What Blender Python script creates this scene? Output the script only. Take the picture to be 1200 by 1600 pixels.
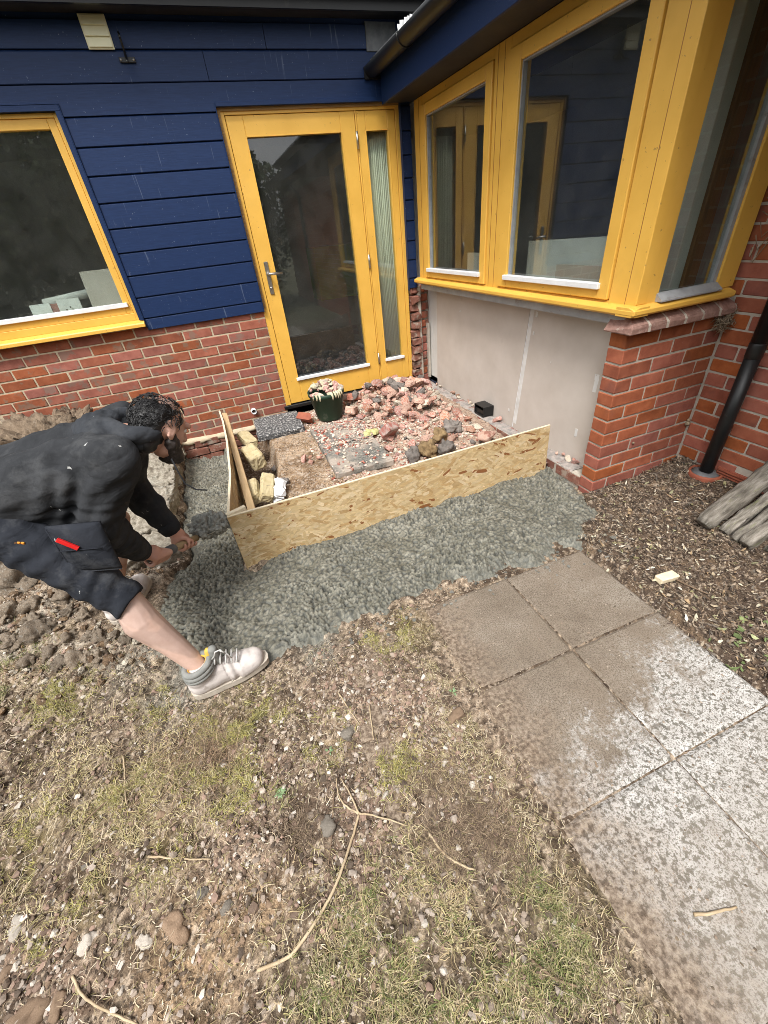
import bpy, bmesh, math, random
import numpy as np
from mathutils import Vector, Matrix, Euler

for _o in list(bpy.data.objects):
    bpy.data.objects.remove(_o)
scene = bpy.context.scene
COL = scene.collection
random.seed(7)
RNG = np.random.default_rng(11)
rad = math.radians

# ------------------------------------------------------------------ camera
FPX, PITCH, YAW, ROLL = 634.576, -0.61105, -0.30750, -0.11448
CAM = Vector((-1.7999, -3.8834, 1.3676))
cyw, syw, cp, sp = math.cos(YAW), math.sin(YAW), math.cos(PITCH), math.sin(PITCH)
fwd = Vector((-syw * cp, cyw * cp, sp))
right0 = Vector((cyw, syw, 0)); up0 = right0.cross(fwd)
rgt = math.cos(ROLL) * right0 + math.sin(ROLL) * up0
upv = -math.sin(ROLL) * right0 + math.cos(ROLL) * up0
cam_data = bpy.data.cameras.new('camera')
cam_data.sensor_fit = 'VERTICAL'; cam_data.sensor_height = 24.0; cam_data.sensor_width = 18.0
cam_data.lens = 24.0 * FPX / 1600.0
cam_data.clip_start = 0.05; cam_data.clip_end = 2000
cam = bpy.data.objects.new('camera', cam_data)
cam.matrix_world = Matrix(((rgt.x, upv.x, -fwd.x, CAM.x), (rgt.y, upv.y, -fwd.y, CAM.y), (rgt.z, upv.z, -fwd.z, CAM.z), (0, 0, 0, 1)))
COL.objects.link(cam); scene.camera = cam

# ------------------------------------------------------------------ world, sun, exposure
SUN_EL, SUN_AZ = rad(58), rad(218)          # azimuth clockwise from +Y: behind and left of the camera
world = bpy.data.worlds.new('World'); scene.world = world; world.use_nodes = True
wn, wl = world.node_tree.nodes, world.node_tree.links
wn.clear()
sky = wn.new('ShaderNodeTexSky'); sky.sky_type = 'NISHITA'; sky.sun_disc = False
sky.sun_elevation = SUN_EL; sky.sun_rotation = SUN_AZ
sky.air_density = 1.0; sky.dust_density = 4.0; sky.ozone_density = 1.0
hs = wn.new('ShaderNodeHueSaturation'); hs.inputs['Saturation'].default_value = 0.10
bg = wn.new('ShaderNodeBackground'); bg.inputs['Strength'].default_value = 0.15
wo = wn.new('ShaderNodeOutputWorld')
wl.new(sky.outputs[0], hs.inputs['Color']); wl.new(hs.outputs[0], bg.inputs[0]); wl.new(bg.outputs[0], wo.inputs[0])
sun_d = bpy.data.lights.new('sun', 'SUN'); sun_d.energy = 1.7; sun_d.angle = rad(15); sun_d.color = (1, 0.965, 0.91)
sun = bpy.data.objects.new('sun', sun_d); COL.objects.link(sun)
sdir = Vector((math.sin(SUN_AZ) * math.cos(SUN_EL), math.cos(SUN_AZ) * math.cos(SUN_EL), math.sin(SUN_EL)))
sun.rotation_euler = sdir.to_track_quat('Z', 'Y').to_euler()
vs = scene.view_settings
vs.view_transform = 'Standard'; vs.look = 'None'; vs.gamma = 1.0; vs.use_curve_mapping = False; vs.exposure = 0.98
scene.cycles.use_denoising = True; scene.cycles.denoiser = 'OPENIMAGEDENOISE'; scene.cycles.denoising_input_passes = 'RGB_ALBEDO_NORMAL'; scene.cycles.denoising_prefilter = 'NONE'; scene.cycles.sample_clamp_indirect = 1.2; scene.cycles.adaptive_threshold = 0.004; scene.cycles.filter_width = 0.9
scene.cycles.max_bounces = 8; scene.cycles.transparent_max_bounces = 12
scene.cycles.caustics_reflective = False; scene.cycles.caustics_refractive = False

# ------------------------------------------------------------------ noise (numpy)
def _h(ix, iy, iz, s):
    h = (ix.astype(np.int64) * 374761393 + iy.astype(np.int64) * 668265263 + iz.astype(np.int64) * 2147483647 + s * 974634777) & 0xFFFFFFFF
    h = ((h ^ (h >> 13)) * 1274126177) & 0xFFFFFFFF
    h = ((h ^ (h >> 15)) * 2246822519) & 0xFFFFFFFF
    return ((h ^ (h >> 16)) & 0xFFFFFF) / float(0xFFFFFF)
def vn2(x, y, s=0):
    x = np.asarray(x, float); y = np.asarray(y, float)
    ix, iy = np.floor(x), np.floor(y); fx, fy = x - ix, y - iy
    fx = fx * fx * (3 - 2 * fx); fy = fy * fy * (3 - 2 * fy); z = np.zeros_like(ix)
    a, b = _h(ix, iy, z, s), _h(ix + 1, iy, z, s); c, d = _h(ix, iy + 1, z, s), _h(ix + 1, iy + 1, z, s)
    return (a + (b - a) * fx) * (1 - fy) + (c + (d - c) * fx) * fy
def vn3(p, s=0):
    i = np.floor(p); f = p - i; f = f * f * (3 - 2 * f); r = 0
    for dx in (0, 1):
        for dy in (0, 1):
            for dz in (0, 1):
                w = (f[:, 0] if dx else 1 - f[:, 0]) * (f[:, 1] if dy else 1 - f[:, 1]) * (f[:, 2] if dz else 1 - f[:, 2])
                r = r + w * _h(i[:, 0] + dx, i[:, 1] + dy, i[:, 2] + dz, s)
    return r
def fbm(x, y, f=1.0, o=4, s=0, g=0.5):
    t = 0; a = 1; n = 0
    for k in range(o):
        t = t + a * vn2(x * f + 17.3 * k, y * f - 9.1 * k, s + k); n += a; a *= g; f *= 2.03
    return t / n
def worley(x, y, s=0):
    ix, iy = np.floor(x), np.floor(y); f1 = np.full(x.shape, 9.0); f2 = f1.copy(); cid = np.zeros(x.shape); z = np.zeros_like(ix)
    for dx in (-1, 0, 1):
        for dy in (-1, 0, 1):
            cx, cy = ix + dx, iy + dy
            px = cx + _h(cx, cy, z, s); py = cy + _h(cx, cy, z, s + 1)
            d = np.hypot(px - x, py - y); i = _h(cx, cy, z, s + 2)
            m = d < f1
            f2 = np.where(m, f1, np.minimum(f2, d)); cid = np.where(m, i, cid); f1 = np.where(m, d, f1)
    return f1, f2, cid
def sstep(a, b, x):
    t = np.clip((x - a) / (b - a), 0, 1); return t * t * (3 - 2 * t)
def poly_sd(X, Y, poly):
    """signed distance to a polygon, positive inside"""
    P = np.array(poly, float); d = np.full(X.shape, 1e9); ins = np.zeros(X.shape, bool)
    for (x0, y0), (x1, y1) in zip(P, np.roll(P, -1, 0)):
        ex, ey = x1 - x0, y1 - y0
        t = np.clip(((X - x0) * ex + (Y - y0) * ey) / (ex * ex + ey * ey + 1e-12), 0, 1)
        d = np.minimum(d, np.hypot(X - x0 - t * ex, Y - y0 - t * ey))
        c = ((y0 > Y) != (y1 > Y)) & (X < (x1 - x0) * (Y - y0) / (y1 - y0 + 1e-12) + x0)
        ins ^= c
    return np.where(ins, d, -d)

# ------------------------------------------------------------------ objects
WLOC = {}
def reg(o, parent=None, loc=(0, 0, 0)):
    loc = Vector(loc); COL.objects.link(o)
    if parent is not None:
        o.parent = parent; o.location = loc - WLOC[parent.name]
    else:
        o.location = loc
    WLOC[o.name] = loc
    return o
def tag(o, label=None, cat=None, group=None, kind=None):
    if label: o['label'] = label
    if cat: o['category'] = cat
    if group: o['group'] = group
    if kind or cat: o['kind'] = kind or 'thing'
    return o
def thing(name, label, cat, loc=(0, 0, 0), group=None):
    o = bpy.data.objects.new(name, None); o.empty_display_size = 0.05
    return tag(reg(o, None, loc), label, cat, group)
def setmat(me, m):
    for k in (m if isinstance(m, (list, tuple)) else [m]): me.materials.append(k)
def np_mesh(name, V, F, col=None, smooth=False):
    V = np.ascontiguousarray(V, np.float32); F = np.ascontiguousarray(F, np.int32); n, k = F.shape
    me = bpy.data.meshes.new(name)
    me.vertices.add(len(V)); me.vertices.foreach_set('co', V.ravel())
    me.loops.add(n * k); me.loops.foreach_set('vertex_index', F.ravel())
    me.polygons.add(n); me.polygons.foreach_set('loop_start', np.arange(0, n * k, k, dtype=np.int32))
    me.polygons.foreach_set('loop_total', np.full(n, k, np.int32))
    me.polygons.foreach_set('use_smooth', np.full(n, smooth, bool))
    me.update(calc_edges=True)
    if col is not None:
        a = me.color_attributes.new('Col', 'FLOAT_COLOR', 'POINT')
        c = np.ones((len(V), 4), np.float32); c[:, :3] = col; a.data.foreach_set('color', c.ravel())
    return me
def np_obj(name, V, F, mat, parent=None, col=None, smooth=False, loc=(0, 0, 0)):
    me = np_mesh(name, V, F, col, smooth); setmat(me, mat)
    o = bpy.data.objects.new(name, me)
    return reg(o, parent, loc)
def grid_faces(ny, nx, mask=None):
    i = np.arange(ny * nx).reshape(ny, nx)
    q = np.stack([i[:-1, :-1], i[:-1, 1:], i[1:, 1:], i[1:, :-1]], -1).reshape(-1, 4)
    if mask is not None:
        m = (mask[:-1, :-1] & mask[:-1, 1:] & mask[1:, 1:] & mask[1:, :-1]).ravel(); q = q[m]
    return q
def compact(V, F, col=None):
    u, inv = np.unique(F, return_inverse=True)
    return V[u], inv.reshape(F.shape), (col[u] if col is not None else None)

class MB:
    """collects simple shapes and links them as one mesh object"""
    def __init__(s, T=None): s.v = []; s.f = []; s.sm = []; s.mi = []; s.T = T; s.m = 0
    def add(s, vs_, fs, smooth=False):
        b = len(s.v); s.v += [tuple(s.T(*p)) if s.T else tuple(p) for p in vs_]
        s.f += [tuple(b + i for i in f) for f in fs]; s.sm += [smooth] * len(fs); s.mi += [s.m] * len(fs)
        return s
    def box(s, x0, x1, y0, y1, z0, z1):
        return s.add([(x0, y0, z0), (x1, y0, z0), (x1, y1, z0), (x0, y1, z0), (x0, y0, z1), (x1, y0, z1), (x1, y1, z1), (x0, y1, z1)],
                     [(0, 3, 2, 1), (4, 5, 6, 7), (0, 1, 5, 4), (1, 2, 6, 5), (2, 3, 7, 6), (3, 0, 4, 7)])
    def obox(s, c, size, R):
        R = R if isinstance(R, Matrix) else Euler(R).to_matrix()
        c = Vector(c); vs_ = []
        for dz in (-.5, .5):
            for dx, dy in ((-.5, -.5), (.5, -.5), (.5, .5), (-.5, .5)):
                vs_.append(c + R @ Vector((dx * size[0], dy * size[1], dz * size[2])))
        return s.add(vs_, [(0, 3, 2, 1), (4, 5, 6, 7), (0, 1, 5, 4), (1, 2, 6, 5), (2, 3, 7, 6), (3, 0, 4, 7)])
    def tube(s, pts, r, n=8, cap=True, smooth=True):
        pts = [Vector(p) for p in pts]; rr = r if isinstance(r, (list, tuple)) else [r] * len(pts)
        vs_ = []; fs = []; ref = None
        for i, p in enumerate(pts):
            t = (pts[min(i + 1, len(pts) - 1)] - pts[max(i - 1, 0)])
            t = t.normalized() if t.length > 1e-9 else Vector((0, 0, 1))
            if ref is None: ref = t.orthogonal().normalized()
            ref = (ref - t * ref.dot(t)); ref = ref.normalized() if ref.length > 1e-6 else t.orthogonal().normalized()
            bi = t.cross(ref)
            for k in range(n):
                a = 2 * math.pi * k / n; vs_.append(p + (ref * math.cos(a) + bi * math.sin(a)) * rr[i])
        for i in range(len(pts) - 1):
            for k in range(n):
                a, b = i * n + k, i * n + (k + 1) % n; fs.append((a, b, b + n, a + n))
        if cap:
            fs.append(tuple(range(n - 1, -1, -1))); fs.append(tuple(range((len(pts) - 1) * n, len(pts) * n)))
        return s.add(vs_, fs, smooth)
    def ball(s, c, r, sub=2, R=None):
        bm = bmesh.new(); bmesh.ops.create_icosphere(bm, subdivisions=sub, radius=1)
        rx = r if isinstance(r, (list, tuple)) else (r, r, r); c = Vector(c)
        vs_ = []
        for v in bm.verts:
            q = Vector((v.co.x * rx[0], v.co.y * rx[1], v.co.z * rx[2]))
            vs_.append(c + (R @ q if R else q))
        fs = [tuple(v.index for v in f.verts) for f in bm.faces]; bm.free()
        return s.add(vs_, fs, True)
    def cap(s, p0, p1, r0, r1, n=14):
        """closed tapered capsule"""
        p0, p1 = Vector(p0), Vector(p1); d = p1 - p0; L = d.length; t = d / L if L > 1e-6 else Vector((0, 0, 1)); pts = []; rr = []
        for k in range(6):
            a = math.pi / 2 * (1 - k / 5); pts.append(p0 - t * r0 * math.sin(a)); rr.append(max(r0 * math.cos(a), 1e-4))
        for k in range(6):
            a = math.pi / 2 * k / 5; pts.append(p1 + t * r1 * math.sin(a)); rr.append(max(r1 * math.cos(a), 1e-4))
        return s.tube(pts, rr, n)
    def prism(s, poly, T, h0, h1):
        """polygon (a,b) extruded from h0 to h1; T maps (a,b,h) to space"""
        n = len(poly); vs_ = [T(a, b, h0) for a, b in poly] + [T(a, b, h1) for a, b in poly]
        fs = [tuple(range(n - 1, -1, -1)), tuple(range(n, 2 * n))] + [(k, (k + 1) % n, (k + 1) % n + n, k + n) for k in range(n)]
        return s.add(vs_, fs)
    def mesh(s, name, bev=0, jit=0, seg=1):
        me = bpy.data.meshes.new(name); me.from_pydata([tuple(p) for p in s.v], [], s.f)
        me.polygons.foreach_set('use_smooth', s.sm); me.polygons.foreach_set('material_index', s.mi)
        bm = bmesh.new(); bm.from_mesh(me)
        bmesh.ops.recalc_face_normals(bm, faces=bm.faces)
        if bev: bmesh.ops.bevel(bm, geom=list(bm.edges), offset=bev, segments=seg, affect='EDGES', clamp_overlap=True)
        if jit:
            for v in bm.verts: v.co += Vector((random.uniform(-jit, jit), random.uniform(-jit, jit), random.uniform(-jit, jit)))
        bm.to_mesh(me); bm.free(); me.update()
        return me
    def build(s, name, mat, parent=None, bev=0, jit=0, loc=None, seg=1):
        me = s.mesh(name, bev, jit, seg)
        L = Vector(loc) if loc is not None else (Vector(WLOC[parent.name]) if parent is not None else Vector((0, 0, 0)))
        if L.length > 0: me.transform(Matrix.Translation(-L))
        setmat(me, mat); o = bpy.data.objects.new(name, me)
        return reg(o, parent, L)
def inst(name, me, parent, loc, rot=(0, 0, 0), scale=(1, 1, 1)):
    o = bpy.data.objects.new(name, me); reg(o, parent, loc); o.rotation_euler = rot; o.scale = scale
    return o

# ------------------------------------------------------------------ materials
def lin(r, g, b):
    f = lambda c: (c / 255 / 12.92) if c / 255 <= .04045 else ((c / 255 + .055) / 1.055) ** 2.4
    return (f(r), f(g), f(b))
class Mt:
    def __init__(s, name):
        s.m = bpy.data.materials.new(name); s.m.use_nodes = True; s.t = s.m.node_tree; s.t.nodes.clear()
        s.out = s.t.nodes.new('ShaderNodeOutputMaterial'); s.b = s.t.nodes.new('ShaderNodeBsdfPrincipled')
        s.t.links.new(s.b.outputs[0], s.out.inputs[0])
    def n(s, ty, **k):
        x = s.t.nodes.new(ty)
        for a, v in k.items(): setattr(x, a, v)
        return x
    def l(s, a, b): s.t.links.new(a, b)
    def coord(s, kind='Object', rnd=True, stretch=None):
        if kind == 'World': c = s.n('ShaderNodeNewGeometry').outputs['Position']
        else: c = s.n('ShaderNodeTexCoord').outputs[kind]
        if rnd and kind != 'World':
            oi = s.n('ShaderNodeObjectInfo'); mu = s.n('ShaderNodeMath', operation='MULTIPLY'); mu.inputs[1].default_value = 53.7
            s.l(oi.outputs['Random'], mu.inputs[0]); ad = s.n('ShaderNodeVectorMath', operation='ADD'); s.l(c, ad.inputs[0]); s.l(mu.outputs[0], ad.inputs[1]); c = ad.outputs[0]
        if stretch:
            mp = s.n('ShaderNodeMapping'); mp.inputs['Scale'].default_value = stretch; s.l(c, mp.inputs[0]); c = mp.outputs[0]
        return c
    def noise(s, c, scale, detail=5, rough=.55, dist=0):
        x = s.n('ShaderNodeTexNoise'); s.l(c, x.inputs['Vector']); x.inputs['Scale'].default_value = scale
        x.inputs['Detail'].default_value = detail; x.inputs['Roughness'].default_value = rough; x.inputs['Distortion'].default_value = dist
        return x.outputs[0]
    def ramp(s, f, stops, interp='LINEAR'):
        r = s.n('ShaderNodeValToRGB'); s.l(f, r.inputs[0]); e = r.color_ramp; e.interpolation = interp
        while len(e.elements) < len(stops): e.elements.new(.5)
        for el, (p, c) in zip(e.elements, stops):
            el.position = p; el.color = (c, c, c, 1) if isinstance(c, (int, float)) else (*c, 1)
        return r.outputs[0]
    def mix(s, f, a, b, mode='MIX'):
        x = s.n('ShaderNodeMix', data_type='RGBA', blend_type=mode)
        for sock, v in ((x.inputs[0], f), (x.inputs[6], a), (x.inputs[7], b)):
            if isinstance(v, (int, float)): sock.default_value = v
            elif isinstance(v, tuple): sock.default_value = (*v, 1)
            else: s.l(v, sock)
        return x.outputs[2]
    def bump(s, f, strength, dist=.002, prev=None):
        b = s.n('ShaderNodeBump'); b.inputs['Strength'].default_value = strength; b.inputs['Distance'].default_value = dist
        s.l(f, b.inputs['Height'])
        if prev is not None: s.l(prev, b.inputs['Normal'])
        return b.outputs[0]
    def done(s, col, rough=.7, nrm=None, spec=.5, metal=0):
        if isinstance(col, tuple): s.b.inputs['Base Color'].default_value = (*col, 1)
        else: s.l(col, s.b.inputs['Base Color'])
        if isinstance(rough, (int, float)): s.b.inputs['Roughness'].default_value = rough
        else: s.l(rough, s.b.inputs['Roughness'])
        s.b.inputs['Specular IOR Level'].default_value = spec; s.b.inputs['Metallic'].default_value = metal
        if nrm is not None: s.l(nrm, s.b.inputs['Normal'])
        return s.m
def pm(name, stops, scale=10, detail=6, rough=.7, bump=.3, bscale=80, bdist=.002, objrand=0, attr=False, kind='Object', stretch=None,
       patches=(), spec=.4, metal=0, dist=0, rnd=True, huerand=0):
    t = Mt(name); c = t.coord(kind, rnd, stretch); col = t.ramp(t.noise(c, scale, detail, .6, dist), stops)
    if attr:
        a = t.n('ShaderNodeVertexColor'); a.layer_name = 'Col'; col = t.mix(1.0, a.outputs[0], col, 'MULTIPLY')
    for (pc, ps, lo, hi, amt) in patches:
        off = t.n('ShaderNodeVectorMath', operation='ADD'); t.l(c, off.inputs[0]); off.inputs[1].default_value = (ps * 1.7 + lo * 9, 3.1 * lo, ps)
        m = t.ramp(t.noise(off.outputs[0], ps, 4, .6), [(lo, 0.0), (hi, float(amt))]); col = t.mix(m, col, pc)
    if objrand or huerand:
        oi = t.n('ShaderNodeObjectInfo'); hv = t.n('ShaderNodeHueSaturation')
        mr = t.n('ShaderNodeMapRange'); t.l(oi.outputs['Random'], mr.inputs[0]); mr.inputs[3].default_value = 1 - objrand; mr.inputs[4].default_value = 1 + objrand
        t.l(mr.outputs[0], hv.inputs['Value']); t.l(col, hv.inputs['Color'])
        if huerand:
            m2 = t.n('ShaderNodeMath', operation='MULTIPLY'); m2.inputs[1].default_value = 7.31; t.l(oi.outputs['Random'], m2.inputs[0])
            fr = t.n('ShaderNodeMath', operation='FRACT'); t.l(m2.outputs[0], fr.inputs[0])
            m3 = t.n('ShaderNodeMapRange'); t.l(fr.outputs[0], m3.inputs[0]); m3.inputs[3].default_value = .5 - huerand; m3.inputs[4].default_value = .5 + huerand
            t.l(m3.outputs[0], hv.inputs['Hue'])
            m4 = t.n('ShaderNodeMapRange'); t.l(fr.outputs[0], m4.inputs[0]); m4.inputs[3].default_value = .86; m4.inputs[4].default_value = 1.06
            t.l(m4.outputs[0], hv.inputs['Saturation'])
        col = hv.outputs[0]
    nr = t.bump(t.noise(c, bscale, 6, .65), bump, bdist) if bump else None
    return t.done(col, rough, nr, spec, metal)

M = {}
M['brick_back'] = pm('brick_back', [(.25, (.20, .058, .032)), (.5, (.275, .082, .046)), (.75, (.335, .115, .068))], 14, objrand=.16, huerand=.007,
    bump=.55, bscale=120, rough=.85, spec=.25, patches=[((.21, .125, .09), 9, .56, .60, .85), ((.40, .17, .12), 40, .66, .74, .5), ((.12, .05, .045), 25, .68, .75, .5)])
M['brick_orange'] = pm('brick_orange', [(.25, (.22, .058, .029)), (.5, (.30, .085, .042)), (.75, (.36, .115, .06))], 16, objrand=.18, huerand=.008,
    bump=.5, bscale=130, rough=.85, spec=.25, patches=[((.17, .068, .055), 6, .60, .72, .5), ((.42, .22, .16), 60, .70, .78, .4)])
M['brick_dirty'] = pm('brick_dirty', [(.25, (.12, .05, .035)), (.5, (.2, .08, .055)), (.75, (.27, .16, .12))], 14, objrand=.15, bump=.8, bscale=70,
    bdist=.004, rough=.9, patches=[((.32, .27, .22), 14, .52, .62, .8), ((.06, .045, .035), 9, .58, .7, .8)])
M['brick_mauve'] = pm('brick_mauve', [(.25, (.20, .11, .09)), (.5, (.28, .165, .135)), (.75, (.36, .23, .19))], 30, objrand=.14, bump=.8, bscale=110, bdist=.003, rough=.9, spec=.2, patches=[((.17, .07, .05), 9, .52, .64, .6), ((.44, .37, .32), 50, .62, .7, .5)])
M['mortar_tan'] = pm('mortar_tan', [(.3, (.42, .345, .24)), (.7, (.54, .455, .33))], 30, bump=.6, bscale=240, rough=.95, spec=.1, patches=[((.25, .18, .13), 6, .6, .75, .5)])
M['mortar_pale'] = pm('mortar_pale', [(.3, (.38, .34, .285)), (.7, (.50, .455, .39))], 30, bump=.6, bscale=240, rough=.95, spec=.1, patches=[((.2, .16, .13), 8, .6, .75, .5)])
def navy_mat():
    t = Mt('navy_paint'); c = t.coord('Object', True); cs = t.coord('Object', True, (2.0, 30, 30))
    g = t.noise(cs, 6, 5, .6)
    col = t.ramp(g, [(.3, (.0058, .0190, .066)), (.7, (.0092, .0270, .089))])
    chalk = t.coord('Object', True, (38, 4, 2.2)); m = t.ramp(t.noise(chalk, 1.6, 2, .5), [(.70, 0.0), (.76, .22)]); col = t.mix(m, col, (.25, .3, .4))
    sp_ = t.ramp(t.noise(c, 90, 2, .5), [(.72, 0.0), (.76, .3)]); col = t.mix(sp_, col, (.35, .4, .5))
    n = t.bump(g, .25, .002); n = t.bump(t.noise(c, 40, 4), .08, .002, n)
    return t.done(col, .5, n, .28)
M['navy'] = navy_mat()
def yellow_mat():
    t = Mt('yellow_paint'); c = t.coord('Object', True); cs = t.coord('Object', True, (25, 25, 2.5))
    col = t.ramp(t.noise(c, 5, 5), [(.3, (.66, .375, .062)), (.7, (.75, .44, .082))])
    d = t.ramp(t.noise(c, 45, 3, .6), [(.685, 0.0), (.72, .6)]); col = t.mix(d, col, (.2, .12, .05))
    d2 = t.ramp(t.noise(c, 3.3, 6, .7), [(.58, 0.0), (.75, .25)]); col = t.mix(d2, col, (.45, .27, .09))
    n = t.bump(t.noise(cs, 5, 4), .12, .0015); n = t.bump(t.noise(c, 150, 3), .06, .001, n)
    return t.done(col, .45, n, .45)
M['yellow'] = yellow_mat()
M['raw_wood'] = pm('raw_wood', [(.3, (.20, .11, .035)), (.7, (.34, .2, .07))], 6, stretch=(1, 18, 18), rough=.7, bump=.3, bscale=30)
M['steel'] = pm('brushed_steel', [(.3, (.42, .41, .39)), (.7, (.55, .54, .52))], 30, rough=.35, bump=.05, metal=1)
M['white_strip'] = pm('white_strip', [(.3, (.66, .67, .68)), (.7, (.76, .77, .78))], 12, rough=.45, bump=.05, patches=[((.4, .38, .35), 30, .66, .75, .4)])
M['grey_strip'] = pm('grey_strip', [(.3, (.24, .25, .26)), (.7, (.36, .37, .38))], 12, rough=.4, bump=.1, patches=[((.18, .15, .12), 25, .6, .7, .6)])
M['black_plastic'] = pm('black_plastic', [(.3, (.008, .0085, .009)), (.7, (.014, .0145, .015))], 8, rough=.38, bump=.06, bscale=60, patches=[((.09, .085, .075), 14, .64, .78, .35)])
M['dark_gap'] = pm('dark_gap', [(.3, (.012, .011, .010)), (.7, (.02, .018, .016))], 20, rough=.9)
M['lead'] = pm('lead', [(.3, (.07, .075, .08)), (.7, (.16, .165, .17))], 14, rough=.55, bump=.3, bscale=20)
M['soffit'] = pm('soffit_board', [(.3, (.012, .013, .018)), (.7, (.03, .028, .03))], 8, rough=.6, bump=.2)
M['navy_flat'] = M['navy']
M['plaster'] = pm('plasterboard', [(.3, (.48, .425, .375)), (.7, (.55, .495, .445))], 5, rough=.9, bump=.08, bscale=150, spec=.15,
    patches=[((.50, .46, .43), 3.0, .6, .8, .6), ((.30, .25, .22), 9, .68, .8, .3)])
M['plaster_white'] = pm('plaster_white', [(.3, (.55, .54, .52)), (.7, (.68, .67, .65))], 12, rough=.85, bump=.2)
M['cream_plastic'] = pm('cream_plastic', [(.3, (.72, .69, .46)), (.7, (.78, .75, .54))], 12, rough=.5, bump=.05)
M['terracotta'] = pm('terracotta', [(.3, (.22, .06, .035)), (.7, (.32, .095, .05))], 20, rough=.75, bump=.2)
M['interior'] = pm('interior_wall', [(.3, (.56, .54, .50)), (.7, (.63, .61, .57))], 3, rough=.9, bump=.05)
M['carpet'] = pm('carpet', [(.3, (.012, .018, .045)), (.7, (.05, .055, .09))], 30, rough=.95, bump=.4, patches=[((.16, .14, .12), 4, .55, .7, .5)])
M['lime'] = pm('lime_paint', [(.3, (.20, .36, .03)), (.7, (.25, .43, .04))], 4, rough=.5, bump=.05)
M['curtain'] = pm('curtain_cloth', [(.3, (.66, .64, .50)), (.7, (.80, .78, .64))], 20, rough=.9, bump=.2, stretch=(6, 6, 1))
M['orange_wood'] = pm('orange_wood', [(.3, (.23, .09, .02)), (.7, (.34, .15, .04))], 6, stretch=(14, 14, 1), rough=.5, bump=.1)
M['white_paint'] = pm('white_paint', [(.3, (.62, .62, .60)), (.7, (.74, .74, .72))], 6, rough=.5, bump=.05)
def glass_mat():
    t = Mt('window_glass'); c = t.coord('Object', True)
    tr = t.n('ShaderNodeBsdfTransparent'); tr.inputs[0].default_value = (.84, .88, .86, 1)
    gl = t.n('ShaderNodeBsdfGlossy'); gl.inputs['Roughness'].default_value = .012; gl.inputs[0].default_value = (.93, .95, .97, 1)
    df = t.n('ShaderNodeBsdfDiffuse'); df.inputs[0].default_value = (.4, .4, .38, 1)
    fr = t.n('ShaderNodeFresnel'); fr.inputs[0].default_value = 1.95
    b = t.bump(t.noise(c, 1.1, 1), .03, .01); t.l(b, gl.inputs['Normal'])
    ge = t.n('ShaderNodeNewGeometry'); nb = t.n('ShaderNodeMath', operation='SUBTRACT'); nb.inputs[0].default_value = 1.0; t.l(ge.outputs['Backfacing'], nb.inputs[1])
    fm = t.n('ShaderNodeMath', operation='MULTIPLY'); t.l(fr.outputs[0], fm.inputs[0]); t.l(nb.outputs[0], fm.inputs[1])
    m1 = t.n('ShaderNodeMixShader'); t.l(fm.outputs[0], m1.inputs[0]); t.l(tr.outputs[0], m1.inputs[1]); t.l(gl.outputs[0], m1.inputs[2])
    dirt = t.ramp(t.noise(c, 7, 8, .7), [(.3, .012), (.8, .055)])
    m2 = t.n('ShaderNodeMixShader'); t.l(dirt, m2.inputs[0]); t.l(m1.outputs[0], m2.inputs[1]); t.l(df.outputs[0], m2.inputs[2])
    t.l(m2.outputs[0], t.out.inputs[0]); t.t.nodes.remove(t.b)
    return t.m
M['glass'] = glass_mat()
# ================================================================== LARGE STRUCTURE: the house
G = -0.09
def brick_meshes(l, h, d, mats, n=5, bev=.004, jit=.0014):
    out = []
    for m in mats:
        for _ in range(n):
            me = MB().box(-l / 2, l / 2, -d / 2, d / 2, -h / 2, h / 2).mesh('brick', bev, jit); setmat(me, m); out.append(me)
    return out
def ring(mb, u0, u1, z0, z1, wl, wr, wb, wt, o0, o1):
    mb.box(u0, u0 + wl, o0, o1, z0, z1); mb.box(u1 - wr, u1, o0, o1, z0, z1)
    mb.box(u0 + wl, u1 - wr, o0 + .0006, o1, z1 - wt, z1); mb.box(u0 + wl, u1 - wr, o0 + .0006, o1, z0, z0 + wb)
    return mb

# ---------------- back wall: brick below, navy cladding above
back = thing('back_wall', 'navy clad wall over red brick with yellow window and glazed yellow door', 'wall', (-1.9, 0, 0))
mb = MB(); mb.box(-3.9, -1.418, .0035, .1, -.45, .90); mb.build('mortar', M['mortar_tan'], back)
full = brick_meshes(.215, .065, .1, [M['brick_back']], 6); half = brick_meshes(.1025, .065, .1, [M['brick_back']], 4)
for r in range(13):
    zc = .9027 - .075 * r - .0375
    x = -1.4195
    seq = [(.215, full)] if r % 2 else [(.1025, half), (.215, full)]
    i = 0
    while x > -3.5:
        L, mm = (seq[0] if i == 0 and r % 2 == 0 else (.215, full))
        inst('brick', random.choice(mm), back, (x - L / 2, .05 + random.uniform(-.0012, .0012), zc + random.uniform(-.001, .001)),
             (random.uniform(-.006, .006), random.uniform(-.006, .006), random.uniform(-.006, .006) + (math.pi if random.random() < .0 else 0)))
        x -= L + .010; i += 1
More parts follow.
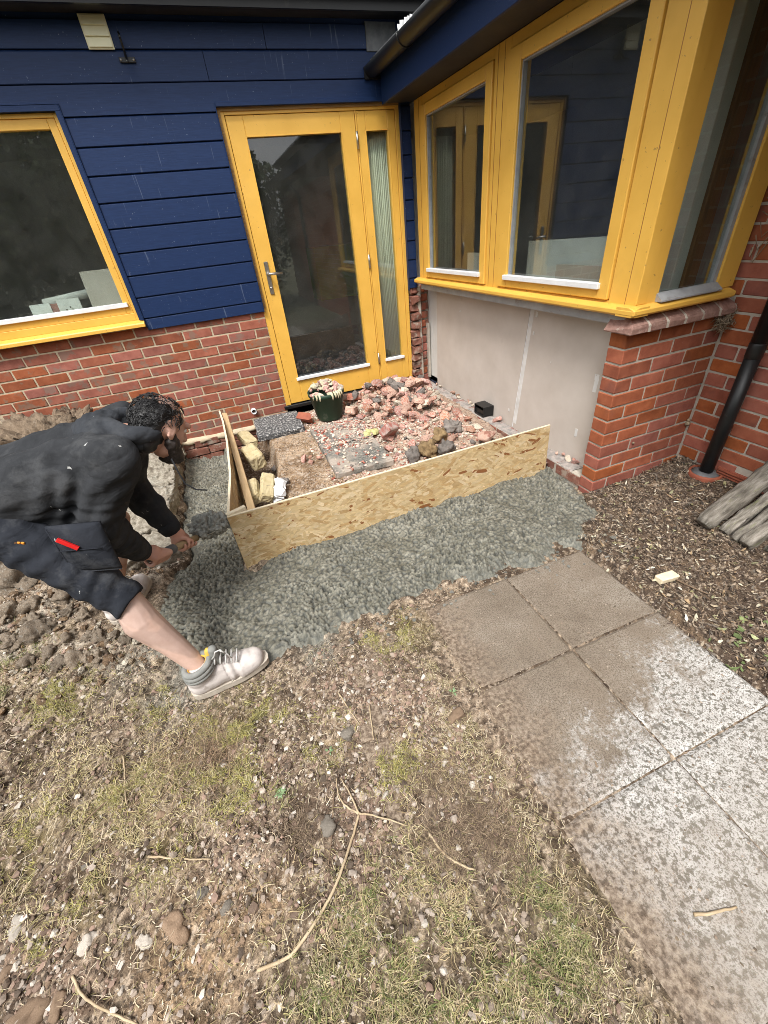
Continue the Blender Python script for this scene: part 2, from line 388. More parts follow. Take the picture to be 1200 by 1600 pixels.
# exposed footing in the trench
dirty = brick_meshes(.215, .065, .1, [M['brick_dirty']], 4, .007, .005)
for r in range(3):
    for k in range(5):
        inst('footing_brick', random.choice(dirty), back, (-2.43 + .225 * k + (.11 if r % 2 else 0), .012 - .004 * r + random.uniform(-.01, .008), -.105 - .075 * r),
             (random.uniform(-.03, .03), random.uniform(-.03, .03), random.uniform(-.05, .05)))
mb = MB(); mb.box(-2.6, -1.4, .02, .1, -.5, -.06); mb.build('footing_mortar', M['brick_dirty'], back)
xs = np.linspace(-2.50, -1.44, 60); V = []; F = []
for i, x in enumerate(xs):
    j = .028 + .018 * vn2(x * 14, 0.0, 3); h = -.072 + .016 * vn2(x * 9, 5.0, 3)
    V += [(x, .004, h + .012), (x, -j, h), (x, -j - .004, h - .018 - .02 * vn2(x * 20, 2., 4)), (x, .004, h - .05)]
for i in range(59):
    for k in range(3): F.append((i * 4 + k, i * 4 + k + 1, i * 4 + k + 5, i * 4 + k + 4))
np_obj('mortar_ledge', np.array(V), np.array(F), M['mortar_tan'], back, smooth=True)

# cladding
def board(x0, x1, z0, z1, parent=back):
    prof = [(.0, z0), (-.020, z0), (-.0225, z0 + .003), (-.0185, z1 - .011), (-.013, z1 - .005), (0, z1 - .005)]
    mb = MB(); n = len(prof)
    vs_ = [(x0, y, z) for y, z in prof] + [(x1, y, z) for y, z in prof]
    mb.add(vs_, [tuple(range(n)), tuple(range(2 * n - 1, n - 1, -1))] + [(k, k + n, (k + 1) % n + n, (k + 1) % n) for k in range(n)])
    return mb.build('cladding_board', M['navy'], parent, loc=((x0 + x1) / 2, 0, z0))
Ls = [2.372 - .1413 * i for i in range(11)] + [.876]
board(-3.9, -1.01, 2.372, 2.495); board(-1.006, .02, 2.372, 2.495)
board(-3.9, -1.415, Ls[1], Ls[0]); board(-1.411, .02, Ls[1], Ls[0])
mb = MB()     # board notched round the window and door heads
z0, z1 = Ls[2], Ls[1] - .005
mb.prism([(-3.9, 2.142), (-2.322, 2.142), (-2.322, z0), (-1.416, z0), (-1.416, 2.131), (.02, 2.131), (.02, z1), (-3.9, z1)], lambda a, b, h: (a, h + (b - z0) * .03, b), -.0225, 0)
mb.build('cladding_board', M['navy'], back, loc=(-1.9, 0, z0))
for i in range(2, 11): board(-2.318, -1.418, Ls[i + 1], Ls[i])
for i in range(2, 11): board(-.082, -.004, Ls[i + 1], Ls[i])
mb = MB(); mb.box(-3.9, .02, -.004, .03, 2.14, 2.56); mb.box(-2.32, -1.416, -.004, .03, .885, 2.14); mb.box(-.083, .0, -.004, .03, .885, 2.135)
mb.build('cladding_backing', M['navy'], back)
mb = MB()
mb.box(-2.3235, -2.3185, -.030, .02, .90, 2.1435); mb.box(-2.352, -2.3235, -.028, -.021, .95, 2.115)
mb.box(-3.9, -2.3185, -.030, .02, 2.1435, 2.150); mb.box(-3.9, -2.3235, -.028, -.021, 2.115, 2.1435)
mb.build('window_trim', M['navy'], back, bev=.0015)
mb = MB()
mb.box(-1.4175, -1.412, -.030, .02, .876, 2.1335); mb.box(-1.412, -.075, -.031, .015, 2.110, 2.1335); mb.box(-.088, -.083, -.027, .02, .86, 2.11)
mb.build('door_trim', M['navy'], back, bev=.0015)

# left window: x -4.2 .. -2.352
win = ring(MB(), -4.2, -2.352, .952, 2.115, .06, .022, .05, .022, .004, .07).build('window', M['yellow'], back, bev=.002)
ring(MB(), -4.14, -2.376, 1.002, 2.092, .05, .045, .05, .05, .012, .06).build('window_sash', M['yellow'], win, bev=.003)
MB().box(-4.09, -2.418, .032, .044, 1.05, 2.045).build('window_pane', M['glass'], win)
MB().box(-4.10, -2.392, -.004, .030, 1.048, 1.078).build('glazing_strip', M['white_strip'], win, bev=.003)
mb = MB(); P = [(-.062, .908), (-.062, .930), (-.056, .938), (.01, .953), (.01, .905)]
mb.prism(P, lambda a, b, h: (h, a, b), -4.2, -2.322); mb.build('window_sill', M['yellow'], win, bev=.002)

# door with side light
fr = MB(); fr.box(-1.4175, -1.368, .006, .09, .052, 2.112); fr.box(-.1185, -.084, .006, .09, .052, 2.112)
fr.box(-1.368, -.1185, .0065, .09, 2.074, 2.112); fr.box(-.4385, -.4275, .0065, .085, .085, 2.074)
frame = fr.build('door_frame', M['yellow'], back, bev=.002)
MB().box(-1.44, -.05, -.012, .09, .02, .0515).build('threshold', M['black_plastic'], frame, bev=.004)
mb = MB(); mb.box(-1.4165, -.09, -.004, .006, 2.092, 2.111); mb.box(-1.4115, -1.392, -.004, .006, .9, 2.092); mb.build('bare_wood_edge', M['raw_wood'], frame)
leaf = ring(MB(), -1.364, -.4415, .060, 2.071, .115, .115, .215, .112, .010, .064).build('door', M['yellow'], back, bev=.003)
ring(MB(), -1.256, -.550, .268, 1.966, .008, .008, .008, .008, .007, .03).build('glazing_bead', M['yellow'], leaf, bev=.001)
MB().box(-1.249, -.557, .034, .048, .275, 1.959).build('door_pane', M['glass'], leaf)
MB().box(-1.266, -.538, -.008, .030, .262, .288).build('glazing_strip', M['white_strip'], leaf, bev=.003)
MB().box(-1.328, -1.296, .001, .010, .99, 1.222).build('handle_plate', M['steel'], leaf, bev=.003)
mb = MB(); mb.tube([(-1.312, .003, 1.137), (-1.312, -.045, 1.137)], .0095, 10); mb.tube([(-1.318, -.045, 1.137), (-1.29, -.048, 1.137), (-1.205, -.046, 1.135)], [.0095, .010, .0085], 10)
mb.build('door_handle', M['steel'], leaf)
mb = MB(); mb.tube([(-1.312, .004, 1.035), (-1.312, -.006, 1.035)], .009, 10); mb.build('lock_cylinder', M['steel'], leaf)
for z in (1.91, 1.128, .316):
    mb = MB(); mb.tube([(-.4395, -.002, z - .05), (-.4395, -.002, z + .05)], .008, 10); mb.box(-.4465, -.4320, .002, .0065, z - .045, z + .045); mb.build('hinge', M['steel'], leaf)
side = ring(MB(), -.4255, -.1205, .075, 2.071, .066, .064, .213, .112, .010, .064).build('side_light', M['yellow'], back, bev=.003)
ring(MB(), -.3665, -.177, .281, 1.966, .007, .007, .007, .007, .007, .03).build('glazing_bead', M['yellow'], side, bev=.001)
MB().box(-.3595, -.1845, .034, .046, .288, 1.959).build('side_light_pane', M['glass'], side)
MB().box(-.369, -.168, -.008, .03, .274, .299).build('glazing_strip', M['white_strip'], side, bev=.003)

# toothed return beside the door where the outer leaf was cut away
for r in range(12):
    zc = .9027 - .075 * r - .0375 - .01
    me = random.choice(brick_meshes(.095, .064, .09, [M['brick_dirty']], 1, .009, .009))
    inst('broken_brick', me, back, (-.036 + random.uniform(-.008, .012), .028 + random.uniform(-.02, .012), zc), (random.uniform(-.08, .08), random.uniform(-.08, .08), random.uniform(-.2, .2)))
    w = .1 if r % 2 else .075
    me = random.choice(brick_meshes(w, .063, .09, [M['brick_back']], 1, .006, .004))
    inst('cut_brick', me, back, (.015 + w / 2, .06 + random.uniform(-.004, .004), zc), (0, 0, random.uniform(-.03, .03)))
    if r % 2 == 0:
        me = random.choice(brick_meshes(.03, .06, .08, [M['brick_dirty']], 1, .006, .004)); inst('cut_brick', me, back, (.11, .06, zc))
mb = MB(); mb.box(-.083, .14, .035, .1, -.3, .90); mb.build('return_mortar', M['mortar_pale'], back)
mb = MB(); mb.box(.0, .03, -.012, .04, .05, .885); mb.box(.095, .112, -.015, .03, .03, .55); mb.build('mortar_smear', M['mortar_pale'], back, jit=.004)

# ---------------- bay on the right: yellow window over bare plasterboard, brick pier at the corner
bay = thing('bay_window', 'yellow framed bay window above bare plasterboard and a red brick pier', 'bay window', (.05, -1.2, 0))
BT = lambda u, o, z: (o, -u, z)
U0, U1, ZB, ZT = .070, 2.362, .948, 2.098
wf = MB(BT)
wf.box(U0, .205, .003, .085, ZB, ZT); wf.box(1.122, 1.272, .003, .085, ZB, ZT); wf.box(2.205, U1, .002, .13, ZB, ZT)
wf.box(.205, 1.122, .0035, .085, 2.050, ZT); wf.box(1.272, 2.205, .0035, .085, 2.050, ZT)
wf.box(.205, 1.122, .0035, .085, ZB, .9655); wf.box(1.272, 2.205, .0035, .085, ZB, .9655)
bwin = wf.build('window_frame', M['yellow'], bay, bev=.002)
for u in (.150, 1.155, 1.215, 2.300): MB(BT).box(u, u + .0032, .0016, .01, ZB + .002, ZT).build('frame_groove', M['orange_wood'], bwin)
for (a, b, g0, g1) in ((.209, 1.118, .275, 1.052), (1.276, 2.200, 1.372, 2.132)):
    sash = ring(MB(BT), a, b, .969, 2.047, g0 - a, b - g1, .062, .062, -.010, .06).build('casement', M['yellow'], bay, bev=.004)
    ring(MB(BT), g0 - .002, g1 + .002, 1.029, 1.987, .010, .010, .006, .010, .004, .03).build('gasket', M['grey_strip'], sash)
    MB(BT).box(g0, g1, .022, .036, 1.031, 1.985).build('casement_pane', M['glass'], sash)
    MB(BT).box(g0 - .02, g1 + .015, -.026, .012, 1.012, 1.040).build('glazing_strip', M['white_strip'], sash, bev=.003)
# sill round the corner
mb = MB(BT); mb.prism([(-.046, .925), (-.046, .945), (-.012, .958), (.05, .958), (.05, .915), (-.03, .915)], lambda a, b, h: (h, a, b), .045, 2.402)
mb.build('window_sill', M['yellow'], bay, bev=.0025)
mb = MB(); mb.prism([(-2.4065, .9255), (-2.4065, .9455), (-2.372, .9585), (-2.30, .9585), (-2.30, .9155), (-2.39, .9155)], lambda a, b, h: (h, a, b), -.0445, .60)
mb.build('window_sill', M['yellow'], bay, bev=.0025)
mb = MB(BT); mb.box(.10, 2.33, -.004, .10, .868, .9145); mb.build('sill_underside', M['grey_strip'], bay, bev=.003, jit=.0012)
# corner post side face and side light (faces the garden, plane y = -2.362)
mb = MB(); mb.box(.0025, .066, -2.3645, -2.30, .9595, 2.0975); mb.box(.0665, .131, -2.3615, -2.30, .9595, 2.0975); mb.build('corner_post', M['yellow'], bay, bev=.002)
mb = MB(); mb.box(.51, .63, -2.3615, -2.29, .9595, 2.0975); mb.box(.1315, .51, -2.3612, -2.29, 2.04, 2.0975); mb.box(.1315, .51, -2.3612, -2.29, .9595, .972)
sidew = mb.build('side_window_frame', M['yellow'], bay, bev=.003)
ring(MB(), .1325, .5095, .973, 2.039, .008, .022, .012, .012, -2.352, -2.32).build('gasket', M['grey_strip'], sidew)
MB().box(.1405, .4875, -2.338, -2.325, .985, 2.027).build('side_pane', M['glass'], sidew)
mb = MB(); mb.prism([(-2.398, .9605), (-2.398, .967), (-2.362, .994), (-2.345, .994), (-2.345, .9605)], lambda a, b, h: (h, a, b), .118, .505); mb.build('glazing_strip', M['grey_strip'], sidew)
# plasterboard sheets under the window, with a taped joint
mb = MB(BT); mb.prism([(.165, -.02), (1.415, -.015), (1.50, .90), (.185, .90)], lambda a, b, h: (a, h, b), .110, .125); mb.build('plasterboard_sheet', M['plaster'], bay)
mb = MB(BT); mb.prism([(1.427, -.02), (2.23, -.02), (2.23, .90), (1.512, .90)], lambda a, b, h: (a, h, b), .108, .125); mb.build('plasterboard_sheet', M['plaster'], bay)
mb = MB(BT); mb.prism([(1.416, -.01), (1.426, -.01), (1.511, .90), (1.501, .90)], lambda a, b, h: (a, h, b), .112, .125); mb.build('board_joint', M['white_strip'], bay)
mb = MB(BT); mb.prism([(1.435, .03), (1.465, .03), (1.545, .90), (1.515, .90)], lambda a, b, h: (a, h, b), .1074, .1085); mb.build('joint_tape', M['plaster_white'], bay)
mb = MB(BT)
for (u, z, w, h) in ((1.56, .80, .012, .03), (1.55, .69, .012, .02), (1.36, .10, .014, .02), (2.05, .16, .02, .05), (1.75, .55, .006, .008), (.60, .80, .003, .07), (.60, .72, .006, .012), (2.12, .47, .03, .10)):
    mb.box(u, u + w, .1060, .1095, z, z + h)
mb.build('filler_dab', M['plaster_white'], bay, jit=.003)
M['bed'] = pm('broken_bed', [(.3, (.20, .19, .18)), (.5, (.30, .27, .25)), (.7, (.42, .36, .32))], 26, bump=.9, bscale=90, bdist=.006, rough=.95, patches=[((.22, .09, .065), 12, .56, .64, .8), ((.09, .09, .095), 8, .6, .7, .6)])
# plinth: bricks left standing along the foot of the bay
plinth_m = brick_meshes(.215, .065, .105, [M['brick_dirty'], M['brick_orange']], 3, .006, .003)
for r in range(2):
    u = .02 + (.11 if r else 0)
    while u < 2.14:
        inst('plinth_brick', random.choice(plinth_m), bay, (.054 + random.uniform(-.003, .003), -(u + .108), -.0085 - .0375 - .075 * r), (0, 0, math.pi / 2 + random.uniform(-.01, .01))); u += .225
mb = MB(BT); mb.box(.0, 2.25, .006, .104, -.25, -.010); mb.build('plinth_mortar', M['mortar_pale'], bay)
us = np.linspace(.0, 2.18, 160); V = []; F = []
for i, u in enumerate(us):
    for k, o in enumerate(np.linspace(.004, .108, 9)):
        V.append((o, -u, -.009 + .012 * float(fbm(np.array(u * 18), np.array(o * 40), 1, 3, 5)) - (.01 if k in (0, 8) else 0)))
for i in range(159):
    for k in range(8): F.append((i * 9 + k, i * 9 + k + 1, i * 9 + k + 10, i * 9 + k + 9))
np_obj('mortar_bed', np.array(V), np.array(F), M['bed'], bay, smooth=True)
# pier bricks
pf = brick_meshes(.215, .065, .1, [M['brick_orange']], 5); ph_ = brick_meshes(.1025, .065, .1, [M['brick_orange']], 4)
mb = MB(); mb.box(.005, .655, -2.356, -2.26, -.30, .84); mb.build('pier_mortar', M['mortar_pale'], bay)
for r in range(14):
    zc = .7623 + .0375 - .075 * r
    xs_ = [(.0, 'h'), (.1125, 'f'), (.3375, 'f'), (.5625, 'h')] if r % 2 else [(.0, 'f'), (.225, 'f'), (.45, 'f')]
    for x, ty in xs_:
        L = .215 if ty == 'f' else .1025
        inst('brick', random.choice(pf if ty == 'f' else ph_), bay, (x + L / 2, -2.3105 + random.uniform(-.001, .001), zc + random.uniform(-.0008, .0008)),
             (random.uniform(-.005, .005), random.uniform(-.005, .005), random.uniform(-.005, .005)))
    # header faces seen on the left flank
mb = MB(); mb.box(.098, .109, -2.2595, -2.20, -.1, .835); mb.build('pier_mortar', M['mortar_tan'], bay, jit=.004)
V = []; F = []   # ragged mortar edge beside the plasterboard
zs = np.linspace(.02, .84, 60)
for i, z in enumerate(zs):
    a = 2.148 - .022 * float(vn2(np.array(z * 30), np.array(1.0), 8)) - .02 * float(vn2(np.array(z * 9), np.array(4.0), 8))
    V += [(.099, -2.262, z), (.094 + .006 * random.random(), -a - .075, z), (.106, -a - .066, z)]
for i in range(59):
    for k in range(2): F.append((i * 3 + k, i * 3 + k + 1, i * 3 + k + 4, i * 3 + k + 3))
np_obj('mortar_edge', np.array(V), np.array(F), M['mortar_tan'], bay)
# sloping coping bricks
cop = [(-2.405, .838), (-2.405, .872), (-2.395, .882), (-2.325, .9235), (-2.27, .9235), (-2.27, .838)]
n = 6; w = (.655 + .035) / n
for k in range(n):
    x0 = -.035 + w * k
    mb = MB()
    if k == 0:   # hipped end
        pts0 = [(x0 + .0, y + (.0 if y < -2.3 else 0), z) for y, z in cop]
        pts0 = [(-.037, -2.405, .838), (-.037, -2.405, .872), (-.030, -2.395, .882), (.018, -2.325, .9235), (.018, -2.24, .9235), (-.037, -2.24, .838)]
        pts1 = [(x0 + w - .005, y, z) for y, z in cop]
        mb.add(pts0 + pts1, [tuple(range(6)), tuple(range(11, 5, -1))] + [(i, i + 6, (i + 1) % 6 + 6, (i + 1) % 6) for i in range(6)])
    else:
        mb.prism(cop, lambda a, b, h: (h, a, b), x0 + .005, x0 + w - .005)
    mb.build('coping_brick', M['brick_mauve'], bay, bev=.006, jit=.002, loc=(x0, -2.34, .88))
mb = MB(); mb.prism([(y + .0025 if y < -2.3 else y, z - .0025 if z > .85 else z + .003) for y, z in cop], lambda a, b, h: (h, a, b), .07, .655); mb.build('coping_mortar', M['mortar_pale'], bay)

# ---------------- side wall on the right, running towards the camera
sw = thing('side_wall', 'red brick wall at right behind the black downpipe', 'wall', (.71, -3.2, 0))
mb = MB(); mb.box(.666, .9, -9.6, -2.262, -.45, 2.7); mb.build('mortar', M['mortar_pale'], sw)
mb = MB()
for r in range(37):
    for k in range(25):
        y_ = -4.0 - .225 * k - (.11 if r % 2 else 0); mb.box(.661, .70, y_ - .215, y_, -.5375 + .075 * r - .0325 + .0003, -.5375 + .075 * r + .0325)
mb.build('distant_bricks', M['brick_orange'], sw)['kind'] = 'stuff'
for r in range(37):
    zc = .7623 + .0375 + .075 * 18 - .075 * r
    y = -2.372; i = 0
    while y > -4.0:
        L = .1025 if (i == 0 and r % 2 == 0) else .215
        if i == 0 and zc > .93: y = -2.285
        if zc < .95 or y > -3.6:
            if not (zc < .06 and zc > -.03 and -2.84 < y - L / 2 < -2.62):
                inst('brick', random.choice(ph_ if L < .2 else pf), sw, (.711 + random.uniform(-.0012, .0012), y - L / 2, zc + random.uniform(-.001, .001)),
                     (random.uniform(-.005, .005), random.uniform(-.005, .005), math.pi / 2 + random.uniform(-.005, .005)))
        y -= L + .010; i += 1
ab = MB(); ab.box(.656, .70, -2.84, -2.612, -.03, .052)
air = ab.build('air_brick', M['terracotta'], sw, bev=.003)
for k in range(5): MB().box(.646, .657, -2.832, -2.62, -.024 + .0155 * k, -.0165 + .0155 * k).build('louvre', M['terracotta'], air)

fardp = thing('downpipe', 'black downpipe further along the brick wall seen reflected in the door', 'downpipe', (.61, -7.2, -.1))
mb = MB(); mb.tube([(.61, -7.2, -.1), (.61, -7.2, 2.1), (.45, -7.2, 2.25)], .036, 12); mb.build('pipe', M['black_plastic'], fardp)
tag(MB().box(.30, .70, -9.6, -3.2, 2.36, 2.50).build('side_eaves', M['black_plastic'], None), 'dark eaves along the right brick wall seen reflected in the door', 'eaves')
# ---------------- roof edge over the bay
roof = thing('roof_edge', 'black half round gutter and navy fascia above the yellow bay', 'roof', (-.2, -1.5, 2.1))
MB().box(-.212, .66, -4.2, -.026, 2.1005, 2.112).build('soffit_board', M['soffit'], roof)
MB().box(-.232, -.2125, -4.2, -.026, 2.092, 2.262).build('fascia_board', M['navy'], roof, bev=.002)
V = []; F = []; ys = np.linspace(-4.2, -.035, 40); na = 13
for y in ys:
    for rr_ in (.058, .053):
        for k in range(na):
            a = math.pi + math.pi * k / (na - 1); V.append((-.292 + rr_ * math.cos(a), y, 2.283 + rr_ * math.sin(a)))
for i in range(39):
    b = i * 2 * na
    for k in range(na - 1):
        F.append((b + k, b + k + 1, b + 2 * na + k + 1, b + 2 * na + k)); F.append((b + na + k, b + 2 * na + na + k, b + 2 * na + na + k + 1, b + na + k + 1))
    for k in (0, na - 1): F.append((b + k, b + 2 * na + k, b + 2 * na + na + k, b + na + k))
np_obj('gutter', np.array(V), np.array(F), M['black_plastic'], roof, smooth=True)
for y in (-.62, -1.5, -2.4):
    mb = MB(); mb.tube([(-.292 + .0605 * math.cos(math.pi + math.pi * k / 12), y, 2.283 + .0605 * math.sin(math.pi + math.pi * k / 12)) for k in range(13)], .004, 6); mb.build('gutter_bracket', M['black_plastic'], roof)
MB().box(-.352, -.232, -.036, -.026, 2.222, 2.285).build('gutter_end_cap', M['black_plastic'], roof)
mb = MB(); mb.prism([(-.30, 2.30), (-.30, 2.32), (.9, 2.83), (.9, 2.79)], lambda a, b, h: (a, h, b), -4.2, -.026); mb.build('unseen_roof_slope', M['lead'], roof)  # roof sheet out of view, added above the bay for its shade
mb = MB()
for k in range(7):
    y = -.62 - k * .02; mb.box(-.335 + .004 * k, -.25, y, y + .022, 2.285 + .005 * math.sin(k * 2.1), 2.325 - .004 * abs(k - 3))
mb.build('roof_underlay', M['white_strip'], roof, jit=.008)
eave = thing('eaves', 'dark eaves shading the top of the navy cladding', 'eaves', (-1.9, -.2, 2.5))
MB().box(-3.9, .3, -.16, .1, 2.515, 2.535).build('soffit_board', M['soffit'], eave)
mb = MB(); mb.box(-3.9, .3, -.18, -.1605, 2.50, 2.64); mb.tube([(-3.9, -.235, 2.60), (.3, -.235, 2.60)], .05, 12); mb.build('fascia_board', M['black_plastic'], eave)
mb = MB(); mb.prism([(-.22, 2.66), (-.22, 2.69), (3.4, 4.1), (3.4, 4.05)], lambda a, b, h: (h, a, b), -3.9, .9); mb.build('unseen_roof_slope', M['lead'], eave)
tag(MB().box(-.315, -.095, -.0275, -.0215, 2.36, 2.498).build('lead_flashing', M['lead'], None, jit=.002), 'scuffed grey lead patch on the cladding beside the gutter', 'flashing')

# ---------------- rooms behind the glass
room = thing('interior_room', 'dim rooms seen through the glazing', 'room', (0, 1.5, 0)); room['kind'] = 'structure'
mb = MB(); mb.box(-4.3, 3.2, .1005, 3.4, -.02, .045); mb.box(.127, 3.2, -2.25, .1, -.02, .045); mb.build('floor', M['carpet'], room)
mb = MB(); mb.box(-4.3, 3.2, .1005, 3.4, 2.36, 2.44); mb.box(.0, 3.2, -2.36, .1, 2.36, 2.44); mb.build('ceiling', M['interior'], room)
mb = MB(); mb.box(-4.3, -4.2, .12, 3.4, 0, 2.36); mb.box(-4.2, 3.1, 3.3, 3.4, 0, 2.36); mb.box(3.1, 3.2, -2.36, 3.3, 0, 2.36)
mb.box(-4.2, -2.36, .1005, .13, 0, .95); mb.box(-4.2, -2.36, .1005, .13, 2.11, 2.36); mb.box(-2.36, -1.418, .1005, .13, 0, 2.36); mb.box(-1.418, .14, .1005, .13, 2.112, 2.36); mb.box(-.084, .14, .1005, .13, .0, 2.112)
mb.box(.127, .14, -2.25, .1, 0, .94); mb.box(.02, .14, -2.36, .1, 2.10, 2.36); mb.box(.14, .66, -2.25, -2.22, 0, .955); mb.box(.14, 3.1, -2.30, -2.26, 2.10, 2.36); mb.box(.66, 3.1, -2.26, -2.2, 0, 2.36)
mb.build('inner_wall', M['interior'], room)
mb = MB(); mb.box(.14, .40, -2.22, .09, .93, .955); mb.build('window_board', M['white_paint'], room)
mb = MB(); mb.box(-4.1, -2.36, .1305, .30, .985, 1.005); mb.build('window_board', M['white_paint'], room)
# things inside
V = []; F = []; xs = np.linspace(-.40, -.12, 90)
for i, x in enumerate(xs):
    y = .078 + .012 * math.sin(i * 1.25) + .004 * math.sin(i * .31); V += [(x, y, .09), (x, y, 2.05), (x, y + .004, 2.05), (x, y + .004, .09)]
for i in range(89):
    for a, b in ((0, 1), (1, 2), (2, 3), (3, 0)): F.append((i * 4 + a, i * 4 + b, i * 4 + 4 + b, i * 4 + 4 + a))
tag(np_obj('curtain', np.array(V), np.array(F), M['curtain'], smooth=True), 'cream pleated curtain behind the narrow pane beside the door', 'curtain')
tag(MB().box(-.42, .12, 2.15, 2.6, .62, 1.22).build('cupboard', M['lime'], None, bev=.004), 'lime green cupboard inside, seen through the door glass', 'cupboard')
tag(MB().box(-.22, .10, 1.0, 1.05, .05, .95).build('spare_plasterboard', M['plaster'], None), 'pale sheet of plasterboard leaning inside behind the door glass', 'plasterboard')
mb = MB(BT); mb.prism([(1.30, .956), (2.2, .956), (2.2, 1.22), (1.30, 1.20)], lambda a, b, h: (a, h, b), .20, .212)
tag(mb.build('white_board', M['white_paint'], None), 'white sheet standing inside the larger bay pane', 'board')
tag(MB(BT).box(1.62, 2.2, .165, .177, .956, 1.085).build('beige_board', M['plaster'], None), 'low beige offcut in front of the white sheet inside the bay', 'board')
tag(MB(BT).box(.55, 1.05, .20, .212, .956, 1.13).build('grey_board', M['plaster'], None), 'beige sheet standing inside the smaller bay pane', 'board')
tag(MB().box(.40, .47, -2.2, -2.13, .956, 2.098).build('boxed_pipe', M['white_paint'], None, bev=.003), 'white boxed pipe inside the narrow bay side pane', 'pipe')
tag(MB().box(.49, .58, -2.2, -2.13, .956, 2.098).build('timber_stud', M['orange_wood'], None, bev=.003), 'orange brown timber stud inside the bay side pane', 'stud')
def leaning(x, w, h, m, label, y=.19, cat='board'):
    mb = MB(); mb.obox((x, y, 1.006 + h / 2 * .97), (w, .008, h), (rad(-14), 0, rad(random.uniform(-4, 4)))); return tag(mb.build('leaning_board', m, None), label, cat)
leaning(-2.50, .34, .30, M['plaster'], 'grey board leaning inside the left window at its right corner', .24)
leaning(-2.80, .15, .14, M['white_paint'], 'white socket plate leaning inside the left window beside the pink one', .16, 'plate')
leaning(-2.99, .13, .13, M['white_paint'], 'white socket plate leaning inside at the left window edge', .16, 'plate')
leaning(-2.895, .11, .12, pm('pink_card', [(.3, (.3, .12, .10)), (.7, (.36, .16, .13))], 9), 'pink card leaning inside the left window between white plates', .17, 'card')
mb = MB()
for (x, z) in ((-2.795, 1.09), (-2.825, 1.075), (-2.775, 1.06)): mb.box(x - .004, x + .004, .138, .15, z - .004, z + .004)
tag(mb.build('socket_screws', M['black_plastic'], None), 'three dark screws on the white plate inside the left window', 'screws', kind='stuff')
mb = MB(); mb.tube([(-2.99, .30, 1.125), (-2.66, .30, 1.155)], .03, 14)
tag(mb.build('cardboard_tube', M['plaster_white'], None), 'pale tube lying inside the left window above the plates', 'tube')
# ================================================================== GROUND
CONC = [(-2.02, .03), (-2.45, .03), (-2.47, -.35), (-2.40, -.75), (-2.44, -1.1), (-2.38, -1.5), (-2.36, -1.75), (-2.52, -1.93), (-2.56, -2.15), (-2.46, -2.42), (-2.38, -2.66), (-2.20, -2.72), (-1.95, -2.70),
        (-1.77, -2.69), (-1.60, -2.66), (-1.46, -2.70), (-1.30, -2.65), (-1.17, -2.68), (-1.05, -2.64), (-.93, -2.68), (-.78, -2.66), (-.62, -2.72), (-.48, -2.64), (-.34, -2.76), (-.20, -2.64), (-.12, -2.62), (-.04, -2.52), (.02, -2.36), (.02, -1.95), (-1.985, -1.95)]
def blobs(X, Y, lst, k=1.0, warp=.06, s=0):
    wx = X + warp * (fbm(X, Y, 7, 3, s + 70) - .5) * 2; wy = Y + warp * (fbm(X, Y, 7, 3, s + 90) - .5) * 2; m = np.zeros(X.shape)
    for x, y, r in lst: m = np.maximum(m, np.exp(-((wx - x) ** 2 + (wy - y) ** 2) / (k * r * r)))
    return m
SAND = [(-2.3, -3.49, .13), (-2.38, -3.53, .08), (-2.15, -3.46, .08), (-2.26, -3.38, .05)]
DARK = [(-2.63, -3.19, .13), (-2.43, -2.88, .15), (-1.96, -3.24, .11), (-2.8, -3.11, .13), (-2.31, -2.88, .12), (-2.03, -2.85, .12), (-2.85, -2.72, .14), (-1.77, -3.19, .09), (-1.21, -2.79, .10)]
MOSS = [(-2.2, -2.83, .11), (-2.09, -2.92, .11), (-2.25, -3.03, .09), (-2.82, -2.49, .11), (-2.52, -3.0, .10), (-2.77, -3.02, .09), (-2.59, -3.24, .05), (-2.17, -3.13, .08), (-1.86, -3.09, .08), (-2.46, -2.68, .07), (-2.18, -2.94, .09), (-1.66, -3.27, .08), (-2.71, -3.31, .03), (-2.4, -3.23, .06), (-1.4, -2.8, .09), (-1.56, -2.81, .07), (-2.84, -3.03, .05)]
GREEN = [(-3.07, -2.28, .14), (-3.07, -2.36, .1), (-1.35, -3.74, .08), (-1.46, -3.75, .09), (-1.46, -3.82, .10), (-1.4, -3.91, .08), (-1.84, -3.6, .11), (-1.83, -3.74, .1), (-1.62, -3.79, .11), (-2.02, -3.67, .07), (-2.04, -3.2, .03), (-1.34, -2.92, .03)]
ROOTS = [(-1.54, -3.47, .1), (-1.5, -3.56, .1), (-1.58, -3.38, .07), (-1.49, -3.63, .06), (-1.63, -3.53, .06), (-2.27, -2.95, .08), (-2.0, -3.31, .05)]
DRY = [(-1.75, -3.61, .17), (-1.52, -3.71, .15), (-1.94, -3.69, .15), (-1.67, -3.81, .14), (-2.59, -3.11, .18), (-2.42, -3.04, .17), (-2.69, -2.88, .18), (-1.51, -3.35, .12), (-1.38, -3.84, .1)]
GRAV = [(-1.49, -3.32, .1), (-1.53, -3.13, .11), (-2.04, -3.1, .08), (-1.79, -3.33, .11), (-2.73, -3.3, .09), (-2.62, -3.44, .08), (-1.71, -3.02, .16), (-1.25, -3.4, .08), (-2.17, -3.28, .1), (-1.86, -3.45, .09), (-1.48, -3.45, .09)]
CEM = [(-2.52, -2.32, .2), (-2.32, -2.63, .13), (-2.69, -2.07, .14), (-2.85, -1.99, .14), (-2.39, -2.69, .08), (-1.78, -2.71, .07)]
SLX0, SLX1, SLY1 = -1.44, -.392, -2.70
def mulch_w(X, Y):
    return sstep(0, .05, X + .425 + .06 * (fbm(X, Y, 8, 3, 21) - .5)) * sstep(-2.30, -2.42, Y) * np.where(X < .67, 1, 0)
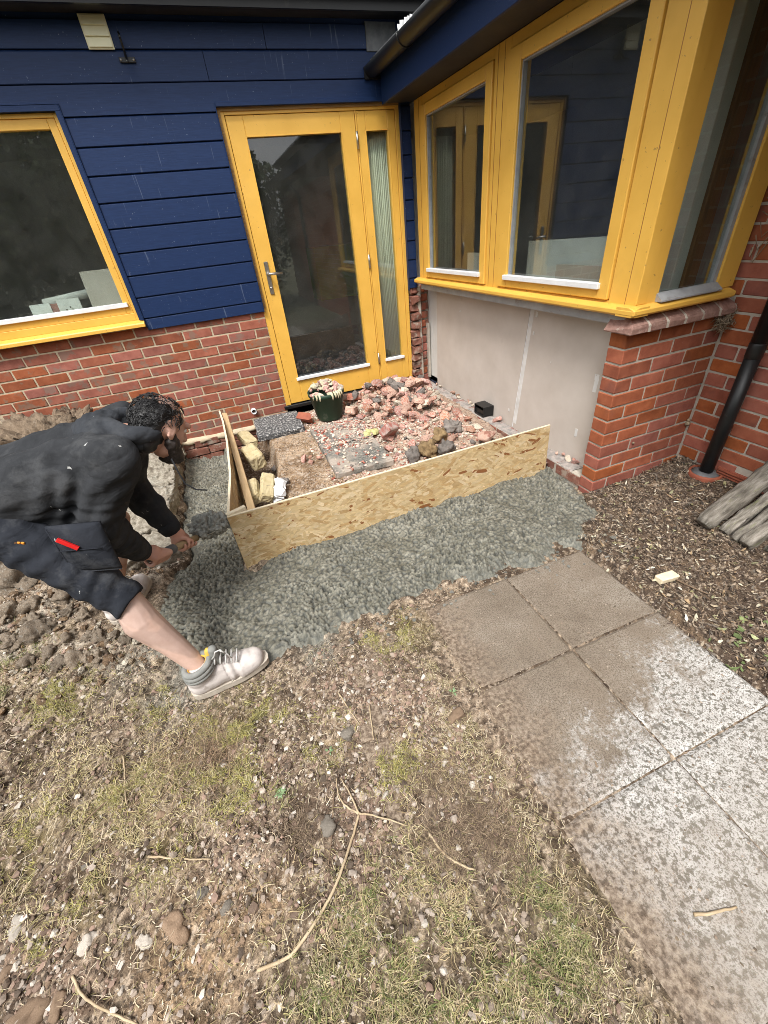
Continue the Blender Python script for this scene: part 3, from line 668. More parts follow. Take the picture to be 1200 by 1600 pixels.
def conc_sd(X, Y):
    return poly_sd(X + .11 * (fbm(X, Y, 7, 4, 81) - .5), Y + .11 * (fbm(X, Y, 7, 4, 83) - .5), CONC)
def ground_h(X, Y):
    sd = conc_sd(X, Y)
    lump = worley(X * 15 + 2 * fbm(X, Y, 9, 2, 5), Y * 15, 3)[0]
    cl = worley(X * 34 + 1.5 * fbm(X, Y, 20, 2, 15), Y * 34, 13); cl2 = worley(X * 75, Y * 75, 17)[0]
    h = G + .022 * (fbm(X, Y, 2.2, 3, 1) - .5) * 2 + .026 * (fbm(X, Y, 15, 4, 2) - .5) * 2 + .014 * (.5 - cl[0]) * sstep(.40, .6, fbm(X, Y, 6, 3, 14)) + .006 * (.5 - cl2) + .005 * (fbm(X, Y, 90, 2, 4) - .5) * 2
    rough = sstep(-2.25, -2.55, X) * sstep(-3.0, -2.4, Y)
    h = h + rough * (.05 * (fbm(X, Y, 5, 4, 8) - .35) + .05 * (.6 - lump) * fbm(X, Y, 3, 2, 9))
    h = h + .05 * sstep(-2.4, -2.6, X) * sstep(-2.3, -1.7, Y) - .09 * sstep(-2.78, -2.68, X) * sstep(-1.9, -1.5, Y)
    h = h + .40 * np.exp(-((X + 3.25) ** 2 + (Y + .30) ** 2) / .13) + .10 * np.exp(-((X + 2.75) ** 2 + (Y + .9) ** 2) / .10) + .05 * np.exp(-((X + 2.6) ** 2 + (Y + .35) ** 2) / .03)
    h = h - .03 * blobs(X, Y, DARK) + .012 * blobs(X, Y, DRY)
    for fx, fy in ((-2.15, -2.69), (-2.60, -2.02), (-2.235, -2.71)):
        w_ = sstep(.20, .09, np.hypot(X - fx, Y - fy)); h = h * (1 - w_) + np.minimum(h, G + .002) * w_
    mw = mulch_w(X, Y)
    hm = -.062 + .055 * np.exp(-((X - .66) ** 2) / .06) + .03 * np.exp(-((Y + 2.36) ** 2) / .02) + .022 * (fbm(X, Y, 14, 4, 31) - .5) + .03 * (fbm(X, Y, 3, 2, 33) - .5)
    h = h * (1 - mw) + hm * mw
    # under the slabs, with soil spilling over their ragged left edge
    spill = SLX0 + .16 * (fbm(X, Y, 6, 4, 41) - .4) + .03 * sstep(-3.35, -2.95, Y)
    spill = spill + .03 * (fbm(X, Y, 45, 3, 43) - .5)
    ins = sstep(0, .09, X - spill) * sstep(0, .03, SLX1 + .03 - X) * sstep(.0, .05, SLY1 + .09 - Y)
    h = h * (1 - ins) + (G - .0065 + .003 * (fbm(X, Y, 60, 2, 44) - .5) + .0045 * sstep(-1.15, -1.32, X) - .0010 * sstep(-3.3, -3.45, Y)) * ins
    h = np.where((sd <= 0) & (X > SLX0 - .02) & (ins < .99) & (X < SLX1), np.maximum(h, G + .004 * (1 - ins)), h)
    wt = sstep(-1.95, -1.7, Y); t = sstep(.05 - .055 * wt, .20 - .15 * wt, sd)
    h = h * (1 - t) + (-.42) * t
    box = (X > -2.03) & (X < .66) & (Y > -2.0)
    h = np.where(box, -.42, h)
    return h
def lerp3(c, col, w): return c + (np.array(col)[None, None, :] - c) * w[..., None]
def ground_col(X, Y):
    n = fbm(X, Y, 9, 5, 50); n2 = fbm(X, Y, 45, 3, 55); n3 = vn2(X * 170, Y * 170, 58); ch = worley(X * 80, Y * 80, 59)[2]
    c = np.zeros(X.shape + (3,)); c[:] = (.150, .112, .080)
    c = lerp3(c, (.23, .18, .135), sstep(.42, .62, n)); c = lerp3(c, (.085, .062, .045), sstep(.55, .38, n) * .9)
    c = lerp3(c, (.33, .27, .20), sstep(.56, .70, n2) * .75); c = lerp3(c, (.06, .044, .033), sstep(.47, .35, n2) * .75)
    c = lerp3(c, (.32, .225, .14), blobs(X, Y, SAND) * .8)
    c = lerp3(c, (.085, .062, .045), blobs(X, Y, DARK) * .75)
    c = lerp3(c, (.19, .16, .06), blobs(X, Y, MOSS) * .35); c = lerp3(c, (.13, .12, .06), blobs(X, Y, GREEN) * .35)
    c = lerp3(c, (.31, .22, .17), blobs(X, Y, GRAV) * .5); c = lerp3(c, (.12, .088, .065), blobs(X, Y, ROOTS) * .6)
    c = lerp3(c, (.185, .178, .155), np.clip(blobs(X, Y, CEM, 1.3) * 1.1, 0, .85))
    left = sstep(-2.4, -2.6, X) * sstep(-2.5, -2.2, Y)
    c = lerp3(c, (.24, .175, .12), left * .6); c = lerp3(c, (.36, .33, .28), left * sstep(.52, .66, fbm(X, Y, 14, 4, 77)) * .7)
    mw = mulch_w(X, Y); c = lerp3(c, (.075, .055, .042), mw * .9); c = lerp3(c, (.17, .12, .08), mw * sstep(.5, .7, n2) * .7)
    c = lerp3(c, (.40, .33, .26), (ch > .90) * .75); c = lerp3(c, (.055, .04, .03), (ch < .16) * .6)
    c = c * (.80 + .64 * n3[..., None])
    return c
x = np.arange(-3.9, .69, .0078); y = np.arange(-4.75, .10, .0078)
X, Y = np.meshgrid(x, y); H = ground_h(X, Y); C = ground_col(X, Y)
V = np.stack([X, Y, H], -1).reshape(-1, 3); F = grid_faces(len(y), len(x), H > -.40)
V, F, CC = compact(V, F, C.reshape(-1, 3))
def soil_mat():
    t = Mt('soil'); c = t.coord('World'); a = t.n('ShaderNodeVertexColor'); a.layer_name = 'Col'
    n1 = t.noise(c, 55, 5, .65); n2 = t.noise(c, 230, 4, .7)
    col = t.mix(1.0, a.outputs[0], t.ramp(n1, [(.33, (.68, .67, .66)), (.67, (1.22, 1.20, 1.17))]), 'MULTIPLY')
    col = t.mix(1.0, col, t.ramp(n2, [(.34, (.58, .57, .56)), (.66, (1.4, 1.38, 1.35))]), 'MULTIPLY')
    v = t.n('ShaderNodeTexVoronoi'); t.l(c, v.inputs['Vector']); v.inputs['Scale'].default_value = 150; s = t.n('ShaderNodeSeparateColor'); t.l(v.outputs['Color'], s.inputs[0])
    col = t.mix(t.ramp(s.outputs[0], [(.90, 0.0), (.93, .7)]), col, (.40, .33, .26)); col = t.mix(t.ramp(s.outputs[1], [(.90, 0.0), (.93, .75)]), col, (.045, .034, .026))
    nr = t.bump(n2, .8, .004); nr = t.bump(n1, .7, .008, nr); nr = t.bump(v.outputs['Distance'], .35, .003, nr)
    return t.done(col, .97, nr, .12)
M['soil'] = soil_mat()
g = np_obj('ground', V, F, M['soil'], None, CC, True); g['kind'] = 'structure'
mb = MB()     # the same ground further out, as one ring of sheets
for (a, b, c, d) in ((-300, 300, -300, -4.74), (-300, -3.89, -4.74, 300), (.9, 300, -4.74, 300), (-3.89, .9, 3.5, 300), (.68, .9, -4.74, -4.0)):
    mb.add([(a, c, -.10), (b, c, -.10), (b, d, -.10), (a, d, -.10)], [(0, 1, 2, 3)])
M['lawn'] = pm('lawn', [(.3, (.06, .07, .03)), (.7, (.14, .12, .07))], 3, kind='World', rough=.95, bump=.3)
mb.build('lawn', M['lawn'], None)['kind'] = 'structure'

def gh(px, py):
    px, py = np.atleast_1d(np.array(px, float)), np.atleast_1d(np.array(py, float))
    i = np.clip(((py - y[0]) / .0078).astype(int), 0, len(y) - 1); j = np.clip(((px - x[0]) / .0078).astype(int), 0, len(x) - 1)
    return H[i, j]

# ---------------- paving slabs
def slab_mat():
    t = Mt('paving_concrete'); c = t.coord('World')
    n1 = t.noise(c, 5, 6, .65); n2 = t.noise(c, 75, 4, .6); n3 = t.noise(c, 200, 3, .6); n4 = t.noise(c, 24, 5, .6)
    damp = t.ramp(n1, [(.3, (.165, .135, .104)), (.55, (.235, .197, .157)), (.75, (.30, .265, .22))])
    damp = t.mix(t.ramp(n3, [(.44, 0.0), (.62, .7)]), damp, (.085, .062, .042))
    damp = t.mix(t.ramp(n2, [(.66, 0.0), (.76, .5)]), damp, (.3, .26, .2))
    pale = t.ramp(n4, [(.3, (.375, .357, .333)), (.65, (.54, .525, .505))])
    pale = t.mix(t.ramp(n2, [(.41, .92), (.475, 0.0)]), pale, (.12, .11, .09))
    pale = t.mix(t.ramp(n3, [(.41, .85), (.49, 0.0)]), pale, (.16, .148, .125))
    pale = t.mix(t.ramp(t.noise(c, 26, 3, .55), [(.64, 0.0), (.70, .75)]), pale, (.11, .10, .085))
    sx = t.n('ShaderNodeSeparateXYZ'); t.l(c, sx.inputs[0])
    a = t.n('ShaderNodeMath', operation='MULTIPLY_ADD'); t.l(sx.outputs[0], a.inputs[0]); a.inputs[1].default_value = .32; a.inputs[2].default_value = -3.10
    d = t.n('ShaderNodeMath', operation='SUBTRACT'); t.l(a.outputs[0], d.inputs[0]); t.l(sx.outputs[1], d.inputs[1])
    e = t.n('ShaderNodeMath', operation='MULTIPLY_ADD'); t.l(t.noise(c, 7, 7, .72), e.inputs[0]); e.inputs[1].default_value = .95; e.inputs[2].default_value = -.50
    f = t.n('ShaderNodeMath', operation='ADD'); t.l(d.outputs[0], f.inputs[0]); t.l(e.outputs[0], f.inputs[1])
    h_ = t.n('ShaderNodeMath', operation='MULTIPLY_ADD'); t.l(t.noise(c, 55, 5, .7), h_.inputs[0]); h_.inputs[1].default_value = .55; h_.inputs[2].default_value = -.26
    f2_ = t.n('ShaderNodeMath', operation='ADD'); t.l(f.outputs[0], f2_.inputs[0]); t.l(h_.outputs[0], f2_.inputs[1])
    m = t.ramp(f2_.outputs[0], [(.0, 0.0), (.16, 1.0)])
    # far end of the white bloom turns brown again towards the lawn
    far = t.n('ShaderNodeMapRange'); t.l(sx.outputs[1], far.inputs[0]); far.inputs[1].default_value = -3.62; far.inputs[2].default_value = -4.05; far.inputs[3].default_value = 0; far.inputs[4].default_value = .62
    pale2 = t.mix(far.outputs[0], pale, (.25, .215, .175))
    col = t.mix(m, damp, pale2)
    col = t.mix(t.ramp(t.noise(c, 3.2, 5, .6), [(.52, 0.0), (.70, .5)]), col, (.19, .15, .112))
    ex = t.n('ShaderNodeMath', operation='MULTIPLY_ADD'); t.l(t.noise(c, 8, 6, .7), ex.inputs[0]); ex.inputs[1].default_value = .55; t.l(sx.outputs[0], ex.inputs[2])
    em = t.n('ShaderNodeMapRange'); t.l(ex.outputs[0], em.inputs[0]); em.inputs[1].default_value = -.78; em.inputs[2].default_value = -1.02; em.inputs[3].default_value = 0; em.inputs[4].default_value = .92
    soil = t.ramp(n2, [(.35, (.085, .06, .043)), (.5, (.185, .138, .10)), (.62, (.30, .24, .18))]); col = t.mix(em.outputs[0], col, soil)
    nr = t.bump(n3, .8, .003); nr = t.bump(n2, .5, .004, nr)
    return t.done(col, .93, nr, .2)
M['slab'] = slab_mat()
paving = thing('paving', None, None, (-.85, -3.2, G)); paving['kind'] = 'structure'
for ix, iy in [(a, b) for a in range(3) for b in range(5) if a < 2 or b < 2]:
    if 1:
        x1 = SLX1 - .4535 * ix; y1 = -2.7125 - .450 * iy; x0, y0 = x1 - .4492, y1 - .4458
        nx = 36; xs = np.linspace(x0, x1, nx); ys = np.linspace(y0, y1, nx); XX, YY = np.meshgrid(xs, ys)
        e = np.minimum(np.minimum(XX - x0, x1 - XX), np.minimum(YY - y0, y1 - YY))
        ZZ = G + .0018 * (fbm(XX, YY, 30, 4, 61) - .5) * 2 - .007 * sstep(.009, 0, e + .006 * (fbm(XX, YY, 60, 2, 63) - .5)) + random.uniform(-.001, .001) - .003 * (ix == 2)
        V = np.stack([XX, YY, ZZ], -1).reshape(-1, 3); V = np.concatenate([V, V * [1, 1, 0] + [0, 0, G - .05]])
        F = grid_faces(nx, nx); b = nx * nx
        edge = [i for i in range(nx)] + [i * nx + nx - 1 for i in range(1, nx)] + [nx * nx - 1 - i for i in range(1, nx)] + [(nx - 1 - i) * nx for i in range(1, nx)]
        S = np.array([(edge[i], edge[i + 1], edge[i + 1] + b, edge[i] + b) for i in range(len(edge) - 1)])
        F = np.concatenate([F, S[:, ::-1]])
        V, F, _ = compact(V, F); L = np.array([(x0 + x1) / 2, (y0 + y1) / 2, G])
        np_obj('paving_slab', V - L, F, M['slab'], paving, None, False, L)

# ---------------- fresh concrete in the trench
x2 = np.arange(-2.62, .06, .0042); y2 = np.arange(-2.92, .04, .0042); X2, Y2 = np.meshgrid(x2, y2)
sd = conc_sd(X2, Y2)
base = np.interp(Y2, [-2.9, -2.6, -2.2, -2.0, -1.5, -1.0, 0], [-.086, -.086, -.090, -.105, -.15, -.195, -.275]) + .02 * np.clip((X2 + 2.0) / 2, -.2, 1)
wx = X2 + .022 * (fbm(X2, Y2, 11, 3, 85) - .5) + .012 * (fbm(X2, Y2, 45, 2, 84) - .5); wy = Y2 + .022 * (fbm(X2, Y2, 11, 3, 86) - .5) + .012 * (fbm(X2, Y2, 45, 2, 82) - .5)
f1, f2, cid = worley(wx * 62, wy * 62, 87); g1, g2, _ = worley(wx * 105, wy * 105, 88)
amp = .35 + 1.2 * sstep(.30, .62, fbm(X2, Y2, 6, 3, 89))
HC = base + .030 * np.exp(-((Y2 + 2.02) / .10) ** 2) * sstep(-2.0, -1.8, X2) * np.where(Y2 < -1.97, 1, 0) + .024 * (fbm(X2, Y2, 5, 3, 91) - .5) * 2 + amp * (.021 * (.34 - f1 * f1) + .007 * (.33 - g1 * g1) + .006 * (cid - .5)) + .018 * (fbm(X2, Y2, 24, 3, 92) - .5)
gz = ground_h(np.clip(X2, -3, .6), Y2); gz = np.where(gz < -.3, -.12, gz)
ed = sstep(-.03, .09, sd + .08 * (fbm(X2, Y2, 12, 4, 93) - .5)); HC = HC * ed + (np.minimum(gz, G + .01) - .014) * (1 - ed)
n = fbm(X2, Y2, 30, 4, 95); CC = np.zeros(X2.shape + (3,)); CC[:] = (.140, .133, .104)
CC = lerp3(CC, (.200, .190, .154), sstep(.45, .65, n)); CC = lerp3(CC, (.072, .074, .066), sstep(.36, .62, f1) * .9) * (.7 + .6 * cid[..., None])  # darker between the lumps: crevice shade put into the vertex colour
CC = lerp3(CC, (.15, .15, .13), sstep(-.2, -1.2, Y2) * .0 + sstep(.12, .0, sd) * .5)
V = np.stack([X2, Y2, HC], -1).reshape(-1, 3); F = grid_faces(len(y2), len(x2), (sd > -.03) & (X2 < .005))
V, F, CC = compact(V, F, CC.reshape(-1, 3))
M['concrete_wet'] = pm('wet_concrete', [(.3, (.7, .7, .7)), (.7, (1.2, 1.2, 1.18))], 140, attr=True, kind='World', bump=.6, bscale=330, bdist=.002, rough=.62, spec=.4)
tag(np_obj('wet_concrete', V, F, M['concrete_wet'], None, CC, True), 'fresh grey lumpy concrete poured in the trench round the boards', 'concrete', kind='stuff')

n = 1400; px = RNG.uniform(-1.7, .0, n); py = RNG.uniform(-3.0, -2.58, n); sdp = conc_sd(px, py)
SPL = np.stack([px, py], -1)[(sdp < .0) & (sdp > -.16 * RNG.random(n) ** 2.2)]

# ---------------- soil inside the formwork
x3 = np.arange(-1.985, -.0, .008); y3 = np.arange(-1.985, .0, .008); X3, Y3 = np.meshgrid(x3, y3)
cut = -1.70 + .06 * (fbm(X3 * 0 + 1, Y3, 6, 3, 111) - .5) * 2
hf = -.035 + .03 * (fbm(X3, Y3, 5, 4, 112) - .5) * 2 + .012 * (fbm(X3, Y3, 30, 3, 113) - .5) * 2
def heap_h(a, b):
    return .125 * np.exp(-((a + .40) ** 2 / .15 + (b + .50) ** 2 / .32)) + .05 * np.exp(-((a + .45) ** 2 + (b + 1.35) ** 2) / .09) + .04 * np.exp(-((a + .75) ** 2 + (b + .2) ** 2) / .05)
hf = hf + heap_h(X3, Y3) - .20 * sstep(.03, -.03, X3 - cut) - .10 * sstep(-1.62, -1.72, Y3) * sstep(-.9, -1.1, X3)
n = fbm(X3, Y3, 12, 5, 115); n2 = fbm(X3, Y3, 60, 3, 116); c3 = np.zeros(X3.shape + (3,)); c3[:] = (.25, .17, .105)
c3 = lerp3(c3, (.36, .27, .19), sstep(.45, .65, n)); c3 = lerp3(c3, (.17, .115, .075), sstep(.5, .36, n) * .7)
c3 = lerp3(c3, (.42, .31, .26), sstep(-1.4, -1.0, X3) * .55); c3 = lerp3(c3, (.10, .07, .05), sstep(.02, -.06, X3 - cut) * .7); c3 = lerp3(c3, (.46, .40, .34), sstep(.56, .68, n2) * .6)
tag(np_obj('fill_soil', np.stack([X3, Y3, hf], -1).reshape(-1, 3), grid_faces(len(y3), len(x3)), M['soil'], None, c3.reshape(-1, 3), True), None, None, kind='structure')
def fh(a, b):
    i = np.clip(((np.atleast_1d(b) - y3[0]) / .008).astype(int), 0, len(y3) - 1); j = np.clip(((np.atleast_1d(a) - x3[0]) / .008).astype(int), 0, len(x3) - 1)
    return hf[i, j]
# ================================================================== OBJECTS
# ---------------- OSB shuttering boards, with their strands as thin proud flakes
M['osb'] = pm('osb_base', [(.3, (.46, .32, .16)), (.7, (.58, .43, .24))], 18, stretch=(1, 1, 3), rough=.75, bump=.3, bscale=60)
M['osb_flake'] = pm('osb_flake', [(.3, (.82, .82, .82)), (.7, (1.1, 1.1, 1.1))], 40, attr=True, stretch=(1, 1, 4), rough=.7, bump=.25, bscale=120)
M['cut_edge'] = pm('pale_cut_edge', [(.3, (.62, .52, .36)), (.7, (.74, .65, .48))], 60, rough=.8, bump=.3)
FLC = [(.62, .47, .26), (.57, .42, .22), (.66, .51, .30), (.53, .37, .18), (.60, .45, .24), (.68, .54, .34), (.50, .33, .15), (.63, .48, .27)]
def flakes(n, L, Hh, surf, seed, lean=.5):
    """strand flakes over a board face; surf(u, v, d) maps board coordinates to space"""
    r = random.Random(seed); V = []; F = []; C = []
    for i in range(n):
        u, v = r.uniform(.0, L), r.uniform(0, Hh); a = r.gauss(0, lean); l = r.uniform(.018, .065) * r.choice((1, 1, .6)); w = r.uniform(.004, .012)
        ca, sa = math.cos(a), math.sin(a); d = r.uniform(.0002, .0013); pts = []
        for k, (p, q) in enumerate(((-1, -.55), (-.6, -1), (.55, -1), (1, -.4), (.7, 1), (-.75, .9))):
            pu, pv = u + p * l * ca - q * w * sa, v + p * l * sa + q * w * ca
            pts.append((min(max(pu, .001), L - .001), min(max(pv, .001), Hh - .001)))
        b = len(V); tl = r.uniform(-.0005, .0005)
        for k, (pu, pv) in enumerate(pts): V.append(surf(pu, pv, d + tl * (1 if k in (0, 1, 5) else -1)))
        c = np.array(r.choice(FLC)) * r.uniform(.88, 1.08)
        if r.random() < .035: c = np.array((.26, .105, .035))
        C += [c] * 6; F += [(b, b + 1, b + 2), (b, b + 2, b + 3), (b, b + 3, b + 4), (b, b + 4, b + 5)]
    return np.array(V), np.array(F), np.array(C)
osb = thing('osb_board', 'long strand board shutter standing across the front of the rubble pit', 'board', (-1.04, -2.0, .0))
mb = MB(); mb.add([(-2.032, -2.013, -.20), (-.045, -2.013, -.20), (-.045, -2.001, -.20), (-2.032, -2.001, -.20), (-2.034, -2.013, .246), (-.062, -2.013, .262), (-.062, -2.001, .262), (-2.034, -2.001, .246)],
                  [(0, 3, 2, 1), (0, 1, 5, 4), (1, 2, 6, 5), (2, 3, 7, 6), (3, 0, 4, 7)]); mb.build('panel', M['osb'], osb)
mb = MB(); mb.add([(-2.034, -2.0134, .2462), (-.062, -2.0134, .2622), (-.062, -2.0006, .2622), (-2.034, -2.0006, .2462), (-2.034, -2.0134, .2425), (-.062, -2.0134, .2585), (-.062, -2.0006, .2585), (-2.034, -2.0006, .2425)],
                  [(0, 1, 2, 3), (0, 4, 5, 1), (1, 5, 6, 2), (2, 6, 7, 3), (3, 7, 4, 0)]); mb.build('top_edge', M['cut_edge'], osb)
def sf(u, v, d): return (-2.032 + u * 1.987 / 1.987, -2.0135 - d, -.19 + v * (.434 + .016 * u / 2) / .44)
V, F, C = flakes(2300, 1.970, .44, sf, 3)
o = np_obj('wood_strands', V - np.array([-1.04, -2.0, 0]), F, M['osb_flake'], osb, C, False, (-1.04, -2.0, 0)); o['kind'] = 'stuff'
osb2 = thing('osb_board', 'bowed strand board shutter running from the corner back to the house wall', 'board', (-2.0, -1.1, .0))
ysb = np.linspace(-1.999, -.20, 24); xsb = np.interp(ysb, [-2.0, -1.95, -1.5, -.95, -.5, -.2], [-2.036, -2.033, -1.996, -1.985, -1.992, -2.008])
ztop = np.interp(ysb, [-2, -.2], [.236, .205])
V = []; F = []
for i in range(24):
    V += [(xsb[i] + .012, ysb[i], -.28), (xsb[i] + .012, ysb[i], ztop[i]), (xsb[i], ysb[i], ztop[i]), (xsb[i], ysb[i], -.28)]
for i in range(23):
    for a, b in ((0, 1), (2, 3)): F.append((i * 4 + a, i * 4 + b, i * 4 + 4 + b, i * 4 + 4 + a))
F += [(0, 1, 2, 3), (92, 93, 94, 95)]
np_obj('panel', np.array(V) - np.array([-2.0, -1.1, 0]), np.array(F), M['osb'], osb2, None, False, (-2.0, -1.1, 0))
V = []; F = []
for i in range(24):
    V += [(xsb[i] + .0125, ysb[i], ztop[i] - .004), (xsb[i] + .0125, ysb[i], ztop[i] + .0004), (xsb[i] - .0005, ysb[i], ztop[i] + .0004), (xsb[i] - .0005, ysb[i], ztop[i] - .004)]
for i in range(23):
    for a in range(3): F.append((i * 4 + a, i * 4 + a + 1, i * 4 + 5 + a, i * 4 + 4 + a))
np_obj('top_edge', np.array(V) - np.array([-2.0, -1.1, 0]), np.array(F), M['cut_edge'], osb2, None, False, (-2.0, -1.1, 0))
def sf2(u, v, d):
    yy = -1.998 + u; return (float(np.interp(yy, ysb, xsb)) + .0124 + d, yy, -.25 + v)
V, F, C = flakes(1200, 1.79, .45, sf2, 5)
o = np_obj('wood_strands', V - np.array([-2.0, -1.1, 0]), F, M['osb_flake'], osb2, C, False, (-2.0, -1.1, 0)); o['kind'] = 'stuff'
mb = MB(); mb.obox((-1.985, -1.985, .248), (.10, .026, .022), (0, rad(-4), rad(12)))
tag(mb.build('wood_offcut', M['cut_edge'], None, bev=.002, jit=.001), 'small cream wood offcut lying on the corner of the two boards', 'offcut')
M['pine'] = pm('pine', [(.3, (.42, .29, .15)), (.7, (.56, .41, .24))], 8, stretch=(14, 1, 14), rough=.7, bump=.2)
mb = MB(); mb.add([(-1.985, -.25, .10), (-1.945, -.25, .10), (-1.945, -.25, .19), (-1.985, -.25, .20), (-1.95, -1.72, -.06), (-1.905, -1.72, -.06), (-1.905, -1.72, .06), (-1.95, -1.72, .07)],
                  [(0, 1, 2, 3), (4, 7, 6, 5), (0, 4, 5, 1), (1, 5, 6, 2), (2, 6, 7, 3), (3, 7, 4, 0)])
tag(mb.build('timber_batten', M['pine'], None, bev=.002), 'pale timber batten leaning along the inside of the bowed board', 'batten')

# ---------------- slabs and pale blocks inside the formwork
def rough_slab(name, cx, cy, zc, lx, ly, lz, rot, mat, label, cat='slab', jit=.004, bev=.007):
    mb = MB()
    n = 7; vs_ = []
    me = MB().box(-lx / 2, lx / 2, -ly / 2, ly / 2, -lz / 2, lz / 2).mesh(name, bev, 0)
    bm = bmesh.new(); bm.from_mesh(me); bmesh.ops.subdivide_edges(bm, edges=[e for e in bm.edges if e.calc_length() > .05], cuts=5, use_grid_fill=True)
    for v in bm.verts: v.co += Vector((random.uniform(-jit, jit), random.uniform(-jit, jit), random.uniform(-jit, jit) * .6))
    bm.to_mesh(me); bm.free(); setmat(me, mat); o = bpy.data.objects.new(name, me); reg(o, None, (cx, cy, zc)); o.rotation_euler = rot
    return tag(o, label, cat)
M['aggregate'] = pm('dark_aggregate', [(.35, (.035, .036, .038)), (.5, (.09, .09, .092)), (.58, (.18, .178, .172)), (.64, (.45, .44, .43))], 62, detail=2, rough=.85, bump=.7, bscale=120)
M['grey_slab'] = pm('grey_slab', [(.35, (.085, .083, .075)), (.5, (.15, .146, .13)), (.7, (.25, .235, .21))], 60, rough=.9, bump=.6, bscale=140, patches=[((.40, .34, .285), 5, .44, .62, .85)])
M['yellow_block'] = pm('yellow_block', [(.3, (.42, .34, .18)), (.7, (.54, .46, .29))], 25, rough=.9, bump=.5, bscale=120, patches=[((.2, .16, .11), 30, .58, .68, .6), ((.24, .19, .14), 5, .58, .72, .5)])
rough_slab('paving_slab', -1.555, -.315, .004, .40, .42, .05, (rad(1.5), 0, rad(-2)), M['aggregate'], 'dark speckled slab lying against the wall beside the door')
rough_slab('paving_slab', -1.122, -1.245, -.012, .425, .44, .05, (0, rad(.8), rad(-1)), M['grey_slab'], 'grey slab nearest the long board, half clear of rubble')
rough_slab('paving_slab', -1.118, -.79, -.012, .425, .44, .05, (rad(.5), 0, rad(-.5)), M['grey_slab'], 'slab buried in pale crumbs in front of the green bucket')
rough_slab('pale_block', -1.845, -.50, .015, .10, .21, .075, (rad(8), rad(10), rad(18)), M['yellow_block'], 'pale yellow block nearest the house behind the bowed board', 'block', .003, .012)
rough_slab('pale_block', -1.835, -.86, .012, .11, .23, .12, (rad(4), rad(-8), rad(12)), M['yellow_block'], 'larger yellow block with dark sides, second from the house behind the board', 'block', .003, .012)
rough_slab('pale_block', -1.905, -1.375, .0, .10, .20, .09, (rad(6), rad(-14), rad(-6)), M['yellow_block'], 'yellow block wedged against the bowed board near the corner', 'block', .003, .012)
rough_slab('pale_block', -1.805, -1.42, .03, .085, .215, .075, (rad(16), rad(24), rad(-6)), M['yellow_block'], 'tilted upright yellow block nearest the boards corner', 'block', .003, .01)
rough_slab('wrapped_block', -1.735, -1.45, .0, .07, .17, .09, (rad(10), rad(18), rad(-10)), M['white_strip'], 'torn white plastic scrap beside the tilted yellow block', 'plastic scrap', .012, .012)

# ---------------- rubble
M['old_concrete'] = pm('old_concrete', [(.3, (.17, .145, .11)), (.5, (.27, .24, .19)), (.7, (.40, .36, .30))], 38, bump=1.0, bscale=75, bdist=.008, rough=.96, patches=[((.45, .44, .38), 6, .56, .70, .7), ((.13, .09, .06), 16, .60, .70, .7)])
def rough_mesh(name, size, seed, mat, jit=.02, cuts=7, fr=(14, 38, 90)):
    bm = bmesh.new(); bmesh.ops.create_cube(bm, size=1); bmesh.ops.subdivide_edges(bm, edges=bm.edges[:], cuts=cuts, use_grid_fill=True)
    P = np.array([v.co[:] for v in bm.verts]); P = P * (.12 + .88 * .5 / np.maximum(np.linalg.norm(P, axis=1), .3))[:, None] * np.array(size)
    N = (vn3(P * fr[0] + seed, 1) - .5) * 1.6 + (vn3(P * fr[1] + seed, 2) - .5) * .9 + (vn3(P * fr[2], 3) - .5) * .4
    D = P / np.maximum(np.linalg.norm(P, axis=1), 1e-4)[:, None]; P = P + D * (N * jit)[:, None]
    for v, p in zip(bm.verts, P): v.co = p
    me = bpy.data.meshes.new(name); bm.to_mesh(me); bm.free(); me.polygons.foreach_set('use_smooth', [True] * len(me.polygons)); setmat(me, mat); return me
def rough_lump(name, loc, size, rot, label, seed, mat=None, jit=.02, cat='concrete lump', cuts=20):
    bm = bmesh.new(); bmesh.ops.create_cube(bm, size=1); bmesh.ops.subdivide_edges(bm, edges=bm.edges[:], cuts=cuts, use_grid_fill=True)
    P = np.array([v.co[:] for v in bm.verts]); P = P * (.78 + .22 * .5 / np.maximum(np.linalg.norm(P, axis=1), .3))[:, None] * np.array(size)
    N = (vn3(P * 14 + seed, 1) - .5) * 1.2 + (vn3(P * 38 + seed, 2) - .5) * .8 + (vn3(P * 80, 3) - .5) * .7 + (vn3(P * 150, 4) - .5) * .4
    D = P / np.maximum(np.linalg.norm(P, axis=1), 1e-4)[:, None]; P = P + D * (N * jit)[:, None]
    for v, p in zip(bm.verts, P): v.co = p
    me = bpy.data.meshes.new(name); bm.to_mesh(me); bm.free(); me.polygons.foreach_set('use_smooth', [True] * len(me.polygons)); setmat(me, mat or M['old_concrete'])
    o = bpy.data.objects.new(name, me); reg(o, None, loc); o.rotation_euler = rot; return tag(o, label, cat)
def chunk_mesh(name, mat, n=16, sq=(1, 1, 1), seed=0, boxy=.6):
    r = random.Random(seed); bm = bmesh.new()
    for i in range(n):
        p = Vector((r.uniform(-1, 1), r.uniform(-1, 1), r.uniform(-1, 1)))
        if r.random() < boxy:
            k = max(range(3), key=lambda a: abs(p[a])); p[k] = math.copysign(1, p[k])
        else: p = p.normalized()
        bm.verts.new((p.x * sq[0] * .5, p.y * sq[1] * .5, p.z * sq[2] * .5))
    res = bmesh.ops.convex_hull(bm, input=bm.verts)
    bmesh.ops.delete(bm, geom=[v for v in bm.verts if not v.link_faces], context='VERTS')
    bmesh.ops.bevel(bm, geom=list(bm.edges), offset=.012, segments=1, affect='EDGES', clamp_overlap=True)
    me = bpy.data.meshes.new(name); bm.to_mesh(me); bm.free(); setmat(me, mat); return me
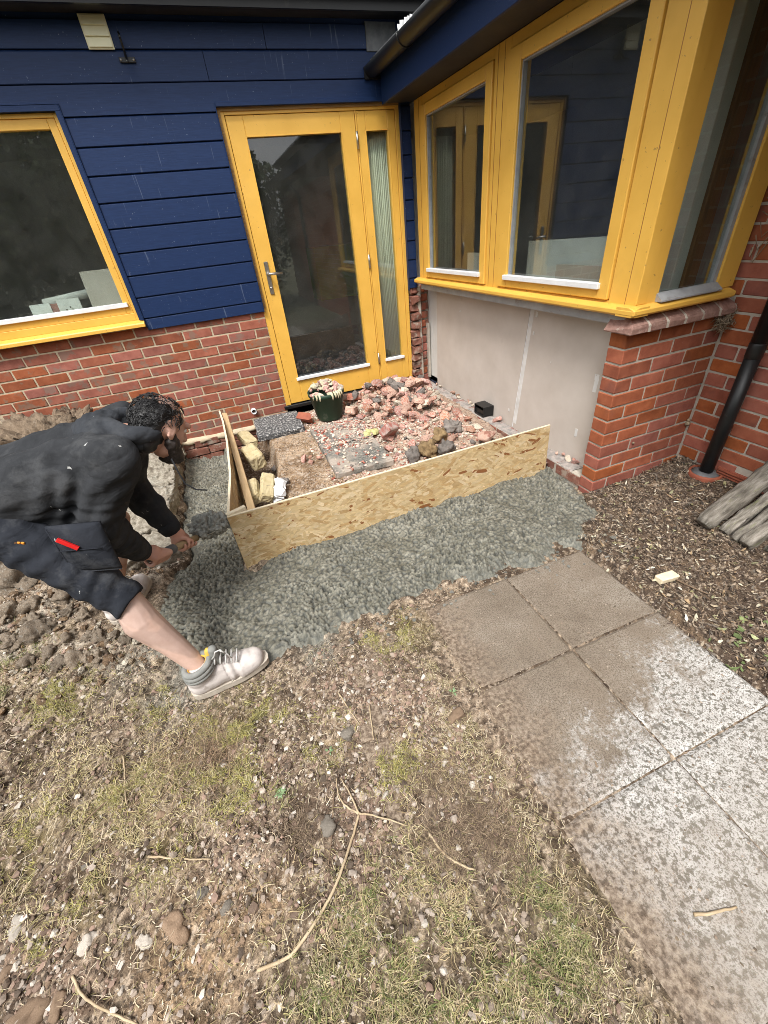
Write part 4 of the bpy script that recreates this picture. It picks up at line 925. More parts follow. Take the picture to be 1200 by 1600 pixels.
M['rubble_red'] = pm('rubble_red', [(.3, (.32, .10, .06)), (.7, (.44, .175, .115))], 22, objrand=.25, bump=.8, bscale=90, bdist=.004, rough=.92, huerand=.01, patches=[((.47, .38, .32), 16, .46, .56, .85)])
M['rubble_pink'] = pm('rubble_pink', [(.3, (.45, .265, .195)), (.7, (.58, .42, .34))], 26, objrand=.2, bump=.8, bscale=90, bdist=.004, rough=.95, patches=[((.24, .08, .055), 13, .54, .62, .8)])
M['rubble_pale'] = pm('rubble_pale', [(.3, (.40, .34, .26)), (.7, (.58, .51, .42))], 22, objrand=.22, bump=.8, bscale=80, bdist=.004, rough=.95)
M['rubble_dark'] = pm('rubble_dark', [(.3, (.10, .088, .078)), (.7, (.23, .20, .18))], 22, objrand=.25, bump=.8, bscale=80, bdist=.004, rough=.92, patches=[((.3, .26, .22), 14, .58, .7, .6)])
kinds = {'red': ('brick_lump', 'broken red brick lump in the rubble heap beside the bay', 'brick lump', M['rubble_red']),
         'pink': ('brick_lump', 'pinkish mortar coated brick lump in the rubble heap beside the bay', 'brick lump', M['rubble_pink']),
         'pale': ('mortar_lump', 'pale crumbled mortar lump in the rubble heap beside the bay', 'mortar lump', M['rubble_pale']),
         'dark': ('stone_lump', 'dark grey lump among the rubble beside the bay', 'stone lump', M['rubble_dark'])}
cm = {k: [chunk_mesh(v[0], v[3], 14 + i % 5, (1, random.uniform(.6, .9), random.uniform(.4, .7)), 100 * j + i) for i in range(7)] for j, (k, v) in enumerate(kinds.items())}
HP = [(-.98, -.36), (-.72, -.04), (-.11, -.06), (-.10, -1.15), (-.11, -1.62), (-.40, -1.66), (-.80, -1.56), (-.97, -1.13), (-1.01, -.66)]
placed = []
def put_lump(k, px, py, s, dz=0, rot=None):
    nm, lb, ct, _ = kinds[k]
    o = bpy.data.objects.new(nm, random.choice(cm[k])); z = float(fh(px, py)[0]) + s * .26 + dz
    reg(o, None, (px, py, z)); o.scale = (s, s, s); o.rotation_euler = rot or (random.uniform(-.6, .6), random.uniform(-.6, .6), random.uniform(0, 6.28))
    big = 'larger' if s > .07 else 'small'
    zone = ('under the glazed door' if py > -.32 else 'against the plinth' if px > -.30 else 'behind the long board' if py < -1.2 else 'on the left edge of the heap by the bucket' if px < -.78 else 'in the middle of the heap')
    lb = '%s %s %s' % (big, {'red': 'broken red brick lump', 'pink': 'pinkish mortar coated brick lump', 'pale': 'pale crumbled mortar lump', 'dark': 'dark grey lump of stone'}[k], zone)
    g = {'red': 'red brick lumps in the rubble heap', 'pink': 'pinkish lumps in the rubble heap', 'pale': 'pale mortar lumps in the rubble heap', 'dark': 'dark lumps in the rubble heap'}[k]
    return tag(o, lb, ct, g)
cnt = 0; tries = 0
while cnt < 260 and tries < 12000:
    tries += 1
    px, py = random.uniform(-1.02, -.09), random.uniform(-1.66, -.04)
    if poly_sd(np.array([px]), np.array([py]), HP)[0] < .01: continue
    core = heap_h(px, py); s = random.choice((.034, .042, .05, .06, .075, .09, .11)) * (.72 + 4.6 * min(core, .09))
    if any((px - a) ** 2 + (py - b) ** 2 < (.40 * (s + c)) ** 2 for a, b, c in placed): continue
    placed.append((px, py, s)); cnt += 1
    put_lump(random.choices(('red', 'pink', 'pale', 'dark'), (.30, .28, .32, .10))[0], px, py, s)
for i in range(95):      # a second layer on the heap
    px, py = random.gauss(-.42, .19), random.gauss(-.50, .26)
    if -.9 < px < -.13 and -1.1 < py < -.06: put_lump(random.choices(('red', 'pink', 'pale', 'dark'), (.36, .33, .19, .12))[0], px, py, random.uniform(.05, .125), random.uniform(.03, .06))
for px, py, s in ((-.16, -.12, .08), (-.23, -.07, .09), (-.36, -.07, .10), (-.5, -.06, .10), (-.60, -.08, .11)): put_lump('red' if s > .085 else 'pink', px, py, s, .03)
# singled out pieces
def single(name, mat, loc, size, rot, label, cat, seed, n=18, boxy=.7):
    me = rough_mesh(name, tuple(1.2 * q for q in size), seed * 1.3, mat, .045, 9, (22, 50, 110)) if n >= 26 else chunk_mesh(name, mat, n, size, seed, boxy); o = bpy.data.objects.new(name, me); reg(o, None, loc); o.rotation_euler = rot; return tag(o, label, cat)
me = brick_meshes(.13, .065, .1, [M['rubble_red']], 1, .006, .004)[0]
o = bpy.data.objects.new('half_brick', me); reg(o, None, (-.80, -1.11, .075)); o.rotation_euler = (rad(-50), rad(12), rad(28)); tag(o, 'large half brick tilted on the front slope of the rubble heap', 'half brick')
me = brick_meshes(.14, .065, .09, [M['rubble_pink']], 1, .01, .006)[0]
o = bpy.data.objects.new('half_brick', me); reg(o, None, (-.92, -.50, .06)); o.rotation_euler = (rad(10), rad(20), rad(60)); tag(o, 'pink half brick resting right beside the green bucket', 'half brick')
me = brick_meshes(.16, .07, .1, [M['rubble_red']], 1, .012, .008)[0]
o = bpy.data.objects.new('half_brick', me); reg(o, None, (-.83, -.26, .09)); o.rotation_euler = (rad(-15), rad(10), rad(15)); tag(o, 'broken red brick just under the door behind the bucket', 'half brick')
single('tile_shard', M['terracotta'], (-1.31, -.34, .035), (.20, .10, .09), (.3, .2, -.5), 'pointed orange terracotta shard between dark slab and bucket', 'shard', 41)
single('insulation_tuft', pm('insulation', [(.3, (.42, .40, .16)), (.7, (.56, .54, .28))], 30, bump=1, bscale=70, bdist=.006, rough=.95), (-.91, -.96, .02), (.10, .08, .04), (0, .1, .4), 'yellow green tuft of insulation on the pale crumbs', 'insulation', 42, 30, .2)
M['clay'] = pm('clay', [(.3, (.15, .10, .05)), (.7, (.29, .20, .10))], 25, bump=1, bscale=70, bdist=.006, rough=.95)
single('clay_lump', M['clay'], (-.665, -1.53, .045), (.085, .085, .08), (.2, .3, .7), 'ochre brown clay lump behind the middle of the long board', 'clay lump', 43, 30, .3)
single('clay_lump', M['clay'], (-.52, -1.42, .06), (.10, .075, .07), (.1, .4, .2), 'darker clay lump right of the ochre one near the bay', 'clay lump', 44, 30, .3)
single('grey_stone', M['rubble_dark'], (-.79, -1.50, .035), (.095, .085, .07), (.2, .1, .9), 'large grey stone left of the ochre clay lump', 'stone', 45, 26, .3)
single('grey_stone', M['rubble_dark'], (-.56, -1.58, .045), (.11, .09, .085), (.2, .1, .4), 'round dark stone in front of the clay lumps at the long board', 'stone', 46, 26, .1)
single('grey_stone', M['rubble_dark'], (-.36, -1.30, .06), (.11, .10, .07), (.2, .1, .1), 'greyish dirt clod against the plinth end of the heap', 'stone', 47, 26, .3)
single('brick_lump', M['rubble_pink'], (-.22, -1.56, .06), (.17, .12, .08), (.1, .2, .5), 'large pink lump in the corner between long board and plinth', 'brick lump', 48)
for i, (px, py, s) in enumerate(((-1.49, -1.06, .07), (-1.45, -1.12, .055), (-1.43, -1.01, .04), (-1.38, -1.12, .045), (-1.24, -1.02, .04), (-1.13, -1.22, .05))): put_lump('red', px, py, s)
for i, (px, py, s) in enumerate(((-1.72, -.98, .10), (-1.68, -1.30, .08), (-1.70, -.72, .07))): put_lump('dark', px, py, s)
mb = MB(BT); mb.box(1.03, 1.17, .008, .105, .005, .012); mb.box(1.03, 1.17, .008, .105, .078, .085); mb.box(1.03, 1.037, .0085, .105, .012, .078); mb.box(1.163, 1.17, .0085, .105, .012, .078)
mb.box(1.037, 1.163, .09, .10, .012, .078)
for k in range(4): mb.box(1.037, 1.163, .02 + .018 * k, .024 + .018 * k, .012, .05 - .008 * k)
tag(mb.build('cavity_vent', M['black_plastic'], None, bev=.0015), 'black plastic cavity vent standing on the plinth by the plasterboard', 'vent')
o = put_lump('red', .06, -1.29, .07); o.location.z = .015; o['label'] = 'red brick scrap on the plinth just right of the black vent'; del o['group']
for k in range(16):
    u = random.choice((random.uniform(.1, .9), random.uniform(1.95, 2.16))); kd = random.choice(('red', 'pink', 'pale'))
    o = bpy.data.objects.new(kinds[kd][0], random.choice(cm[kd])); s = random.uniform(.025, .05); reg(o, None, (random.uniform(.07, .10), -u, .004 + s * .2)); o.scale = (s, s, s); o.rotation_euler = (random.random(), random.random(), random.random() * 6)
    tag(o, 'small brick crumb on the plinth ledge at the foot of the plasterboard', kinds[kd][1].split()[0] + ' crumb' if False else 'brick crumb', 'brick crumbs along the plinth ledge')

# crumbs too many to count
def pebbles(name, P, S, C, mat, label, cat, flat=.6, parent=None):
    bm = bmesh.new(); bmesh.ops.create_icosphere(bm, subdivisions=1, radius=1); bv = np.array([v.co[:] for v in bm.verts]); bf = np.array([[v.index for v in f.verts] for f in bm.faces]); bm.free()
    n = len(P); nv = len(bv); r = RNG
    jit = 1 + .35 * (r.random((n, nv, 1)) - .5) * 2; an = .6 + .8 * r.random((n, 1, 3)); an[:, :, 2] *= flat
    q = bv[None] * jit * an * S[:, None, None]
    a = r.random(n) * 6.283; ca, sa = np.cos(a)[:, None], np.sin(a)[:, None]; t = (r.random(n)[:, None] - .5) * 1.0
    x_, y_, z_ = q[..., 0], q[..., 1], q[..., 2]; z_, x_ = z_ + t * x_, x_ - t * z_
    V = np.stack([x_ * ca - y_ * sa, x_ * sa + y_ * ca, z_], -1) + P[:, None, :]
    F = (bf[None] + (np.arange(n) * nv)[:, None, None]).reshape(-1, 3); CC = np.repeat(C, nv, 0)
    return tag(np_obj(name, V.reshape(-1, 3), F, mat, parent, CC, False), label, cat, kind='stuff')
M['pebble'] = pm('pebble', [(.3, (.8, .8, .8)), (.7, (1.15, 1.15, 1.15))], 60, attr=True, kind='World', rough=.85, bump=.4, bscale=200)
n = 15000; px = RNG.uniform(-1.40, -.09, n); py = RNG.uniform(-1.75, -.04, n)
w = sstep(.42, .6, fbm(px, py, 6, 3, 121)) * .8 + .25; w = w * np.where(px < -1.3, .25, 1) * np.where((py < -1.12) & (px < -.9) & (px > -1.33), .22, 1)
k = RNG.random(n) < w; px, py = px[k], py[k]; s = .0035 + .010 * RNG.random(len(px)) ** 2.2
pal = np.array([(.52, .45, .36), (.58, .52, .43), (.40, .28, .23), (.36, .16, .12), (.30, .09, .06), (.47, .38, .31), (.20, .17, .15), (.55, .44, .38)])
onslab = (px > -1.335) & (px < -.905) & (py < -.57) & (py > -1.465)
zz = np.where(onslab, .0145, fh(px, py)); c = pal[RNG.integers(0, len(pal), len(px))] * (.85 + .3 * RNG.random((len(px), 1)))
pebbles('rubble_crumbs', np.stack([px, py, zz + s * .3], -1), s, c, M['pebble'], 'pale and red crumbs of mortar and brick scattered before the door', 'crumbs')

# ---------------- green bucket full of plaster and wool scraps
bx_, by_, bz_ = -1.085, -.335, -.02
BS = 1.22
M['green_plastic'] = pm('green_plastic', [(.3, (.010, .034, .018)), (.7, (.018, .05, .028))], 12, rough=.5, bump=.1, patches=[((.28, .26, .22), 8, .62, .76, .45)])
bucket = thing('bucket', 'dark green ribbed plastic tub heaped with pink and cream scraps', 'bucket', (bx_, by_, bz_))
V = []; F = []; prof = [(.002, 0), (.088, 0), (.092, .01), (.124, .205), (.132, .21), (.133, .238), (.127, .24), (.122, .235), (.116, .205), (.09, .03), (.002, .03)]
na = 48
for r_, z_ in prof:
    for k in range(na):
        a = 2 * math.pi * k / na; rr = r_ * (1 + (.012 if (k % 2 and .09 < r_ < .128 and z_ < .206) else 0)); V.append((BS * rr * math.cos(a), BS * rr * math.sin(a), z_ * 1.05))
for i in range(len(prof) - 1):
    for k in range(na): F.append((i * na + k, i * na + (k + 1) % na, (i + 1) * na + (k + 1) % na, (i + 1) * na + k))
np_obj('tub', np.array(V), np.array(F), M['green_plastic'], bucket, None, True, (bx_, by_, bz_))
M['scrap_pink'] = pm('scrap_pink', [(.3, (.42, .20, .18)), (.7, (.54, .33, .29))], 30, objrand=.25, bump=.8, bscale=60, bdist=.004, rough=.95, patches=[((.6, .53, .40), 12, .55, .63, .9)])
M['scrap_cream'] = pm('scrap_cream', [(.3, (.48, .43, .28)), (.7, (.62, .57, .42))], 30, objrand=.15, bump=.8, bscale=60, bdist=.004, rough=.95)
scm = [chunk_mesh('scrap', M['scrap_pink'], 18, (1, .7, .5), 300 + i, .5) for i in range(4)] + [chunk_mesh('scrap', M['scrap_cream'], 18, (1, .6, .5), 320 + i, .5) for i in range(3)] + [chunk_mesh('scrap', M['rubble_pale'], 18, (1, .6, .6), 340 + i, .5) for i in range(2)]
for i in range(64):
    a, r_ = random.uniform(0, 6.28), .148 * math.sqrt(random.random()); s = random.uniform(.04, .085)
    o = bpy.data.objects.new('scrap', random.choice(scm)); reg(o, None, (bx_ + r_ * math.cos(a), by_ + r_ * math.sin(a), bz_ + .240 + .075 * (1 - (r_ / .155) ** 2) + random.uniform(-.01, .015)))
    o.scale = (s, s, s); o.rotation_euler = (random.uniform(-.8, .8), random.uniform(-.8, .8), random.uniform(0, 6.28)); tag(o, ('pink' if 'pink' in o.data.materials[0].name else 'cream' if 'cream' in o.data.materials[0].name else 'greyish') + ' plaster scrap heaped in the green tub, ' + ('on top' if r_ < .06 else 'at the rim facing the garden' if math.sin(a) < 0 else 'at the rim by the door'), 'scrap', 'scraps filling the green tub')
mb = MB()
for j in range(9):
    a = random.uniform(3.6, 5.6); p0 = Vector((bx_ + .140 * math.cos(a), by_ + .140 * math.sin(a), bz_ + .262)); p1 = p0 + Vector((.02 * math.cos(a), .02 * math.sin(a), -.01)); p2 = p1 + Vector((.004 * math.cos(a), .004 * math.sin(a), -random.uniform(.02, .055)))
    mb.tube([p0, p1, (p1 + p2) / 2 + Vector((.004, 0, 0)), p2], [.010, .010, .008, .003], 6)
tag(mb.build('wool_strands', M['scrap_cream'], None, jit=.002), 'cream wool strands hanging over the rim of the green tub', 'wool', kind='stuff')

# ---------------- small fixtures on the walls
vent = thing('wall_vent', 'cream louvred vent high on the navy cladding', 'vent', (-1.979, -.03, 2.436))
MB().box(-2.049, -1.909, -.034, -.0245, 2.366, 2.506).build('vent_frame', M['cream_plastic'], vent, bev=.002)
for k in range(3):
    mb = MB(); mb.prism([(-.0345, 2.373 + .0435 * k), (-.045, 2.374 + .0435 * k), (-.038, 2.412 + .0435 * k), (-.0345, 2.412 + .0435 * k)], lambda a, b, h: (h, a, b), -2.042, -1.916); mb.build('louvre', M['cream_plastic'], vent)
bk = thing('wall_bracket', 'black iron basket bracket on the cladding beside the cream vent', 'bracket', (-1.86, -.03, 2.32))
MB().box(-1.905, -1.815, -.034, -.0245, 2.312, 2.336).build('back_plate', M['black_plastic'], bk, bev=.002)
mb = MB(); mb.tube([(-1.862, -.035, 2.33), (-1.862, -.05, 2.40), (-1.862, -.065, 2.425), (-1.862, -.085, 2.40)], .006, 8); mb.tube([(-1.862, -.035, 2.36), (-1.862, -.10, 2.30), (-1.862, -.16, 2.285)], .007, 8); mb.build('arm', M['black_plastic'], bk)
mb = MB()
for dx in (-.035, .035): mb.tube([(-1.86 + dx, -.034, 2.324), (-1.86 + dx, -.040, 2.324)], .006, 8)
mb.build('bolt', M['steel'], bk)
pp = thing('waste_pipe', 'short white waste pipe stub poking out low on the brick wall', 'pipe', (-1.722, -.02, .078))
V = []; F = []; na = 20
for (r_, yy) in ((.024, .05), (.024, -.045), (.019, -.045), (.019, .04)):
    for k in range(na): a = 2 * math.pi * k / na; V.append((r_ * math.cos(a), yy + .02, r_ * math.sin(a)))
for i in range(3):
    for k in range(na): F.append((i * na + k, i * na + (k + 1) % na, (i + 1) * na + (k + 1) % na, (i + 1) * na + k))
np_obj('pipe_wall', np.array(V), np.array(F), M['white_strip'], pp, None, True, WLOC[pp.name])
mb = MB(); mb.tube([(-1.722, .0, .078), (-1.722, .03, .078)], .0185, 16); mb.build('dark_bore', M['dark_gap'], pp)
# downpipe and gully collar
dp = thing('downpipe', 'black plastic downpipe against the brick wall at right', 'downpipe', (.615, -2.585, -.03))
mb = MB(); mb.tube([(.612, -2.585, -.02), (.612, -2.585, .66)], .034, 20); mb.build('lower_pipe', M['black_plastic'], dp)
mb = MB(); mb.tube([(.612, -2.585, .6605), (.612, -2.585, .663), (.612, -2.585, .73), (.612, -2.585, .735)], [.034, .0365, .0365, .034], 20); mb.build('socket', M['black_plastic'], dp)
mb = MB(); mb.tube([(.612, -2.585, .7355), (.612, -2.585, 2.0), (.56, -2.585, 2.12)], .034, 20); mb.build('upper_pipe', M['black_plastic'], dp)
mb = MB()
for z in (1.45,): mb.tube([(.612, -2.585, z), (.612, -2.585, z + .03)], .040, 20); mb.box(.60, .665, -2.64, -2.53, z + .004, z + .026)
mb.build('pipe_clip', M['black_plastic'], dp)
gy = thing('gully_collar', 'terracotta gully collar packed with grey mortar at the downpipe foot', 'gully', (.612, -2.585, -.045))
V = []; F = []; prof = [(.085, -.08), (.085, 0), (.08, .012), (.072, .010), (.070, -.005)]; na = 32
for r_, z_ in prof:
    for k in range(na): a = 2 * math.pi * k / na; V.append((r_ * math.cos(a), r_ * math.sin(a), z_ + .05))
for i in range(len(prof) - 1):
    for k in range(na): F.append((i * na + k, i * na + (k + 1) % na, (i + 1) * na + (k + 1) % na, (i + 1) * na + k))
np_obj('collar', np.array(V), np.array(F), M['terracotta'], gy, None, True, WLOC[gy.name])
mb = MB(); mb.tube([(.612, -2.585, -.03), (.612, -2.585, .006), (.612, -2.585, .020)], [.075, .072, .040], 32); mb.build('mortar_fillet', M['lead'], gy, jit=.003)
# twig nest under the coping end
mb = MB(); r = random.Random(5)
for i in range(170):
    c = Vector((.615 + r.gauss(0, .030), -2.392 + r.gauss(0, .012), .805 + r.gauss(0, .022))); d = Vector((r.gauss(0, 1), r.gauss(0, .5), r.gauss(0, .7))).normalized() * r.uniform(.012, .035)
    mb.tube([c - d, c + Vector((r.uniform(-.006, .006),) * 3), c + d], r.uniform(.0008, .002), 4)
M['twig'] = pm('twig', [(.3, (.14, .10, .065)), (.7, (.32, .25, .17))], 30, rough=.9, objrand=.2, bump=.3)
tag(mb.build('twig_nest', M['twig'], None), 'matted clump of twigs and moss under the right coping end', 'nest')
mb = MB(); mb.ball((.24, -2.364, .205), (.009, .007, .009), 1); tag(mb.build('snail', M['twig'], None), 'tiny brown snail on the pier brickwork low down', 'snail')
mb = MB(); mb.ball((.652, -2.366, .23), (.016, .016, .02), 1); mb.ball((.648, -2.37, .25), (.010, .010, .012), 1); tag(mb.build('moss_clump', M['twig'], None, jit=.003), 'small dirty moss clump in the inner corner of the brickwork', 'moss')
mb = MB()
for j in range(3):
    z0 = 1.36 - .05 * j; mb.tube([(.640, -2.37, z0), (.645, -2.42 - .02 * j, z0 - .05), (.652, -2.46, z0 - .12 + .03 * j), (.648, -2.40, z0 - .2), (.645, -2.375, z0 - .14)], .0022, 6)
tag(mb.build('loose_wire', M['twig'], None), 'loose coil of thin wire hanging at the bay frame edge on the right', 'wire')
mb = MB(); mb.obox((.64, -2.385, 1.11), (.05, .004, .03), (0, rad(30), rad(40))); tag(mb.build('paper_tag', M['white_paint'], None, jit=.003), 'scrap of torn white tape on the frame edge by the right wall', 'tape')

# ---------------- weathered timber posts leaning at the right
M['grey_wood'] = pm('grey_wood', [(.3, (.075, .064, .052)), (.5, (.19, .17, .14)), (.68, (.33, .30, .26))], 5, stretch=(2.5, 11, 11), objrand=.15, rough=.92, bump=.8, bscale=26, bdist=.005,
    patches=[((.20, .22, .075), 4, .60, .72, .55), ((.42, .40, .36), 12, .62, .7, .5), ((.055, .045, .035), 10, .66, .74, .7)])
def post(p0, p1, w, h, label, seed, rnd=False):
    r = random.Random(seed); p0, p1 = Vector(p0), Vector(p1); t = (p1 - p0); L = t.length; n_s, n_a = 26, 16; V = []; F = []
    for i in range(n_s + 1):
        u = i / n_s * L
        for k in range(n_a):
            a = 2 * math.pi * k / n_a; ca, sa = math.cos(a), math.sin(a); e = 1.0 if rnd else .45
            yy = w / 2 * math.copysign(abs(ca) ** e, ca); zz = h / 2 * math.copysign(abs(sa) ** e, sa)
            d = .013 * (vn2(np.array(u * 7 + seed), np.array(k * .9 + seed * 3.)) - .5) + .007 * (vn2(np.array(u * 30), np.array(k * 2.1 + seed)) - .5)
            f = 1 - .22 * max(0, 1 - u / .03) ** 2
            V.append((u, float((yy) * f + d), float(zz * f + d)))
    for i in range(n_s):
        for k in range(n_a): F.append((i * n_a + k, i * n_a + (k + 1) % n_a, (i + 1) * n_a + (k + 1) % n_a, (i + 1) * n_a + k))
    me = bpy.data.meshes.new('timber_post'); me.from_pydata(V, [], F + [tuple(range(n_a - 1, -1, -1)), tuple(range(n_s * n_a, n_s * n_a + n_a))]); me.polygons.foreach_set('use_smooth', [True] * len(F) + [False] * 2); me.update()
    setmat(me, M['grey_wood']); o = bpy.data.objects.new('timber_post', me); reg(o, None, p0); o.rotation_euler = t.to_track_quat('X', 'Z').to_euler(); return tag(o, label, 'timber post', 'weathered posts leaning at the right')
POSTS_AT = True
post((.215, -2.885, -.035), (.90, -2.935, .47), .085, .075, 'uppermost and thickest grey post of the leaning stack at right', 1, True)
post((.275, -2.955, -.06), (.95, -3.0, .40), .055, .045, 'thin dark post just below the thickest leaning post', 2)
post((.262, -3.01, -.06), (.92, -3.065, .40), .052, .05, 'mossy green spotted post third down in the leaning stack', 3, True)
post((.262, -3.065, -.055), (.92, -3.13, .42), .062, .06, 'square grey post fourth down in the leaning stack', 4)
post((.315, -3.145, -.07), (.95, -3.2, .36), .055, .045, 'dark post fifth down, mostly hidden in the leaning stack', 5)
post((.295, -3.20, -.045), (.92, -3.28, .40), .075, .06, 'lowest grey post at the right edge beside the mossy stone', 6, True)
single('mossy_stone', pm('mossy_stone', [(.3, (.30, .34, .12)), (.7, (.50, .50, .34))], 25, bump=.8, bscale=60, rough=.95), (.31, -3.255, -.03), (.12, .10, .09), (.2, .1, .3), 'pale mossy stone at the foot of the lowest post', 'stone', 51, 26, .3)
fo = thing('foam_block', 'cream foam offcut lying on the bark mulch', 'foam', (-.245, -3.065, -.045))
mb = MB(); mb.obox((-.245, -3.065, -.045), (.10, .042, .03), (0, rad(4), rad(-3))); mb.build('block', pm('foam', [(.3, (.66, .56, .36)), (.7, (.78, .69, .50))], 30, bump=.6, bscale=150, rough=.9), fo, bev=.004, jit=.002)
mb = MB(); mb.obox((-.297, -3.053, -.05), (.025, .006, .005), (0, 0, rad(-20))); mb.build('splinter', M['cut_edge'], fo)
# ================================================================== GROUND COVER AND SCATTER
# ---------------- stones one can pick out on the bare soil
M['stone_pale'] = pm('stone_pale', [(.3, (.34, .30, .25)), (.7, (.54, .49, .43))], 40, objrand=.22, bump=.5, bscale=120, rough=.85, patches=[((.3, .2, .14), 22, .55, .65, .6)])
M['stone_brown'] = pm('stone_brown', [(.3, (.17, .11, .07)), (.7, (.30, .21, .14))], 30, objrand=.2, bump=.6, bscale=110, rough=.9, patches=[((.4, .32, .25), 18, .6, .7, .6)])
M['stone_grey'] = pm('stone_grey', [(.3, (.12, .105, .085)), (.7, (.24, .21, .175))], 30, objrand=.2, bump=.7, bscale=110, rough=.92)
STONES = [(-2.77, -3.23, .034, 'pale'), (-2.62, -3.32, .02, 'brown'), (-2.57, -3.35, .036, 'pale'), (-2.43, -3.4, .026, 'pale'), (-2.46, -3.36, .012, 'pale'), (-2.35, -3.41, .05, 'brown'), (-1.41, -3.22, .04, 'brown'), (-1.63, -3.68, .014, 'pale'), (-1.44, -3.77, .015, 'pale'), (-1.44, -3.7, .01, 'pale'),
          (-2.06, -3.37, .012, 'pale'), (-2.12, -3.45, .016, 'brown'), (-2.03, -3.51, .011, 'pale'), (-1.96, -3.56, .015, 'brown'), (-1.96, -3.6, .012, 'pale'), (-2.17, -3.53, .012, 'pale'), (-2.65, -3.33, .014, 'pale'), (-2.78, -3.29, .018, 'pale'), (-2.75, -3.32, .018, 'pale'), (-2.77, -3.33, .023, 'brown'), (-2.63, -3.38, .011, 'pale'),
          (-2.66, -3.39, .011, 'brown'), (-2.62, -3.44, .032, 'brown'), (-2.69, -3.43, .05, 'brown'), (-1.88, -3.66, .013, 'pale'), (-1.9, -3.69, .015, 'brown'), (-1.78, -3.1, .038, 'grey'), (-1.79, -3.25, .024, 'brown'), (-2.12, -3.18, .016, 'brown'), (-2.21, -3.04, .016, 'pale'), (-2.05, -3.09, .024, 'brown'), (-1.57, -3.07, .014, 'white'),
          (-1.08, -3.53, .014, 'brown'), (-1.92, -3.34, .04, 'grey'), (-2.4, -3.12, .022, 'brown'), (-2.62, -3.15, .018, 'grey'), (-1.59, -3.46, .011, 'pale'), (-1.61, -3.8, .012, 'pale'), (-1.64, -3.8, .011, 'grey'), (-1.65, -3.85, .014, 'pale'), (-1.97, -3.48, .011, 'grey'), (-2.19, -3.31, .012, 'pale'), (-2.31, -3.25, .011, 'pale'), (-2.48, -3.47, .012, 'pale'),
          (-1.6, -3.33, .015, 'pale'), (-1.73, -3.34, .014, 'pale'), (-2.19, -3.5, .014, 'brown'), (-2.28, -3.36, .02, 'grey'), (-2.22, -3.42, .022, 'grey')]
sm_ = {'pale': [rough_mesh('stone', (2, 1.5, 1.0), 500 + i * 2.3, M['stone_pale'], .55, 7, (1.1, 2.4, 5)) for i in range(5)], 'brown': [rough_mesh('stone', (2, 1.5, .9), 520 + i * 2.3, M['stone_brown'], .55, 7, (1.0, 2.4, 5)) for i in range(5)],
       'grey': [rough_mesh('stone', (2, 1.5, .8), 540 + i * 2.3, M['stone_grey'], .55, 7, (1.0, 2.4, 5)) for i in range(4)], 'white': [chunk_mesh('stone', M['white_strip'], 20, (2, 1.4, 1), 530, .3)]}
BIG = {0: 'large pale round stone on bare soil near the lower left edge', 2: 'mottled pale stone beside the large brown stone, lower left', 5: 'largest angular brown stone lying on bare soil at lower left', 6: 'flat brown stone bedded near the left edge of the paving', 23: 'big sandy brown stone in the bottom left corner',
       26: 'grey flat stone bedded near the green sprig below the concrete', 31: 'tiny bright white chip below the brown paving', 33: 'dark grey clod beside the long bent stick'}
for i, (px, py, s, k) in enumerate(STONES):
    s *= .72; o = bpy.data.objects.new('stone', random.choice(sm_[k])); reg(o, None, (px, py, float(gh(px, py)[0]) + s * .02)); o.scale = (s, s, s); o.rotation_euler = (random.uniform(-.25, .25), random.uniform(-.25, .25), random.uniform(0, 6.28))
    if i in BIG: tag(o, BIG[i], 'stone')
    else: tag(o, 'small %s stone ' % k + ('in the bottom left corner' if px < -2.45 and py < -3.25 else 'on the soil at left below the worker leg' if px < -2.25 else 'in the grass at the bottom beside the paving' if py < -3.6 else 'on the bare soil just below the long bent stick' if py < -3.42 else 'on the gravelly soil between forked stick and paving' if px > -1.83 else 'on the bare soil left of the bent stick'), 'stone', 'small %s stones on the bare soil' % k)
# clods of dug soil at the left
M['clod'] = pm('clod', [(.3, (.20, .155, .112)), (.7, (.34, .27, .20))], 22, objrand=.25, bump=1.0, bscale=60, bdist=.008, rough=.97, patches=[((.38, .35, .30), 14, .55, .66, .8)])
M['heap'] = pm('heap_soil', [(.3, (.115, .082, .055)), (.7, (.235, .175, .12))], 26, bump=1.0, bscale=60, bdist=.008, rough=.97, patches=[((.33, .28, .22), 12, .62, .70, .6)])
CLODS = [(-3.19, -1.67, .15), (-2.93, -1.85, .10), (-3.18, -1.92, .10), (-2.99, -2.09, .11), (-2.75, -2.21, .07), (-3.1, -2.1, .07), (-2.67, -2.25, .05), (-3.01, -1.71, .07), (-2.77, -1.93, .09), (-3.08, -1.88, .08), (-2.79, -2.31, .07), (-2.87, -2.32, .05), (-3.01, -2.24, .05), (-3.32, -1.44, .14), (-3.09, -1.44, .1), (-2.86, -2.16, .06), (-3.05, -2.0, .06), (-2.94, -2.22, .05),
         (-2.88, -1.99, .06), (-2.80, -2.07, .05), (-3.2, -2.05, .07), (-2.70, -2.36, .045), (-2.60, -2.30, .04), (-3.15, -.55, .12), (-3.25, -.35, .13), (-3.0, -.50, .09), (-3.1, -.2, .1), (-2.9, -.30, .08)]
clm = [rough_mesh('soil_clod', (1, random.uniform(.7, .95), random.uniform(.5, .75)), 600 + i * 3.7, M['clod'], .42, 11, (2.4, 7, 17)) for i in range(8)]
